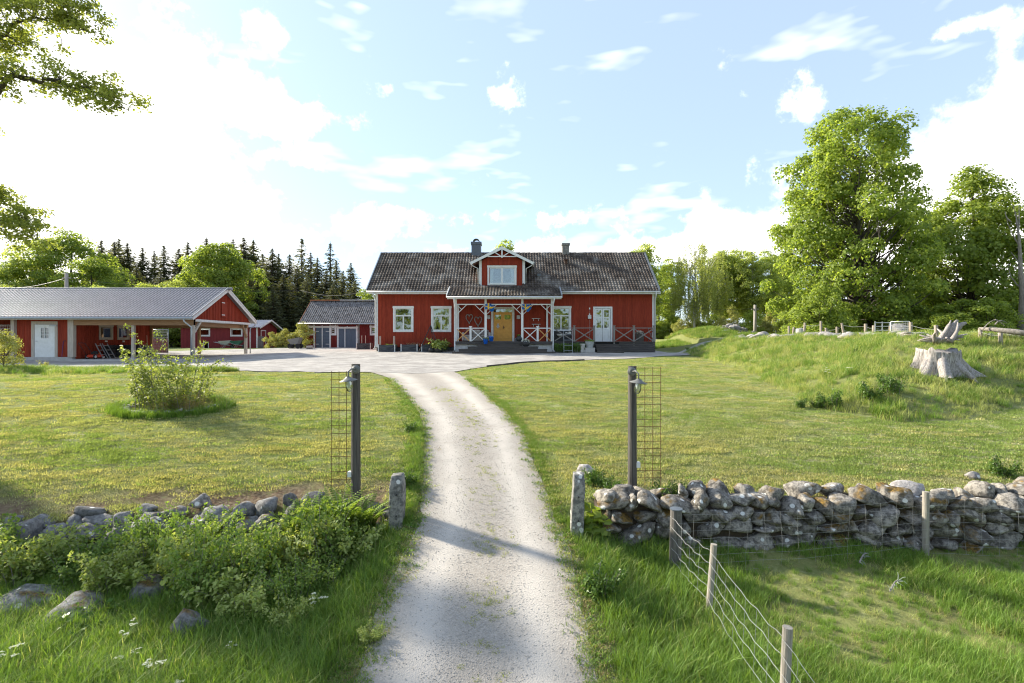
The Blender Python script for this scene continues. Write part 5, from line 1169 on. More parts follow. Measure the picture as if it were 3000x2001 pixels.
# big maples on the hill
MB1 = broadleaf('maple', 20.2, tab([.03, .06, .2, .35, .5, .62, .75, .9, 1.0], [0, 5.2, 6.3, 6.4, 6.0, 5.4, 5.2, 3.8, 1.0]), .55, 300, 230, 1.2, .29, MAPLE, BARK, 101, .05, squash=.9, inner=.2, holes=.42)
plant_tree('maple_tree', MB1, 29.8, 45, sc=(.9, .9, .985), label='tall dense maple tree standing behind the gate in the hill fence', rz=.4)
MB2 = broadleaf('maple_b', 15.0, tab([.03, .08, .25, .45, .65, .8, .92, 1.0], [0, 4.2, 5.4, 5.0, 3.9, 2.6, 1.5, .4]), .4, 220, 220, 1.15, .28, MAPLEL, BARK, 103, .05, squash=.9, inner=.2, holes=.45)
plant_tree('maple_tree', MB2, 42.3, 47.5, 'lighter green maple tree with a pointed top beside the tallest maple', sc=(1.0, 1.0, 1.02))
MB3 = broadleaf('round_maple', 12.0, tab([.05, .12, .3, .5, .7, .88, 1.0], [0, 3.2, 4.6, 4.8, 4.2, 2.6, .5]), .35, 170, 230, 1.0, .27, MAPLEL, BARK, 107, .08, squash=.85, inner=.4)
plant_tree('round_maple_tree', MB3, -34.8, 61, 'dense dome-shaped maple tree rising behind the carport gable', sc=(.98, .98, 1.0))
# deciduous trees behind the carport
DEC = [broadleaf('leafy_a', 13, tab([.1, .2, .4, .6, .8, 1], [0, 2.6, 3.9, 4.2, 3.0, .5]), .3, 75, 230, 1.25, .28, MAPLE, BARK, 111, .12, holes=.25, inner=.15),
       broadleaf('leafy_b', 13, tab([.1, .2, .45, .65, .85, 1], [0, 2.0, 3.2, 3.4, 2.2, .4]), .26, 60, 230, 1.2, .27, ASPEN, BARK, 113, .12, holes=.2, inner=.15)]
lab = ['with a leaning feathery top', 'overlapping the utility pole', 'with sunlit yellow edges beside the spruces', 'low and dark above the ridge end']
for i, (px, top, D, v) in enumerate(((215, 685, 62, 0), (110, 705, 60, 1), (262, 760, 57, 0), (20, 770, 58, 0), (320-40, 790, 66, 1))):
    X = (px-1500)/F*D; g = gz(X, D); h = EYE+(1000-top)/F*D-g
    plant_tree('leafy_tree', DEC[v], X, D, 'broad leafy tree behind the carport roof '+(lab+['pale and slim among darker crowns'])[i], 'leafy trees behind the carport', rz=i*1.3, sc=(h/13*1.02, h/13*1.02, h/13))
for i, (px, top, D) in enumerate(((430, 835, 52), (505, 825, 54), (20, 838, 50), (300, 842, 50))):
    X = (px-1500)/F*D; g = gz(X, D); h = EYE+(1000-top)/F*D-g
    plant_tree('roof_edge_bush', DEC[1], X, D, ['pale yellow-green bush just above the carport ridge by the dome maple', 'yellow-green bush tucked under the dome maple', 'pale bush above the far end of the carport ridge', 'small bush crown peeking over the ridge beside the utility pole'][i], 'bushes behind the carport', rz=i*2., sc=(h/13*1.3, h/13*1.3, h/13), cat='bush')
# spruce wood
SP = [spruce('spruce_a', 16, 3.3, 201), spruce('spruce_b', 16, 2.8, 202, gap=.5), spruce('spruce_c', 16, 3.7, 203), spruce('spruce_d', 16, 2.7, 204, .8, .3, .9)]
spl = [(270, 735, 78, 1), (297, 698, 80, 0), (335, 705, 82, 2), (348, 694, 84, 1), (373, 706, 80, 0), (417, 720, 78, 0), (452, 730, 80, 1), (480, 716, 78, 2), (524, 722, 80, 0), (550, 704, 82, 1), (605, 692, 84, 0), (652, 705, 86, 1), (683, 695, 84, 1), (714, 690, 80, 0), (742, 697, 82, 0), (770, 740, 76, 2), (798, 722, 74, 0), (816, 738, 78, 1), (848, 742, 74, 2), (884, 692, 78, 3), (910, 735, 76, 1), (930, 750, 74, 0), (968, 706, 76, 3), (985, 762, 72, 2), (1028, 765, 70, 0), (1005, 790, 66, 2), (955, 790, 66, 0), (870, 775, 68, 2), (780, 780, 66, 2), (830, 800, 64, 0), (730, 800, 68, 2), (400, 780, 68, 2), (320, 790, 70, 0), (470, 790, 70, 2), (900, 800, 63, 2), (690, 780, 70, 0), (755, 820, 62, 0), (800, 840, 60, 2), (1040, 820, 64, 2), (975, 830, 60, 2), (360, 810, 64, 1), (440, 820, 63, 2), (510, 800, 66, 0)]
def splabel(i, px):
    a = ['slim dark spruce', 'full dark spruce', 'ragged spruce', 'tall narrow spruce'][spl[i][3]]
    b = 'between the leafy trees and the dome maple' if px < 500 else ('behind the dome maple' if px < 700 else ('between the dome maple and the garage roof' if px < 860 else 'behind the garage roof'))
    c = ['tallest at that spot', 'with a bent tip', 'in the front row', 'with a bare spire', 'crowded by neighbours', 'set further back', 'with sunlit flank', 'with drooping boughs'][i % 8]
    return f'{a} {c}, {b}'
for i, (px, top, D, v) in enumerate(spl):
    X = (px-1500)/F*D; g = gz(X, D); h = EYE+(1000-top)/F*D-g; w = h/16*random.uniform(1.4, 1.85)
    plant_tree('spruce_tree', SP[v], X, D, splabel(i, px), 'spruces of the wood', rz=i*.9, sc=(w, w, h/16))
# birches and aspens right of the house
AS = [broadleaf('aspen_a', 13, tab([.22, .3, .5, .7, .88, 1], [0, 1.6, 2.3, 2.2, 1.6, .4]), .16, 85, 230, .95, .25, ASPEN, BARKL, 121, .25, holes=.3, inner=.1),
      broadleaf('aspen_b', 13, tab([.15, .3, .5, .75, .9, 1], [0, 1.2, 1.9, 2.2, 1.5, .4]), .14, 75, 210, .9, .25, ASPEN, BARKL, 122, .2, holes=.3, inner=.1),
      broadleaf('alder', 12, tab([.05, .15, .4, .7, .9, 1], [0, 2.0, 2.6, 2.2, 1.3, .3]), .16, 60, 200, 1.0, .22, MAPLEL, BARK, 123, .08, holes=.2, inner=.1)]
WB = weeping('weeping_birch', 14, 131)
rl = [(1890, 718, 62, 0, 'aspen rising behind the roof verge of the farmhouse'), (1930, 775, 66, 2, 'bushy alder just beyond the farmhouse corner'), (1965, 760, 72, 1, 'slim aspen between the alder and the weeping birch'), (2035, 722, 60, 9, 'tall weeping birch with hanging pale foliage and white trunk'), (2075, 745, 70, 9, 'second weeping birch, greyer and set behind the first'), (2110, 738, 74, 0, 'forked aspen beside the weeping birches'), (2160, 735, 76, 0, 'pale aspen above the rock pile'), (2200, 740, 72, 1, 'sparse aspen behind the grey utility pole'), (2250, 738, 76, 1, 'yellow-green aspen between utility pole and maple'), (2290, 745, 80, 0, 'aspen half hidden behind the tallest maple'), (2330, 780, 70, 2, 'low alder under the edge of the tallest maple'), (2990, 800, 66, 2, 'dark alder beyond the dead tree'), (1478, 708, 70, 1, 'tree whose top shows above the ridge behind the dormer'), (1060, 845, 60, 2, 'small green tree between garage roof and farmhouse verge'), (1085, 850, 62, 1, 'pale tree touching the farmhouse verge above the garage')]
for i, (px, top, D, v, lb) in enumerate(rl):
    X = (px-1500)/F*D; g = gz(X, D); base_h = 14 if v == 9 else (12 if v == 2 else 13); h = EYE+(1000-top)/F*D-g; me = WB if v == 9 else AS[v]
    plant_tree('weeping_birch_tree' if v == 9 else ('alder_tree' if v == 2 else 'aspen_tree'), me, X, D, lb, rz=i*1.1, sc=(h/base_h, h/base_h, h/base_h))
# thicket of low bushes
BU = [broadleaf('bush_a', 3.2, tab([0, .1, .4, .8, 1], [1.2, 1.7, 1.9, 1.2, .3]), .06, 34, 190, .55, .16, MAPLEL, BARK, 141, .05, inner=.1, squash=1.0), broadleaf('bush_b', 3.2, tab([0, .1, .4, .8, 1], [1.0, 1.5, 1.7, 1.1, .3]), .06, 30, 190, .5, .13, BUSHY, BARK, 142, .05, inner=.1, squash=1.0)]
ADJ = (('low', (1.15, 1.15, .7)), ('rounded', (1, 1, 1)), ('spreading', (1.45, 1.45, .95)), ('tall', (.95, .95, 1.45)))
def near(px, marks): return [m for lim, m in marks if px < lim][0]
for i in range(30):
    px = 1925+i*14.5+random.uniform(-6, 6); D = random.uniform(54, 66); X = (px-1500)/F*D; s_ = random.uniform(.6, .8); a, k = ADJ[i % 4]; v = (i//4) % 2
    plant_tree('thicket_bush', BU[v], X, D, f"{a} {'yellowish' if v else 'mid green'} thicket bush behind {near(px, ((1990, 'the farmhouse corner'), (2095, 'the weeping birches'), (2205, 'the rock pile'), (2275, 'the grey pole'), (9999, 'the low alder')))}", 'bushes of the thicket', rz=i, sc=(s_*k[0], s_*k[1], s_*k[2]), cat='bush')
bl = [(795, 992, 47, .42, 1, 'yellow bush behind the tipping cart'), (835, 985, 47.5, .5, 1, 'taller yellow bush beside the burgundy shed gate'), (884, 960, 47.0, .66, 1, 'yellow-green shrub at the garage corner'), (10, 1010, 23.0, .5, 1, 'yellowish shrub in front of the store at the yard edge'), (505, 1000, 55, 1.6, 0, 'dark hedge bush seen through the open carport bay'), (455, 990, 56, 1.7, 0, 'dark bush behind the dog run panel'), (560, 990, 58, 1.7, 0, 'dark bush at the back corner of the burgundy shed')]
for px, py, D, s_, v, lb in bl:
    X = (px-1500)/F*D; plant_tree('shrub', BU[v], X, D, lb, rz=px, sc=(s_, s_, s_), cat='bush')
for i in range(26):
    px = 2330+i*27; D = random.uniform(38, 60); X = (px-1500)/F*D; s_ = random.uniform(.75, .95); a, k = ADJ[i % 4]
    plant_tree('hill_bush', BU[0], X, D, f"{a} green bush beyond {near(px, ((2425, 'the leaning hill fence posts'), (2530, 'the tallest maple trunk'), (2600, 'the tubular hill gate'), (2690, 'the hill mesh panel'), (2790, 'the driftwood root'), (2890, 'the fallen log end'), (9999, 'the bare dead tree')))}", 'bushes under the maples', rz=i, sc=(s_*k[0]*1.1, s_*k[1]*1.1, s_*k[2]), cat='bush')
# oak whose boughs reach in from outside the left edge
def oak():
    r = np.random.default_rng(151); mb = MB(); tx = -15.6; ty = 12.4; g = gz(tx, ty)
    def W3(px, py, D): v = P(px, py, D); return v-Vector((tx, ty, g))
    mb.tube([(0, 0, -.3), (.1, 0, 3), (.2, .1, 6), (.1, 0, 10), (.5, 0, 15.5)], [.62, .48, .42, .33, .1], 12)
    tips = []
    boughs = [((.2, .1, 6.2), [(-120, 400, 12.00), (30, 225, 11.76), (170, 240, 11.64), (270, 262, 11.52), (372, 322, 11.40)], .16),
              ((.2, .1, 8), [(-100, 170, 12.12), (60, 60, 12.00), (160, 42, 12.00), (262, 95, 11.88)], .12), ((.1, 0, 10), [(-90, 30, 12.00), (30, -40, 12.00), (180, -20, 12.00), (245, 30, 12.00)], .1),
              ((.2, .1, 5.0), [(-160, 720, 12.36), (-40, 660, 12.36), (60, 640, 12.30), (112, 690, 12.24)], .11), ((.2, .1, 6), [(-120, 330, 12.48), (0, 140, 12.72), (100, 120, 12.60)], .1), ((.2, .1, 5.5), [(-150, 600, 12.60), (-40, 580, 12.60), (8, 590, 12.60)], .08)]
    for st, pts, r0 in boughs:
        pp = [Vector(st)]+[W3(*q) for q in pts]; n = len(pp); sm_ = []
        for i in range(n-1):
            for t in np.linspace(0, 1, 6, endpoint=False): sm_.append(pp[i].lerp(pp[i+1], t)+Vector(r.normal(0, .04, 3)))
        sm_.append(pp[-1]); m = len(sm_); mb.tube(sm_, [max(.008, .55*r0*(1-i/m)) for i in range(m)], 7)
        for i in range(m//4, m):
            for q in range(3):
                e = sm_[i]+Vector((r.normal(0, .36), r.normal(0, .36), r.normal(.08, .28)))*(1-.45*i/m); limb(mb, sm_[i], e, .02*(1.2-i/m), .006, r, .1, 4, 4); tips.append(e)
    for k in range(10):
        a = r.uniform(0, 6.28); d = r.uniform(1, 4.0); e = Vector((d*math.cos(a)-2.5, d*math.sin(a)-.5, r.uniform(7, 15))); limb(mb, (0, 0, max(4, e.z-d)), e, .07, .015, r)
        tips += [e+Vector(r.normal(0, .6, 3)) for _ in range(4)]
    C = np.array([tuple(t) for t in tips]); Pp, dd = clump_points(C, np.full(len(C), .24), 62, r, .15, .75)
    V, Fq = leaves(Pp, dd+np.array([0, 0, .6]), .082, r, .8, .6, .3)
    T = thing('oak_tree', (tx, ty, g), 'spreading oak whose leafy boughs hang into the sky above the carport', 'tree')
    link('trunk', mb.mesh('oak_trunk', BARK, smooth=True), T); link('crown', npmesh('oak_crown', V, Fq, OAKL), T)
oak()
# dead tree by the right edge
def dead_tree():
    r = np.random.default_rng(5); D = 40.; X = (2992-1500)/F*D; g = gz(X, D); T = thing('dead_tree', (X, D, g), 'bare grey dead tree with forked twigs beyond the lighter maple', 'tree'); mb = MB()
    pts = [P(q, y, D)-Vector((X, D, g)) for q, y in ((2992, 985), (2996, 860), (2990, 790), (2986, 700), (2978, 640))]; mb.tube(pts, [.26, .2, .14, .09, .03], 8); mb.build('trunk', BARKL, None, smooth=True).parent = T
    for (a, b) in (((2990, 780), (2972, 735)), ((2987, 720), (2960, 640)), ((2984, 680), (2996, 590)), ((2978, 660), (2975, 590)), ((2996, 850), (2966, 770)), ((2962, 650), (2955, 615))):
        m = MB(); limb(m, P(*a, D)-Vector((X, D, g)), P(*b, D)-Vector((X, D, g))+Vector((0, .3, 0)), .06, .012, r, .0); o = m.build('branch', BARKL, None, smooth=True); o.parent = T
dead_tree()

# ------------------------------------------------------------------ shrubs, plants and flowers near the camera
def canes(name, n, h, spread, per, lsize, lm, seed, lean=.35, asp=.62, droop=.5, whorl=.14, stemm=None, hv=(.55, 1.1)):
    """arching canes carrying leaves; returns (stems, leaves)"""
    r = np.random.default_rng(seed); mb = MB(); Pt = []; O = []
    for k in range(n):
        a = r.uniform(0, 6.28); d = spread*math.sqrt(r.uniform()); b = Vector((d*math.cos(a), d*math.sin(a), -.05)); hh = h*r.uniform(*hv); da = a+r.normal(0, .8); le = lean*hh*r.uniform(.2, 1.2)
        pts = [b+Vector((math.cos(da)*le*t*t, math.sin(da)*le*t*t, hh*(t-.15*t*t))) for t in np.linspace(0, 1, 6)]; mb.tube(pts, [.007*(1-.7*t) for t in np.linspace(0, 1, 6)], 4, False)
        for q in range(per):
            t = r.uniform(.22, 1)**.75; i = min(4, int(t*5)); c = pts[i].lerp(pts[i+1], t*5-i); da2 = r.uniform(0, 6.28); rr = whorl*r.uniform(.3, 1.1)*(1.15-.5*t)
            for l in range(3):
                Pt.append(c+Vector((math.cos(da2)*rr, math.sin(da2)*rr, -.03+r.normal(0, .02)))+Vector(r.normal(0, lsize*.45, 3))); O.append((math.cos(da2)*.45, math.sin(da2)*.45, .9))
    Pt = np.array([tuple(p) for p in Pt]); V, Fq = leaves(Pt, np.array(O), lsize, r, .42, asp, droop, .35)
    return mb.mesh(name+'_stems', stemm or BARKL), npmesh(name+'_leaves', V, Fq, lm)
RASPD = leafmat('deep_green_raspberry_leaf', (.11,.20,.03), (.28,.37,.09), .45, .6, .12)  # second, darker leaf green to vary the shrubs
RA = [canes('raspberry', 26, 1.05, .36, 25, (.085, .07, .09, .06)[k], (RASP, RASPD, RASP, RASPD)[k], 300+k, (.5, .35, .6, .45)[k]) for k in range(4)]
# (px, py of the foot, scale, kind)
sh = [(60, 1735, 1.0), (-40, 1700, .95), (150, 1700, .95), (230, 1735, 1.05), (300, 1760, .8), (330, 1690, 1.0), (420, 1740, .95), (450, 1680, .9), (520, 1740, 1.0), (560, 1800, .95), (640, 1780, 1.05), (610, 1700, 1.0), (700, 1840, .85), (730, 1760, .95), (760, 1690, .85), (845, 1800, .8), (880, 1700, 1.05), (955, 1690, 1.1), (1010, 1670, .95), (930, 1760, .9), (840, 1880, .55), (1000, 1620, .7), (1080, 1900, .3)]
nm = ['at the field end of the left wall', 'against the wall beside the end shrub', 'above the flat boulders', 'between the two flat boulders', 'hanging over the cracked boulder', 'under the lichened wall stones', 'left of the round boulder', 'climbing toward the wall gap', 'above the round boulder', 'beside the round boulder', 'with drooping pale tips', 'in front of the wall gap', 'over the pointed boulder', 'behind the pointed boulder', 'below the ferns', 'with sparse low canes', 'full and rounded next to the ferns', 'bright and tall close to the gatepost', 'nearest the granite gatepost', 'in the long grass below the tallest one', 'small among white flowers', 'under the fern clump', 'tiny at the driveway edge']
for i, (px, py, s_) in enumerate(sh):
    p = G(px, py); p.y = min(p.y+.1, wallY(p.x)-.35); T = plant_tree('raspberry_shrub', RA[i % 4], p.x, p.y, 'pale green raspberry shrub '+nm[i], 'raspberry shrubs along the left wall', rz=i*1.7, sc=(s_*.82, s_*.82, s_*random.uniform(.75, 1.35)), cat='shrub', names=('stems', 'foliage'))
def fern_mesh(seed, n=11, L=.85):
    r = np.random.default_rng(seed); V = []; Fq = []
    for k in range(n):
        a = 6.283*k/n+r.normal(0, .3); l = L*r.uniform(.7, 1.1); m = 22
        for i in range(m):
            t = (i+.5)/m; x = l*.55*t*t+.02; z = l*(t-.32*t*t); wd = .13*l*math.sin(math.pi*min(1, t*.95+.05))**.8; c, s_ = math.cos(a), math.sin(a)
            for q in (-1, 1):
                b = len(V); tip = (x+.02, q*wd); V += [(c*x, s_*x, z), (c*(x+l*.018)-s_*tip[1]*.5, s_*(x+l*.018)+c*tip[1]*.5, z+.01), (c*tip[0]-s_*tip[1], s_*tip[0]+c*tip[1], z-.012), (c*(x-l*.014)-s_*tip[1]*.5, s_*(x-l*.014)+c*tip[1]*.5, z-.004)]; Fq.append((b, b+1, b+2, b+3))
    return npmesh('fern_fronds', V, Fq, FERNL)
FE = [fern_mesh(400+k) for k in range(3)]
for i, (px, py, s_) in enumerate(((890, 1545, 1.0), (935, 1530, .95), (985, 1520, 1.05), (1030, 1535, 1.0), (1060, 1560, .8), (915, 1590, .9), (970, 1580, .9), (1020, 1590, .85), (640, 1560, .7), (820, 1600, .8), (850, 1560, .75), (1085, 1530, .6))):
    p = P(px, py, 9.1); p.y = float(wallY(p.x))-.32-.25*(py > 1570); p.z = gz(p.x, p.y)+(.25 if py < 1570 else .05); s_ *= 1.25; T = thing('fern', p, 'upright light green fern '+['behind the shrub beside the wall gap', 'beside the lamp post foot', 'tallest of the clump under the lamp post', 'between lamp post and gatepost', 'against the short mossy wall end', 'low at the front of the clump', 'in the middle of the fern clump', 'shading the rounded shrub', 'growing through the broken wall stones', 'against the stacked wall stones', 'at the end of the stacked stones', 'small beside the granite gatepost'][i], 'fern', 'ferns by the left gatepost', i*1.1); T.scale = (s_, s_, s_); link('fronds', FE[i % 3], T)
# dark leafy clumps
DP = [canes('dark_plant', 16, .34, .14, 26, .05, DARKP, 420+k, .45, .45, .3, .09) for k in range(3)]
dpl = [(2435, 1195, 1.3, 'dark leafy clump at the foot of the mound, larger of a pair'), (2345, 1195, .7, 'small dark leafy clump at the mound foot beside a larger one'), (2395, 1195, .8, 'dark leafy clump between two others at the mound foot'), (2548, 1172, 1.35, 'dark rounded plant on the mound casting a short shadow'), (2612, 1152, 1.35, 'dark bushy plant highest on the mound'), (1735, 1420, .9, 'dark green clump behind the lichened gatepost'), (1800, 1445, .75, 'low glossy clump between gatepost and lamp post'), (1770, 1430, .6, 'tiny clump between two glossy ones near the gatepost'), (1965, 1485, 1.15, 'bright leafy plant standing above the mossy wall stones'), (2935, 1395, 1.0, 'leafy plant on the wall top beside a single stone'), (2010, 1470, .6, 'low tuft beside the bright leafy plant'), (1200, 1265, .7, 'leafy weed on the driveway verge across from the wide lawn'), (1190, 1425, .9, 'leafy weed clump behind the left gatepost'), (1760, 1755, 1.1, 'round weed clump in the long grass below the right gatepost'), (1770, 1540, .9, 'glossy creeping plant at the lichened gatepost foot'), (2510, 1040, .7, 'small dark plant high on the mound slope'), (2015, 1025, .5, 'weed at the foot of the deck skirting')]
for i, (px, py, s_, lb) in enumerate(dpl):
    p = G(px, py); plant_tree('leafy_plant', DP[i % 3], p.x, p.y, lb, rz=i, sc=(s_, s_, s_*1.55), cat='plant', z=p.z, names=('stems', 'foliage'))
# maple seedling by the right gatepost
ML = canes('maple_seedling', 7, .62, .10, 9, .15, MAPLEL, 440, .3, .95, .4, .12); p = Vector((1.38, 9.02, gz(1.38, 9.02))); plant_tree('maple_seedling', ML, p.x, p.y, 'maple seedling with broad leaves leaning on the lichened gatepost', sc=(1.1, 1.1, 1.2), cat='plant', names=('stems', 'foliage'))
# island shrub on the left lawn
IS = canes('island_shrub', 70, 1.45, .75, 26, .075, SHRUBL, 450, .45, .6, .4, .13, None, (.3, 1.35))
ip = G(505, 1195); IP = plant_tree('lawn_shrub', IS, ip.x, ip.y, 'straggly shrub with upright twigs in a stone-edged bed on the left lawn', sc=(1.3, 1.0, 1.3), cat='shrub', names=('stems', 'foliage'), z=ip.z-.25)
for k, (a, b, rr) in enumerate((((500, 1150), (450, 1040), .012), ((470, 1150), (405, 995), .009), ((545, 1150), (575, 1030), .011), ((520, 1150), (470, 1010), .008), ((560, 1160), (610, 1075), .010), ((420, 1190), (375, 1165), .007), ((590, 1190), (660, 1100), .004))):
    m = MB(); pts = limb(m, P(*a, ip.y)-ip, P(*b, ip.y)-ip, rr, .003, np.random.default_rng(k), .05, 8, 5); o = m.build('tall_twig', BARKL); o.parent = IP
    r = np.random.default_rng(460+k); C = np.array([tuple(q) for q in pts[2:]]); Pp, dd = clump_points(C, np.full(len(C), .11), 22 if k < 6 else 2, r, .1, 1); V, Fq = leaves(Pp, dd+np.array([0, 0, .5]), .055, r, .8, .6); s_ = link('twig_leaves', npmesh('twig_leaves', V, Fq, SHRUBL), IP)
sp_ = canes('sapling', 6, .55, .1, 14, .07, BUSHY, 470, .4); p = G(135, 1078); plant_tree('sapling', sp_, p.x, p.y, 'small bright sapling at the gravel edge before the store door', cat='plant', names=('stems', 'foliage'))
# cow parsley
def parsley_mesh(seed, n=5, h=.5):
    r = np.random.default_rng(seed); mb = MB(); Pt = []
    for k in range(n):
        a = r.uniform(0, 6.28); hh = h*r.uniform(.7, 1.15); e = Vector((math.cos(a)*.14*hh*2, math.sin(a)*.14*hh*2, hh)); mb.tube([(0, 0, 0), e*.6, e], [.004, .003, .002], 4, False)
        for q in range(9):
            b = r.uniform(0, 6.28); rr = .055*math.sqrt(r.uniform()); c = e+Vector((rr*math.cos(b), rr*math.sin(b), .02-rr*.15)); mb.tube([e-Vector((0, 0, .02)), c], .0012, 3, False)
            for _ in range(9): Pt.append(tuple(c+Vector((r.normal(0, .010), r.normal(0, .010), r.normal(0, .003)))))
    V, Fq = leaves(np.array(Pt), np.tile([0, 0, 1.], (len(Pt), 1)), .015, r, .3, .9)
    return mb.mesh('parsley_stems', MATS['fern_leaf']), npmesh('parsley_flowers', V, Fq, PETAL)
PA = [parsley_mesh(500+k) for k in range(3)]
pl = [(935, 1800, .9, 'beside the rounded raspberry shrub'), (375, 1875, .8, 'in front of the round boulder'), (345, 1925, .5, 'small below the round boulder'), (30, 1960, .9, 'in the field grass by the flat boulder'), (455, 2001, .9, 'in the field grass nearest the pointed boulder'), (530, 1995, .5, 'small beside the pointed boulder grass'), (680, 1895, .5, 'behind the pointed boulder'), (2425, 1075, 1.1, 'tall and bleached on the mound foot'), (2490, 1055, .9, 'short on the mound slope'), (400, 1905, .45, 'tiny between two taller ones')]
for i, (px, py, s_, lb) in enumerate(pl):
    p = G(px, min(py+60, 2150)); plant_tree('cow_parsley', PA[i % 3], p.x, p.y, 'white flowering cow parsley '+lb, 'cow parsley in the grass', rz=i, sc=(s_*.7, s_*.7, s_), cat='flower', z=p.z, names=('stems', 'flower_heads'))
NT = [canes('nettle', 14, .36, .22, 10, .085, DARKP, 520+k, .35, .6, .6, .07) for k in range(2)]
for i, (px, py, s_, lb) in enumerate(((270, 1850, 1.1, 'nettle patch in front of the cracked boulder'), (210, 1860, .9, 'nettle patch below the flat boulder'), (330, 1840, .8, 'nettles between cracked boulder and grass'), (20, 1780, .9, 'nettles at the end of the flat boulder'), (170, 1800, .6, 'few nettles on the joint of two boulders'), (870, 1880, .8, 'nettles in shade of the rounded shrub'))):
    p = G(px, py); plant_tree('nettle_patch', NT[i % 2], p.x, p.y, lb, rz=i, sc=(s_, s_, s_), cat='plant', z=p.z, names=('stems', 'foliage'))
# woodland behind the viewpoint, mirrored in the window panes
def woodland():
    r = np.random.default_rng(77); C = []
    for k in range(900):
        x = r.uniform(-70, 70); C.append((x, -45-r.uniform(0, 12), r.uniform(-1, 13+3*math.sin(x*.3))))
    C = np.array(C); Pp, dd = clump_points(C, np.full(len(C), 2.2), 26, r, .3, .8); V, Fq = leaves(Pp, dd, .9, r, .7); tag(link('woodland', npmesh('woodland', V, Fq, OAKL)), 'leafy woodland facing the farmhouse across the field', kind='stuff')
woodland()
# ------------------------------------------------------------------ stones
def stonemat(name, c1, c2, moss, lich, mossf=(.1,.45)):
    m = bpy.data.materials.new(name); m.use_nodes = True; nt = m.node_tree; N = nt.nodes.new; L = nt.links.new; b = nt.nodes['Principled BSDF']; b.inputs['Roughness'].default_value = .9; b.inputs['Specular IOR Level'].default_value = .15
    g = N('ShaderNodeNewGeometry'); oi = N('ShaderNodeObjectInfo'); tc = N('ShaderNodeTexCoord')
    va = N('ShaderNodeVectorMath'); va.operation = 'ADD'; L(g.outputs['Position'], va.inputs[0]); L(oi.outputs['Random'], va.inputs[1]); pos = g.outputs['Position']
    def nz(s, d=6):
        n = N('ShaderNodeTexNoise'); n.inputs['Scale'].default_value = s; n.inputs['Detail'].default_value = d; n.inputs['Roughness'].default_value = .65; L(pos, n.inputs['Vector']); return n.outputs['Fac']
    def rmp(v, a, c, lo=0., hi=1.):
        r = N('ShaderNodeMapRange'); r.inputs['From Min'].default_value = a; r.inputs['From Max'].default_value = c; r.inputs['To Min'].default_value = lo; r.inputs['To Max'].default_value = hi; L(v, r.inputs['Value']); return r.outputs[0]
    def mixc(f, a, c):
        x = N('ShaderNodeMix'); x.data_type = 'RGBA'; L(f, x.inputs['Factor'])
        for s_, v in (('A', a), ('B', c)):
            if isinstance(v, tuple): x.inputs[s_].default_value = (*v, 1)
            else: L(v, x.inputs[s_])
        return x.outputs['Result']
    col = mixc(rmp(nz(11), .44, .58), c1, c2); col = mixc(rmp(nz(30, 4), .52, .68), col, tuple(x*.45 for x in c1))
    hs = N('ShaderNodeHueSaturation'); L(rmp(oi.outputs['Random'], 0, 1, .75, 1.25), hs.inputs['Value']); L(col, hs.inputs['Color']); col = hs.outputs[0]
    vo = N('ShaderNodeTexVoronoi'); vo.inputs['Scale'].default_value = 6.5; vo.inputs['Randomness'].default_value = 1; L(pos, vo.inputs['Vector'])
    n5 = N('ShaderNodeMath'); n5.operation = 'ADD'; L(vo.outputs['Distance'], n5.inputs[0]); L(rmp(nz(14, 3), 0, 1, -.12, .12), n5.inputs[1])
    sep = N('ShaderNodeSeparateColor'); L(vo.outputs['Color'], sep.inputs[0])
    lf = N('ShaderNodeMath'); lf.operation = 'MULTIPLY'; L(rmp(n5.outputs[0], .30, .24), lf.inputs[0]); L(rmp(sep.outputs[0], 1-lich, 1-lich+.02), lf.inputs[1])
    col = mixc(lf.outputs[0], col, (.62, .61, .56))
    if moss:
        sx = N('ShaderNodeSeparateXYZ'); L(g.outputs['Normal'], sx.inputs[0]); mf = N('ShaderNodeMath'); mf.operation = 'MULTIPLY'; L(rmp(sx.outputs[2], *mossf), mf.inputs[0]); L(rmp(nz(1.9, 3), .54, .64), mf.inputs[1])
        col = mixc(mf.outputs[0], col, mixc(rmp(nz(25), .4, .6), (.07, .05, .02), (.21, .125, .03)))
    L(col, b.inputs['Base Color']); bp = N('ShaderNodeBump'); bp.inputs['Strength'].default_value = .7; bp.inputs['Distance'].default_value = .03; L(nz(22, 7), bp.inputs['Height']); L(bp.outputs[0], b.inputs['Normal'])
    return m
STW = stonemat('mossy_field_stone', (.29,.262,.222), (.10,.09,.077), True, .45); STG = stonemat('grey_field_stone', (.225,.215,.20), (.125,.12,.112), True, .12, (.75,.98)); GRAN = stonemat('lichened_granite', (.30,.285,.25), (.13,.125,.115), False, .55); STP = stonemat('pale_hill_stone', (.40,.37,.34), (.28,.25,.23), False, .2)
def stone_mesh(seed, mat_, rough=.22, sub=2, flat=1.0):
    bm = bmesh.new(); bmesh.ops.create_icosphere(bm, subdivisions=sub, radius=1); off = Vector((seed*3.17, seed*1.3, 0)); r = random.Random(seed)
    planes = [(Vector((r.gauss(0, 1), r.gauss(0, 1), r.gauss(0, 1))).normalized(), r.uniform(.48, .74)) for _ in range(12)]
    for v in bm.verts:
        d = v.co.normalized(); k = 1.0
        for n, q in planes:
            c = d.dot(n)
            if c > .15: k = min(k, q/c)
        v.co = d*(1.22*k*(1+rough*.4*mnoise.noise(d*1.6+off)+rough*.3*mnoise.noise(d*4+off))); v.co.z *= flat
    me = bpy.data.meshes.new('stone'); bm.to_mesh(me); bm.free(); me.materials.append(mat_); me.polygons.foreach_set('use_smooth', [True]*len(me.polygons)); return me
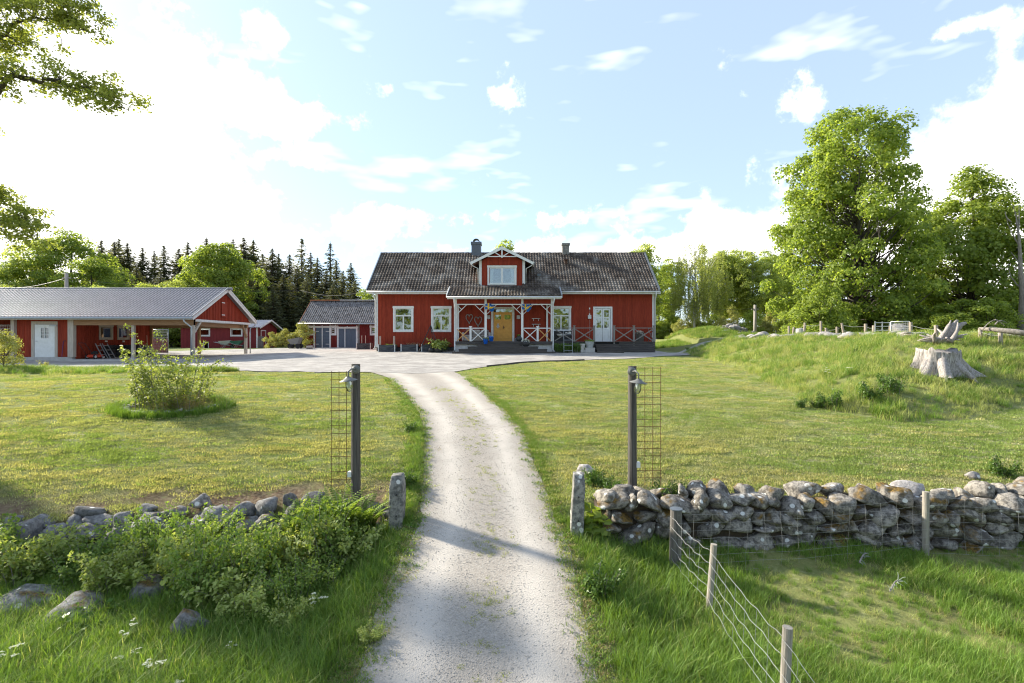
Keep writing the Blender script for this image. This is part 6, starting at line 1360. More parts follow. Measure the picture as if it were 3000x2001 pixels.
SV = {k: [stone_mesh(10*j+i, m_, sub=3) for i in range(9)] for j, (k, m_) in enumerate((('w', STW), ('g', STG), ('p', STP)))}
def put_stone(parent, k, c, sx, sy, sz, rz=None, name='stone', tilt=.25):
    o = link(name, random.choice(SV[k]), parent, Vector(c)-(wloc(parent) if parent else Vector((0, 0, 0))), (random.gauss(0, tilt), random.gauss(0, tilt), random.uniform(-.4, .4)+random.choice((0, math.pi)) if rz is None else rz), (sx, sy, sz)); return o
def dry_wall(label, xs, y_at, z0_at, z1_at, kind, seed, wmin, wmax, hrow, cap=True, big=.12):
    random.seed(seed); x0, x1 = xs; ym = y_at((x0+x1)/2); T = thing('stone_wall', ((x0+x1)/2, ym, z0_at((x0+x1)/2)), label, 'wall')
    # packed earth and rubble core
    V = []; Fq = []; n = int((x1-x0)/.25)+1
    for i in range(n+1):
        x = x0+(x1-x0)*i/n; a, b, y = z0_at(x)-.3, z1_at(x)-.16, y_at(x); V += [(x, y-.02, a), (x, y+.02, b), (x, y+.55, b+.04), (x, y+.55, a)]
    for i in range(n):
        for q in range(4): Fq.append((4*i+q, 4*i+(q+1) % 4, 4*i+4+(q+1) % 4, 4*i+4+q))
    Fq += [(0, 1, 2, 3), (4*n+3, 4*n+2, 4*n+1, 4*n)]; m = MB(); m.v = V; m.f = Fq; m.build('rubble_core', mat('dark_earth', (.045,.035,.026), (.09,.065,.042), 9, .95, .5), T)
    x = x0; rows = max(2, round((z1_at((x0+x1)/2)-z0_at((x0+x1)/2))/hrow))
    for rrow in range(rows):
        x = x0+random.uniform(-.15, .1)
        while x < x1:
            w = random.uniform(wmin, wmax)*(1.45 if rrow == 0 else 1)*(1.35 if random.random() < big else 1); xc = x+w/2; a, b = z0_at(xc), z1_at(xc); h = (b-a)/rows; z = a+h*(rrow+.5)+random.uniform(-.05, .05)
            hh = h*random.uniform(.92, 1.22)
            put_stone(T, kind, (xc, y_at(xc)+.05*rrow/rows+random.uniform(-.05, .05), z), w*.565, random.uniform(.24, .32), hh*.635)
            x += w*random.uniform(.86, .98)
    if cap:
        x = x0
        while x < x1:
            w = random.uniform(wmin*.8, wmax); xc = x+w/2; put_stone(T, kind, (xc, y_at(xc)+random.uniform(.12, .4), z1_at(xc)+random.uniform(-.04, .06)), w*.55, random.uniform(.18, .3), random.uniform(.11, .20)); x += w*random.uniform(.9, 1.5)
    return T
yr = lambda x: 9.28+.03*math.sin(x*1.3); zr0 = lambda x: gz(x, 9.0)-.02; zr1 = lambda x: min(gz(x, 9.9), 1.45)+.10+.05*math.sin(x*2.1)
RW = dry_wall('right mossy field stone wall with white lichen spots holding up the lawn', (1.55, 11.5), yr, zr0, zr1, 'w', 11, .20, .58, .27, big=.2)
yl = lambda x: float(wallY(x))-.05; zl0 = lambda x: gz(x, yl(x)-.3)-.02; zl1 = lambda x: gz(x, yl(x)+.45)-.10+.09*math.sin(x*1.9)*math.sin(x*.7+1)
LW = dry_wall('left grey field stone wall half hidden by raspberry shrubs', (-11.5, -2.35), yl, zl0, zl1, 'g', 12, .22, .55, .27)
# outstanding stones
def loose(px, py, w, d, h, k, label, cat='stone', lift=.6, nm='stone', D=None):
    p = G(px, py) if D is None else P(px, py, D); o = put_stone(None, k, (p.x, p.y, p.z+h*lift*.6), w/2, d/2, h/2, tilt=.1, name=nm); o['label'] = label; o['category'] = cat; return o
random.seed(5)
o = put_stone(None, 'p', P(2655, 1448, 9.5), .37, .28, .21, 0, 'boulder', .05); tag(o, 'large smooth pale boulder resting on top of the right stone wall', 'boulder')
o = put_stone(None, 'w', P(1868, 1478, 9.9), .25, .22, .19, .3, 'boulder', .1); tag(o, 'dark pointed stone lying behind the right wall near the lamp post', 'stone')
loose(1716, 1388, .42, .3, .24, 'p', 'pale stone half sunk in the lawn behind the lichened gatepost'); loose(2850, 1405, .3, .25, .2, 'p', 'small round stone alone on the lawn above the right wall')
loose(265, 1515, .55, .3, .2, 'g', 'flat grey stone lying on the bare strip above the left wall'); loose(430, 1505, .45, .3, .2, 'g', 'low stone sunk in brown soil above the left wall'); loose(590, 1490, .4, .3, .28, 'w', 'mossy orange stone at the top of the bare soil strip')
for px, py, w, d, h, lb, zf in ((95, 1790, 1.25, .8, .5, 'broad flat grey boulder below the raspberry shrubs', 0), (225, 1815, .95, .7, .42, 'cracked brown boulder next to the broad flat one', 0), (430, 1765, .75, .6, .5, 'round grey boulder in the long grass under the shrubs', 0), (550, 1870, .5, .42, .6, 'pointed pale boulder rising out of the grass by the shrubs', 0)):
    p = G(px, py); o = put_stone(None, 'g', (p.x, p.y, p.z+h*.16), w/2, d/2, h/2, 0.2, 'boulder', .08); tag(o, lb, 'boulder', 'boulders below the left wall')
# stone edging of the lawn bed
E_ = thing('bed_edging', ip, 'low ring of flat stones around the shrub bed on the left lawn', 'edging')
for k in range(15):
    a = math.pi*(1.0+k/14*1.0); put_stone(E_, 'p', (ip.x+1.25*math.cos(a), ip.y+.75*math.sin(a), gz(ip.x+1.25*math.cos(a), ip.y+.75*math.sin(a))+.06), .17, .11, .08)
n = 420; a = rng.uniform(0, 6.283, n); rr = rng.uniform(.95, 1.25, n)
X = ip.x+1.35*rr*np.cos(a); Y = ip.y+.85*rr*np.sin(a)
scatter('bed_grass', [tuft('bed_tuft', 40, .14, .18, .40, .010, LONGA, .6, 4, 60+k) for k in range(2)], on_ground(X, Y), rng.uniform(.5, 1.0, n), 'longer green grass ringing the shrub bed', tilt=.12)
n = 60; scatter('bed_straw', [tuft('dry_stalks', 20, .3, .4, .9, .006, STRAW, .5, 4, 64)], on_ground(rng.normal(ip.x+.6, .4, n), rng.normal(ip.y-.2, .25, n)), rng.uniform(.5, 1.0, n), 'dry stalks among the twigs of the shrub bed', tilt=.1)

# ------------------------------------------------------------------ granite gateposts
def gatepost(x, y, zt, w, d, lean, label, seed):
    g = gz(x, y); T = thing('granite_gatepost', (x, y, g), label, 'gatepost', 'granite gateposts'); bm = bmesh.new(); bmesh.ops.create_cube(bm, size=1); bmesh.ops.subdivide_edges(bm, edges=bm.edges, cuts=5, use_grid_fill=True); h = zt-g+.3
    for v in bm.verts:
        t = v.co.z+.5; k = 1-.14*t-(.10 if t > .95 else 0); v.co = Vector((v.co.x*w*k+lean*t, v.co.y*d*k, t*h-.3)); q = v.co*3+Vector((seed, 0, 0)); v.co += Vector((mnoise.noise(q), mnoise.noise(q+Vector((7, 0, 0))), mnoise.noise(q+Vector((0, 9, 0)))))*.028
    me = bpy.data.meshes.new('shaft'); bm.to_mesh(me); bm.free(); me.materials.append(GRAN); me.polygons.foreach_set('use_smooth', [True]*len(me.polygons)); link('shaft', me, T)
    for k in range(2): m = MB(); m.lathe((lean*.5+.01, -d*.46, h*(.35+.3*k)-.2), [(.012, 0), (.012, .04)], 8, (0, -1, 0)); o = m.build('iron_peg', BLACK); o.parent = T
gatepost(-2.07, 9.25, 1.60, .27, .24, 0, 'grey granite gatepost beside the ferns and short wall end', 1); gatepost(1.12, 9.0, 1.68, .22, .24, .05, 'granite gatepost thick with white lichen beside the maple seedling', 5)

# ------------------------------------------------------------------ lamp posts with trellis mesh
RUST = mat('rusty_rebar', (.16,.085,.04), (.10,.05,.025), 20, .85, .2); LPW = mat('old_pole_wood', (.060,.052,.046), (.13,.118,.10), 4, .85, .5, (7,7,.35), contrast=(.4,.7))
LAMPG = mat('grey_lamp_enamel', (.17,.17,.155), (.12,.12,.11), 8, .45, .05); BULB = glassmat()
def lamp_post(x, y, zt, r, s_, label):
    g = gz(x, y); T = thing('lamp_post', (x, y, g), label, 'lamp post', 'lamp posts at the gate'); m = MB(); m.tube([(x-.0*s_, y, g-.3), (x, y, g), (x, y, (g+zt)/2), (x, y, zt)], [r*1.1, r*1.05, r, r*.94], 14); m.build('pole', LPW, T, smooth=False)
    c = Vector((x-s_*.0+.03*(-s_), y-r, zt-.10)); pl = MB(); pl.lathe(c, [(.085, 0), (.085, .02), (.05, .05)], 18, (0, -1, 0)); L_ = pl.build('lamp', LAMPG, T)
    sx = s_*.07; hd = c+Vector((sx, -.26, -.16))
    MB().tube([c+Vector((0, -.04, .0)), c+Vector((sx*.5, -.16, .02)), c+Vector((sx, -.24, -.03)), hd], .014, 8).build('arm', LAMPG, L_, smooth=True)
    tilt = Vector((s_*.12, -.06, 1)).normalized(); MB().lathe(hd, [(.03, .04), (.045, .025), (.08, .0), (.165, -.035), (.168, -.041), (.16, -.039), (.08, -.01), (.03, .0)], 24, tilt, False).build('shade', LAMPG, L_, smooth=True)
    MB().lathe(hd-tilt*.02, [(.055, -.0), (.062, -.06), (.068, -.15), (.05, -.21), (.01, -.235)], 16, tilt, False).build('glass', BULB, L_, smooth=True)
    MB().lathe(hd-tilt*.03, [(.012, 0), (.03, -.05), (.034, -.09), (.02, -.13), (.004, -.14)], 12, tilt).build('bulb', mat('white_bulb', (.8,.8,.76)), L_, smooth=True)
    MB().box(x+s_*r-.02 if s_ > 0 else x-r-.06, x+r+.06 if s_ > 0 else x-r+.02, y-.05, y+.05, g+.42, g+.52).build('socket_box', WHITE, T)
    return T
lamp_post(-3.05, 10.0, 3.56, .088, -1, 'dark wooden lamp post with bracket lamp above the fern clump'); lamp_post(2.35, 10.0, 3.52, .085, 1, 'dark wooden lamp post with bracket lamp above the mossy wall')
def trellis(x0, x1, y, z0, z1, label, nz_, xs):
    T = thing('wire_trellis', ((x0+x1)/2, y, z0), label, 'trellis', 'rebar trellis panels')
    for q in xs: MB().tube([(q, y, z0), (q+.0, y, z1+.02)], .0055, 6).build('upright_bar', RUST, T)
    for k in range(nz_+1):
        z = z0+.18+(z1-z0-.18)*k/nz_; MB().tube([(x0, y+.011, z), (x1, y+.011, z)], .0055, 6).build('cross_bar', RUST, T)
trellis(-3.56, -2.98, 10.02, 1.12, 3.40, 'rusty mesh trellis on the field side of the lamp post by the ferns', 14, (-3.53, -3.385, -3.24)); trellis(2.3, 2.93, 10.02, 1.15, 3.48, 'rusty mesh trellis on the lamp post above the mossy wall', 15, (2.60, 2.755, 2.91))

# ------------------------------------------------------------------ wire fences
WIRE = mat('galvanised_wire', (.42,.42,.41), (.36,.36,.35), 9, .5, 0, metal=.3); FPOST = mat('fence_post_wood', (.36,.33,.27), (.24,.21,.17), 5, .85, .4, (7,7,.4)); FPOSTD = mat('dark_fence_post_wood', (.17,.155,.135), (.09,.08,.07), 5, .85, .5, (7,7,.4))
def fence():
    ps = [((2.69, 8.45), (2.70, 8.42), 1.24, .098, FPOSTD), ((2.80, 7.3), (2.88, 7.3), 1.11, .046, FPOST), ((2.75, 5.2), (2.80, 5.2), 1.10, .05, FPOST), ((2.7, 3.4), (2.7, 3.4), 1.05, .05, FPOST)]
    T = thing('paddock_fence', (2.75, 6.5, 0), 'sagging wire fence on weathered posts running down from the right wall', 'fence'); tops = []
    for (bx, by), (tx, ty), zt, r, m_ in ps:
        g = gz(bx, by); m = MB(); m.tube([(bx, by, g-.25), (bx, by, g), (tx, ty, zt)], [r, r, r*.97], 14); o = m.build('post', m_, T)
        if r > .09: MB().lathe((tx, ty, zt), [(r*1.05, 0), (r*1.05, .015), (.01, .025)], 16).build('post_cap', DGREY, o)
        tops.append((Vector((bx, by, g)), Vector((tx, ty, zt)), r))
    st = MB()
    for w in range(6):
        t = .10+.16*w
        for (b0, t0, r0), (b1, t1, r1) in zip(tops[:-1], tops[1:]):
            a = b0.lerp(t0, t)+Vector((-r0*.9, 0, 0)); b = b1.lerp(t1, t)+Vector((-r1*.9, 0, 0)); L = (b-a).length; n = 14; pts = [a.lerp(b, i/n)+Vector((.008*math.sin(i*2.1+w), 0, -.045*math.sin(math.pi*i/n)+.012*math.sin(i*1.7+w*2))) for i in range(n+1)]
            MB().tube(pts, .0026, 5).build('wire', WIRE, T, smooth=True)
    for (b0, t0, r0), (b1, t1, r1) in zip(tops[:-1], tops[1:]):
        n = int((b1-b0).length/.28)
        for i in range(1, n):
            a = b0.lerp(b1, i/n); b = t0.lerp(t1, i/n); pts = [a.lerp(b, q)+Vector((-.045, 0, -.045*math.sin(math.pi*i/n))) for q in (.10, .3, .5, .7, .9)]; st.tube(pts, .0018, 4, False)
    st.build('stay_wires', WIRE, T, kind='stuff')
    T = thing('wall_fence', (7, 8.95, .3), 'wire fence on pale posts running along the foot of the right stone wall', 'fence'); xs = [7.23, 11.8]; tops = [(Vector((2.69, 8.45, gz(2.69, 8.45))), Vector((2.70, 8.42, 1.24)), .098)]
    for x in xs:
        g = gz(x, 8.95); m = MB(); m.tube([(x, 8.95, g-.25), (x, 8.95, g), (x+.02, 8.97, 1.37)], .052, 14); m.build('post', FPOST, T); tops.append((Vector((x, 8.9, g)), Vector((x, 8.92, 1.37)), .05))
    st = MB()
    for w in range(8):
        t = .06+.125*w
        for (b0, t0, r0), (b1, t1, r1) in zip(tops[:-1], tops[1:]):
            a = b0.lerp(t0, t)+Vector((0, -r0, 0)); b = b1.lerp(t1, t)+Vector((0, -r1*.4, 0)); n = 16; pts = [a.lerp(b, i/n)+Vector((0, 0, -.07*math.sin(math.pi*i/n)+.008*math.sin(i*1.3+w))) for i in range(n+1)]; MB().tube(pts, .0012, 5).build('wire', WIRE, T, smooth=True)
    for (b0, t0, r0), (b1, t1, r1) in zip(tops[:-1], tops[1:]):
        n = int((b1-b0).length/.3)
        for i in range(1, n):
            a = b0.lerp(b1, i/n); b = t0.lerp(t1, i/n); st.tube([a.lerp(b, q)+Vector((.02*math.sin(i+q*5), -.05, -0+.07*-math.sin(math.pi*i/n))) for q in (.06, .3, .5, .7, .93)], .0012, 4, False)
    st.build('stay_wires', WIRE, T, kind='stuff')
fence()

# ------------------------------------------------------------------ the big stump and the hill wall
def stump():
    p = G(2748, 1082); T = thing('tree_stump', p, 'huge bleached tree stump with spreading roots on the mound', 'stump'); WD = mat('bleached_wood', (.46,.42,.38), (.20,.175,.155), 5, .85, .8, (5,5,.6), c3=(.11,.09,.075), s3=7, f3=(.56,.7)); V = []; Fq = []; n = 72; H = .82; lv = 14; D = p.y
    roots = [(-2.6, .75, .45), (-1.95, 1.0, .35), (-1.2, .9, .5), (-.45, 1.0, .35), (.4, .6, .4), (1.3, .6, .4), (2.2, .7, .4), (2.9, .7, .35)]
    for j in range(lv+1):
        t = j/lv; z = H*t
        for i in range(n):
            a = 2*math.pi*i/n-math.pi; r = .86+.05*math.sin(3*a+1)+.04*math.sin(7*a); 
            for ra, rl, rw in roots:
                d = (a-ra+math.pi) % (2*math.pi)-math.pi; r += rl*math.exp(-(d/(rw*.55))**2)*(1-t)**2.4
            r += .03*math.sin(23*a+4*t)*(1-.5*t)+.02*math.sin(41*a+9*t); V.append((r*math.cos(a), r*.85*math.sin(a), z-.22*(1-t)**3-.05+((.09*math.sin(a*2+1)+.06*math.sin(a*7)+.05*math.sin(a*13+2)) if j == lv else 0)))
    for j in range(lv):
        for i in range(n): Fq.append((j*n+i, j*n+(i+1) % n, (j+1)*n+(i+1) % n, (j+1)*n+i))
    m = MB(); m.v = V; m.f = Fq+[tuple(lv*n+i for i in range(n))]; o = m.mesh('stump_body', WD, smooth=True); link('stump_body', o, T); T.scale = (.72, .72, .8)
    r = np.random.default_rng(3)
    for k, (ax, ay, L) in enumerate(((-.5, -.9, 1.0), (.25, -.8, 1.5), (-.9, -.35, .9), (.9, -.3, .8))):
        m = MB(); m.tube([(ax*.7, ay*.7, .35), (ax, ay, .12), (ax*(1+.35*L), ay*(1+.35*L), -.18), (ax*(1+.6*L), ay*(1+.6*L), -.45)], [.2, .16, .10, .03], 9); link('root', m.mesh('root', WD, smooth=True), T)
    q = thing('driftwood_root', p+Vector((.3, 1.9, .85)), 'tangled silvery driftwood root standing behind the stump', 'driftwood'); SW = mat('silver_driftwood', (.38,.34,.31), (.20,.17,.15), 7, .85, .6, (3,3,1)); base = G(2755, 1010); q.location = base
    for k in range(16):
        a = r.uniform(0, 6.28); L = r.uniform(.5, 1.1); m = MB(); e = Vector((math.cos(a)*L, math.sin(a)*L*.5, r.uniform(.05, .55)+(.5 if k % 4 == 0 else 0))); limb(m, (r.normal(0, .2), r.normal(0, .1), .1), e, .10, .02, r, .1, 6, 7); link('root_limb', m.mesh('root_limb', SW, smooth=True), q)
    for e in ((1.0, 0, .85), (.75, .1, .95), (.9, .1, .7)): m = MB(); limb(m, (.1, 0, .2), e, .19, .05, r, .05, 6, 8); link('root_limb', m.mesh('root_limb', SW, smooth=True), q)
    base2 = G(2900, 1000); q2 = thing('fallen_log', P(2940, 975, 19.5)-Vector((0, 0, 1)), 'bare fallen trunk with twigs propped on posts along the hill fence', 'log'); bb = wloc(q2); m = MB(); pts = [P(2868, 962, 20.5), P(2920, 966, 20), P(2975, 972, 19.6), P(3050, 985, 19.2)]; m.tube(pts, [.05, .09, .11, .12], 9); m.build('trunk', BARKL, q2, smooth=True)
    for a, b in (((2880, 964), (2915, 935)), ((2915, 950), (2950, 945)), ((2940, 968), (2900, 955)), ((2960, 970), (2930, 1000)), ((2915, 936), (2945, 955)), ((2870, 962), (2872, 1005))): m = MB(); limb(m, P(*a, 20.2), P(*b, 20.2), .03, .008, r, .1, 6, 5); m.build('twig', BARKL, q2)
stump()
def hill_wall():
    random.seed(31); T = thing('hill_stone_row', (17, 23, 4.1), 'low sunlit row of pale field stones along the crest of the mound', 'stone row'); pts = [(14.3, 33), (15.0, 28.5), (15.6, 26), (16.4, 24), (17.4, 22), (18.6, 21.2), (20, 20.3), (24, 20.2)]
    for i in range(len(pts)-1):
        a, b = Vector(pts[i]), Vector(pts[i+1]); L = (b-a).length; n = int(L/.30)
        for k in range(n):
            q = a.lerp(b, k/n)+Vector((random.gauss(0, .25), random.gauss(0, .25))); s_ = random.uniform(.18, .48); put_stone(T, 'p', (q.x, q.y, gz(q.x, q.y)+s_*.14), s_, s_*.8, s_*random.uniform(.4, .6))
    F_ = thing('hill_fence', (17, 24, 4.2), 'old wire fence with leaning grey posts along the mound crest', 'fence'); HP = mat('sunbleached_post', (.42,.35,.28), (.28,.23,.18), 5, .85, .4, (6,6,.5)); prev = None
    for px, top, base, D, ln in ((2311, 955, 985, 31, 0), (2322, 958, 983, 31.2, 4), (2355, 945, 980, 31, 3), (2405, 940, 985, 28.5, 0), (2420, 960, 983, 29, 0), (2452, 957, 980, 27.5, 0), (2472, 946, 972, 27.2, -6), (2536, 948, 980, 26, 0), (2558, 953, 983, 25.4, 2), (2608, 955, 985, 25, 0), (2668, 943, 985, 24, 0), (2745, 952, 1010, 21, -3), (2872, 962, 1005, 20.6, 0), (2931, 974, 1008, 19.6, 0)):
        t, b = P(px+ln, top, D), P(px, base+8, D); r_ = .07 if D < 27 else .06; MB().tube([b, t], r_, 8).build('post', HP, F_)
        for f in (.35, .8):
            q = b.lerp(t, f)
            if prev: MB().tube([prev.lerp(prev2, f), ((prev.lerp(prev2, f)+q)/2)-Vector((0, 0, .05)), q], .006, 4).build('wire', WIRE, F_)
        prev, prev2 = b, t
    Gt = thing('hill_gate', P(2580, 985, 25), 'tubular steel gate beside the mesh panel in the hill fence', 'gate'); a, b = P(2564, 975, 25.3), P(2606, 978, 25)
    for dz in (0, .22, .42, .60): MB().tube([a+Vector((0, 0, dz-.1)), b+Vector((0, 0, dz-.05))], .022, 6).build('rail', STEEL, Gt)
    for q in (a, b, (a+b)/2): MB().tube([q-Vector((0, 0, .12)), q+Vector((0, 0, .58))], .022, 6).build('stile', STEEL, Gt)
    a, b = P(2610, 985, 24.6), P(2664, 985, 24.2); mesh_panel('mesh_gate', (a.x, a.y, 0), (b.x, b.y, 0), 4.22, 4.95, 9, 8, 'square galvanised mesh panel between two posts of the hill fence', None, .02, OLDWHITE)
    o = put_stone(None, 'p', P(2635, 968, 27), .55, .4, .32, 0, 'boulder', .1); tag(o, 'pale boulder behind the mesh panel in the hill fence', 'boulder')
    c = MB(); c.lathe(P(2345, 982, 32.5), [(.26, -.1), (.27, .2), (.26, .42), (.20, .44)], 16); T2 = thing('stone_trough', P(2345, 990, 32.5), 'pale round cistern standing by the leaning posts of the hill fence', 'cistern'); c.build('drum', CONC, T2)
    # rock pile on the bank
    T3 = thing('rock_pile', P(2160, 1000, 45.0), 'heap of reddish grey stones on the grassy bank beside the farmhouse', 'stone heap'); random.seed(8)
    for k in range(46):
        x = 19.6+random.gauss(0, .75); y = 44.6+random.gauss(0, .5); h = max(0, .55-.5*abs(x-19.6)/1.6); s_ = random.uniform(.14, .32); put_stone(T3, 'p' if k % 3 else 'w', (x, y, gz(x, y)+random.uniform(0, h)), s_*1.4, s_, s_*.7)
hill_wall()

# ------------------------------------------------------------------ utility poles and cables
PW = mat('grey_pole_wood', (.36,.32,.28), (.26,.23,.20), 4, .85, .3, (6,6,.3))
def pole(x, y, zt, r, label): g = gz(x, y); T = thing('utility_pole', (x, y, g), label, 'pole'); MB().tube([(x, y, g-.4), (x, y, zt)], [r*1.15, r*.85], 12).build('shaft', PW, T, smooth=True); MB().box(x-.35, x+.35, y-.05, y+.05, zt-.45, zt-.36).build('crossarm', PW, T); return T
a = P(195, 800, 44); pole(a.x, 44, a.z, .14, 'grey utility pole rising behind the carport ridge'); b = P(2212, 893, 50); pole(b.x, 50, b.z, .15, 'grey utility pole standing beyond the rock pile')
def cable(pts, label, sag):
    T = thing('cable', pts[0], label, 'cable')
    for p, q in zip(pts[:-1], pts[1:]): MB().tube([Vector(p).lerp(Vector(q), t)-Vector((0, 0, sag*math.sin(math.pi*t))) for t in np.linspace(0, 1, 17)], .016, 5).build('span', BLACK, T)
cable([P(-60, 835, 44), (a.x, 44, a.z-.4), P(880, 850, 52), P(1085, 850, 43.6)], 'thin dark cable from the carport pole to the farmhouse verge', .5); cable([(b.x, 50, b.z-.35), P(1935, 886, 46)], 'thin dark cable from the rock pile pole toward the farmhouse', .3); cable([(b.x, 50, b.z-.3), P(2700, 880, 56)], 'thin dark cable from the rock pile pole into the maples', .3)

# ------------------------------------------------------------------ porch and yard clutter
def pot(name, c, prof, m_, label, cat='pot', plant=None, ps=1.0, group=None):
    T = thing(name, c, label, cat, group); MB().lathe(c, prof, 20).build('pot_body', m_, T, smooth=True); top = prof[-1][1]; rt = max(prof[-1][0], .05); MB().lathe(Vector(c)+Vector((0, 0, top-.03)), [(rt*.98, 0), (.01, .008)], 16, cap=False).build('soil', mat('potting_soil', (.03,.022,.016)), T)
    if plant:
        for n_, me in zip(('stems', 'foliage'), plant): link(n_, me, T, (0, 0, top-.03), (0, 0, random.uniform(0, 6)), (ps, ps, ps))
    return T
BLUE = mat('cobalt_glaze', (.012,.12,.52), (.01,.09,.42), 5, .25, 0, spec=.5); DPOT = mat('dark_ceramic', (.045,.045,.042), (.03,.03,.03), 6, .5); GPOT = mat('pale_pot', (.62,.60,.54), (.52,.50,.45), 6, .7)
WF = canes('white_flowers', 12, .16, .10, 10, .035, PETAL, 600, .3); GP_ = canes('pot_greens', 14, .2, .10, 14, .05, FERNL, 601, .5); HO = canes('hosta', 16, .38, .16, 16, .12, RASP, 602, .7, .6, .5, .1); TALLP = canes('tall_greens', 26, 1.0, .28, 30, .06, DARKP, 603, .4); RH = canes('red_buds', 20, 1.15, .3, 22, .055, leafmat('russet_leaf', (.12,.10,.03), (.22,.13,.06), .4), 604, .35)
IVY = canes('deck_greens', 80, .95, .8, 30, .07, DARKP, 605, .5)
tp = [(0.10, 0), (.12, .02), (.165, .30), (.175, .31), (.175, .36), (.155, .36)]
pot('flower_pot', (-1.78, 34.40, 3.83+.0), tp, BLUE, 'cobalt blue pot with green shoots at the front of the porch steps', plant=GP_, group='cobalt blue pots'); pot('flower_pot', (-1.42, 34.98, 4.0), tp, BLUE, 'cobalt blue pot with white flowers standing behind the other blue pot', plant=WF, group='cobalt blue pots')
ball = [(.13, 0), (.22, .06), (.27, .18), (.25, .30), (.17, .38), (.19, .41), (.16, .41)]
pot('flower_pot', (.93, 34.38, 3.67), ball, DPOT, 'round dark pot of white flowers on the porch steps', plant=WF, ps=1.5); pot('jar', (.50, 35.05, 4.0), [(.12, 0), (.2, .06), (.24, .18), (.2, .3), (.12, .38), (.13, .42), (.10, .42)], DPOT, 'tall dark jar behind the round flower pot on the porch', 'jar', GP_, .8)
pot('lantern_jar', (.3, 36.3, 4.0), [(.08, 0), (.09, .02), (.09, .2), (.07, .24)], mat('grey_glass', (.16,.18,.18), None, 4, .3), 'small grey glass jar on the porch floor beside the door', 'jar')
gpz = lambda x, y: gz(x, y)+.03
pot('flower_pot', (-5.0, 34.75, gpz(-5.0, 34.75)), [(.2, 0), (.3, .05), (.34, .22), (.32, .34), (.30, .36)], DPOT, 'wide black pot of pale green hosta at the foot of the porch', plant=HO, ps=1.6); pot('kettle_grill', (-5.45, 34.7, gpz(-5.45, 34.7)), [(.1, 0), (.2, .06), (.24, .16), (.2, .27), (.08, .33)], BLACK, 'small round black pot beside the hosta', 'pot')
x, y = -4.75, 35.7; plant_tree('garden_shrub', TALLP, x, y, 'leafy green shrub against the porch corner', sc=(1.0, 1.0, 1.05), cat='shrub', names=('stems', 'foliage')); plant_tree('garden_shrub', RH, -5.1, 35.9, 'russet budded shrub behind the hosta pot', sc=(1, 1, 1.1), cat='shrub', names=('stems', 'foliage'))
plant_tree('deck_shrub', IVY, 4.2, 34.55, 'dark spreading shrub covering the deck skirting left of the deck steps', sc=(1.25, .5, .85), cat='shrub', names=('stems', 'foliage')); plant_tree('deck_shrub', IVY, 3.3, 34.7, 'dark shrub at the corner between porch and deck', rz=2, sc=(.6, .4, .8), cat='shrub', names=('stems', 'foliage'))
sq = [(.11, 0), (.13, .02), (.17, .34), (.19, .35), (.19, .4), (.16, .4)]
def crate(c, a, b, h, label, m_): T = thing('crate', c, label, 'crate'); m = MB(); m.box(c[0]-a, c[0]+a, c[1]-b, c[1]+b, c[2], c[2]+h); m.build('crate_body', m_, T, bevel=.015); MB().box(c[0]-a-.01, c[0]+a+.01, c[1]-b-.01, c[1]+b+.01, c[2]+h-.05, c[2]+h+.002).build('rim', m_, T)
z = gpz(4.7, 34.2); crate((4.72, 34.2, z), .14, .14, .18, 'small grey block under the white pot by the deck steps', CONC); pot('flower_pot', (4.72, 34.2, z+.18), sq, GPOT, 'white tapered pot on a small block by the deck steps')
crate((5.2, 34.25, z), .32, .2, .32, 'grey concrete box under the wide pale planter', CONC); pot('planter', (5.2, 34.3, z+.32), [(.2, 0), (.22, .02), (.3, .40), (.32, .42), (.29, .42)], mat('pale_grey_planter', (.50,.52,.50)), 'wide pale grey planter of greens on the concrete box', 'planter', GP_, 1.3)
pot('flower_pot', (8.9, 35.7, 4.0), [(.26, 0), (.28, .02), (.3, .62), (.32, .64), (.28, .64)], mat('taupe_pot', (.16,.14,.12)), 'tall brown planter with white flowers on the deck', 'planter', WF, 1.6)
def grill(): T = thing('deck_sink', (3.6, 36.0, 4.0), 'black outdoor kitchen stand with white basins on the deck', 'sink'); MB().box(2.95, 4.2, 36.0, 36.4, 4.0, 4.72).build('cabinet', BLACK, T); MB().box(2.9, 4.25, 35.95, 36.45, 4.72, 4.76).build('counter', DGREY, T); MB().lathe((3.35, 35.85, 4.35), [(.05, 0), (.17, .06), (.22, .16), (.22, .18), (.2, .18)], 18).build('basin', WHITE, T, smooth=True); MB().box(3.75, 4.15, 35.90, 36.0, 4.55, 4.66).build('basin', WHITE, T)
grill()
def stand(): T = thing('plant_ladder', (4.0, 34.0, gpz(4, 34)), 'thin grey metal plant ladder standing in front of the dark shrub', 'stand'); g = gpz(4, 34); [MB().tube([(q, 34.0, g), (q, 34.15, g+1.5)], .014, 6).build('upright', STEEL, T) for q in (3.45, 4.02)]; [MB().tube([(3.45, 34.0+.1*k/4, g+.35*k+.15), (4.02, 34.0+.1*k/4, g+.35*k+.15)], .012, 6).build('rung', STEEL, T) for k in range(4)]
stand()
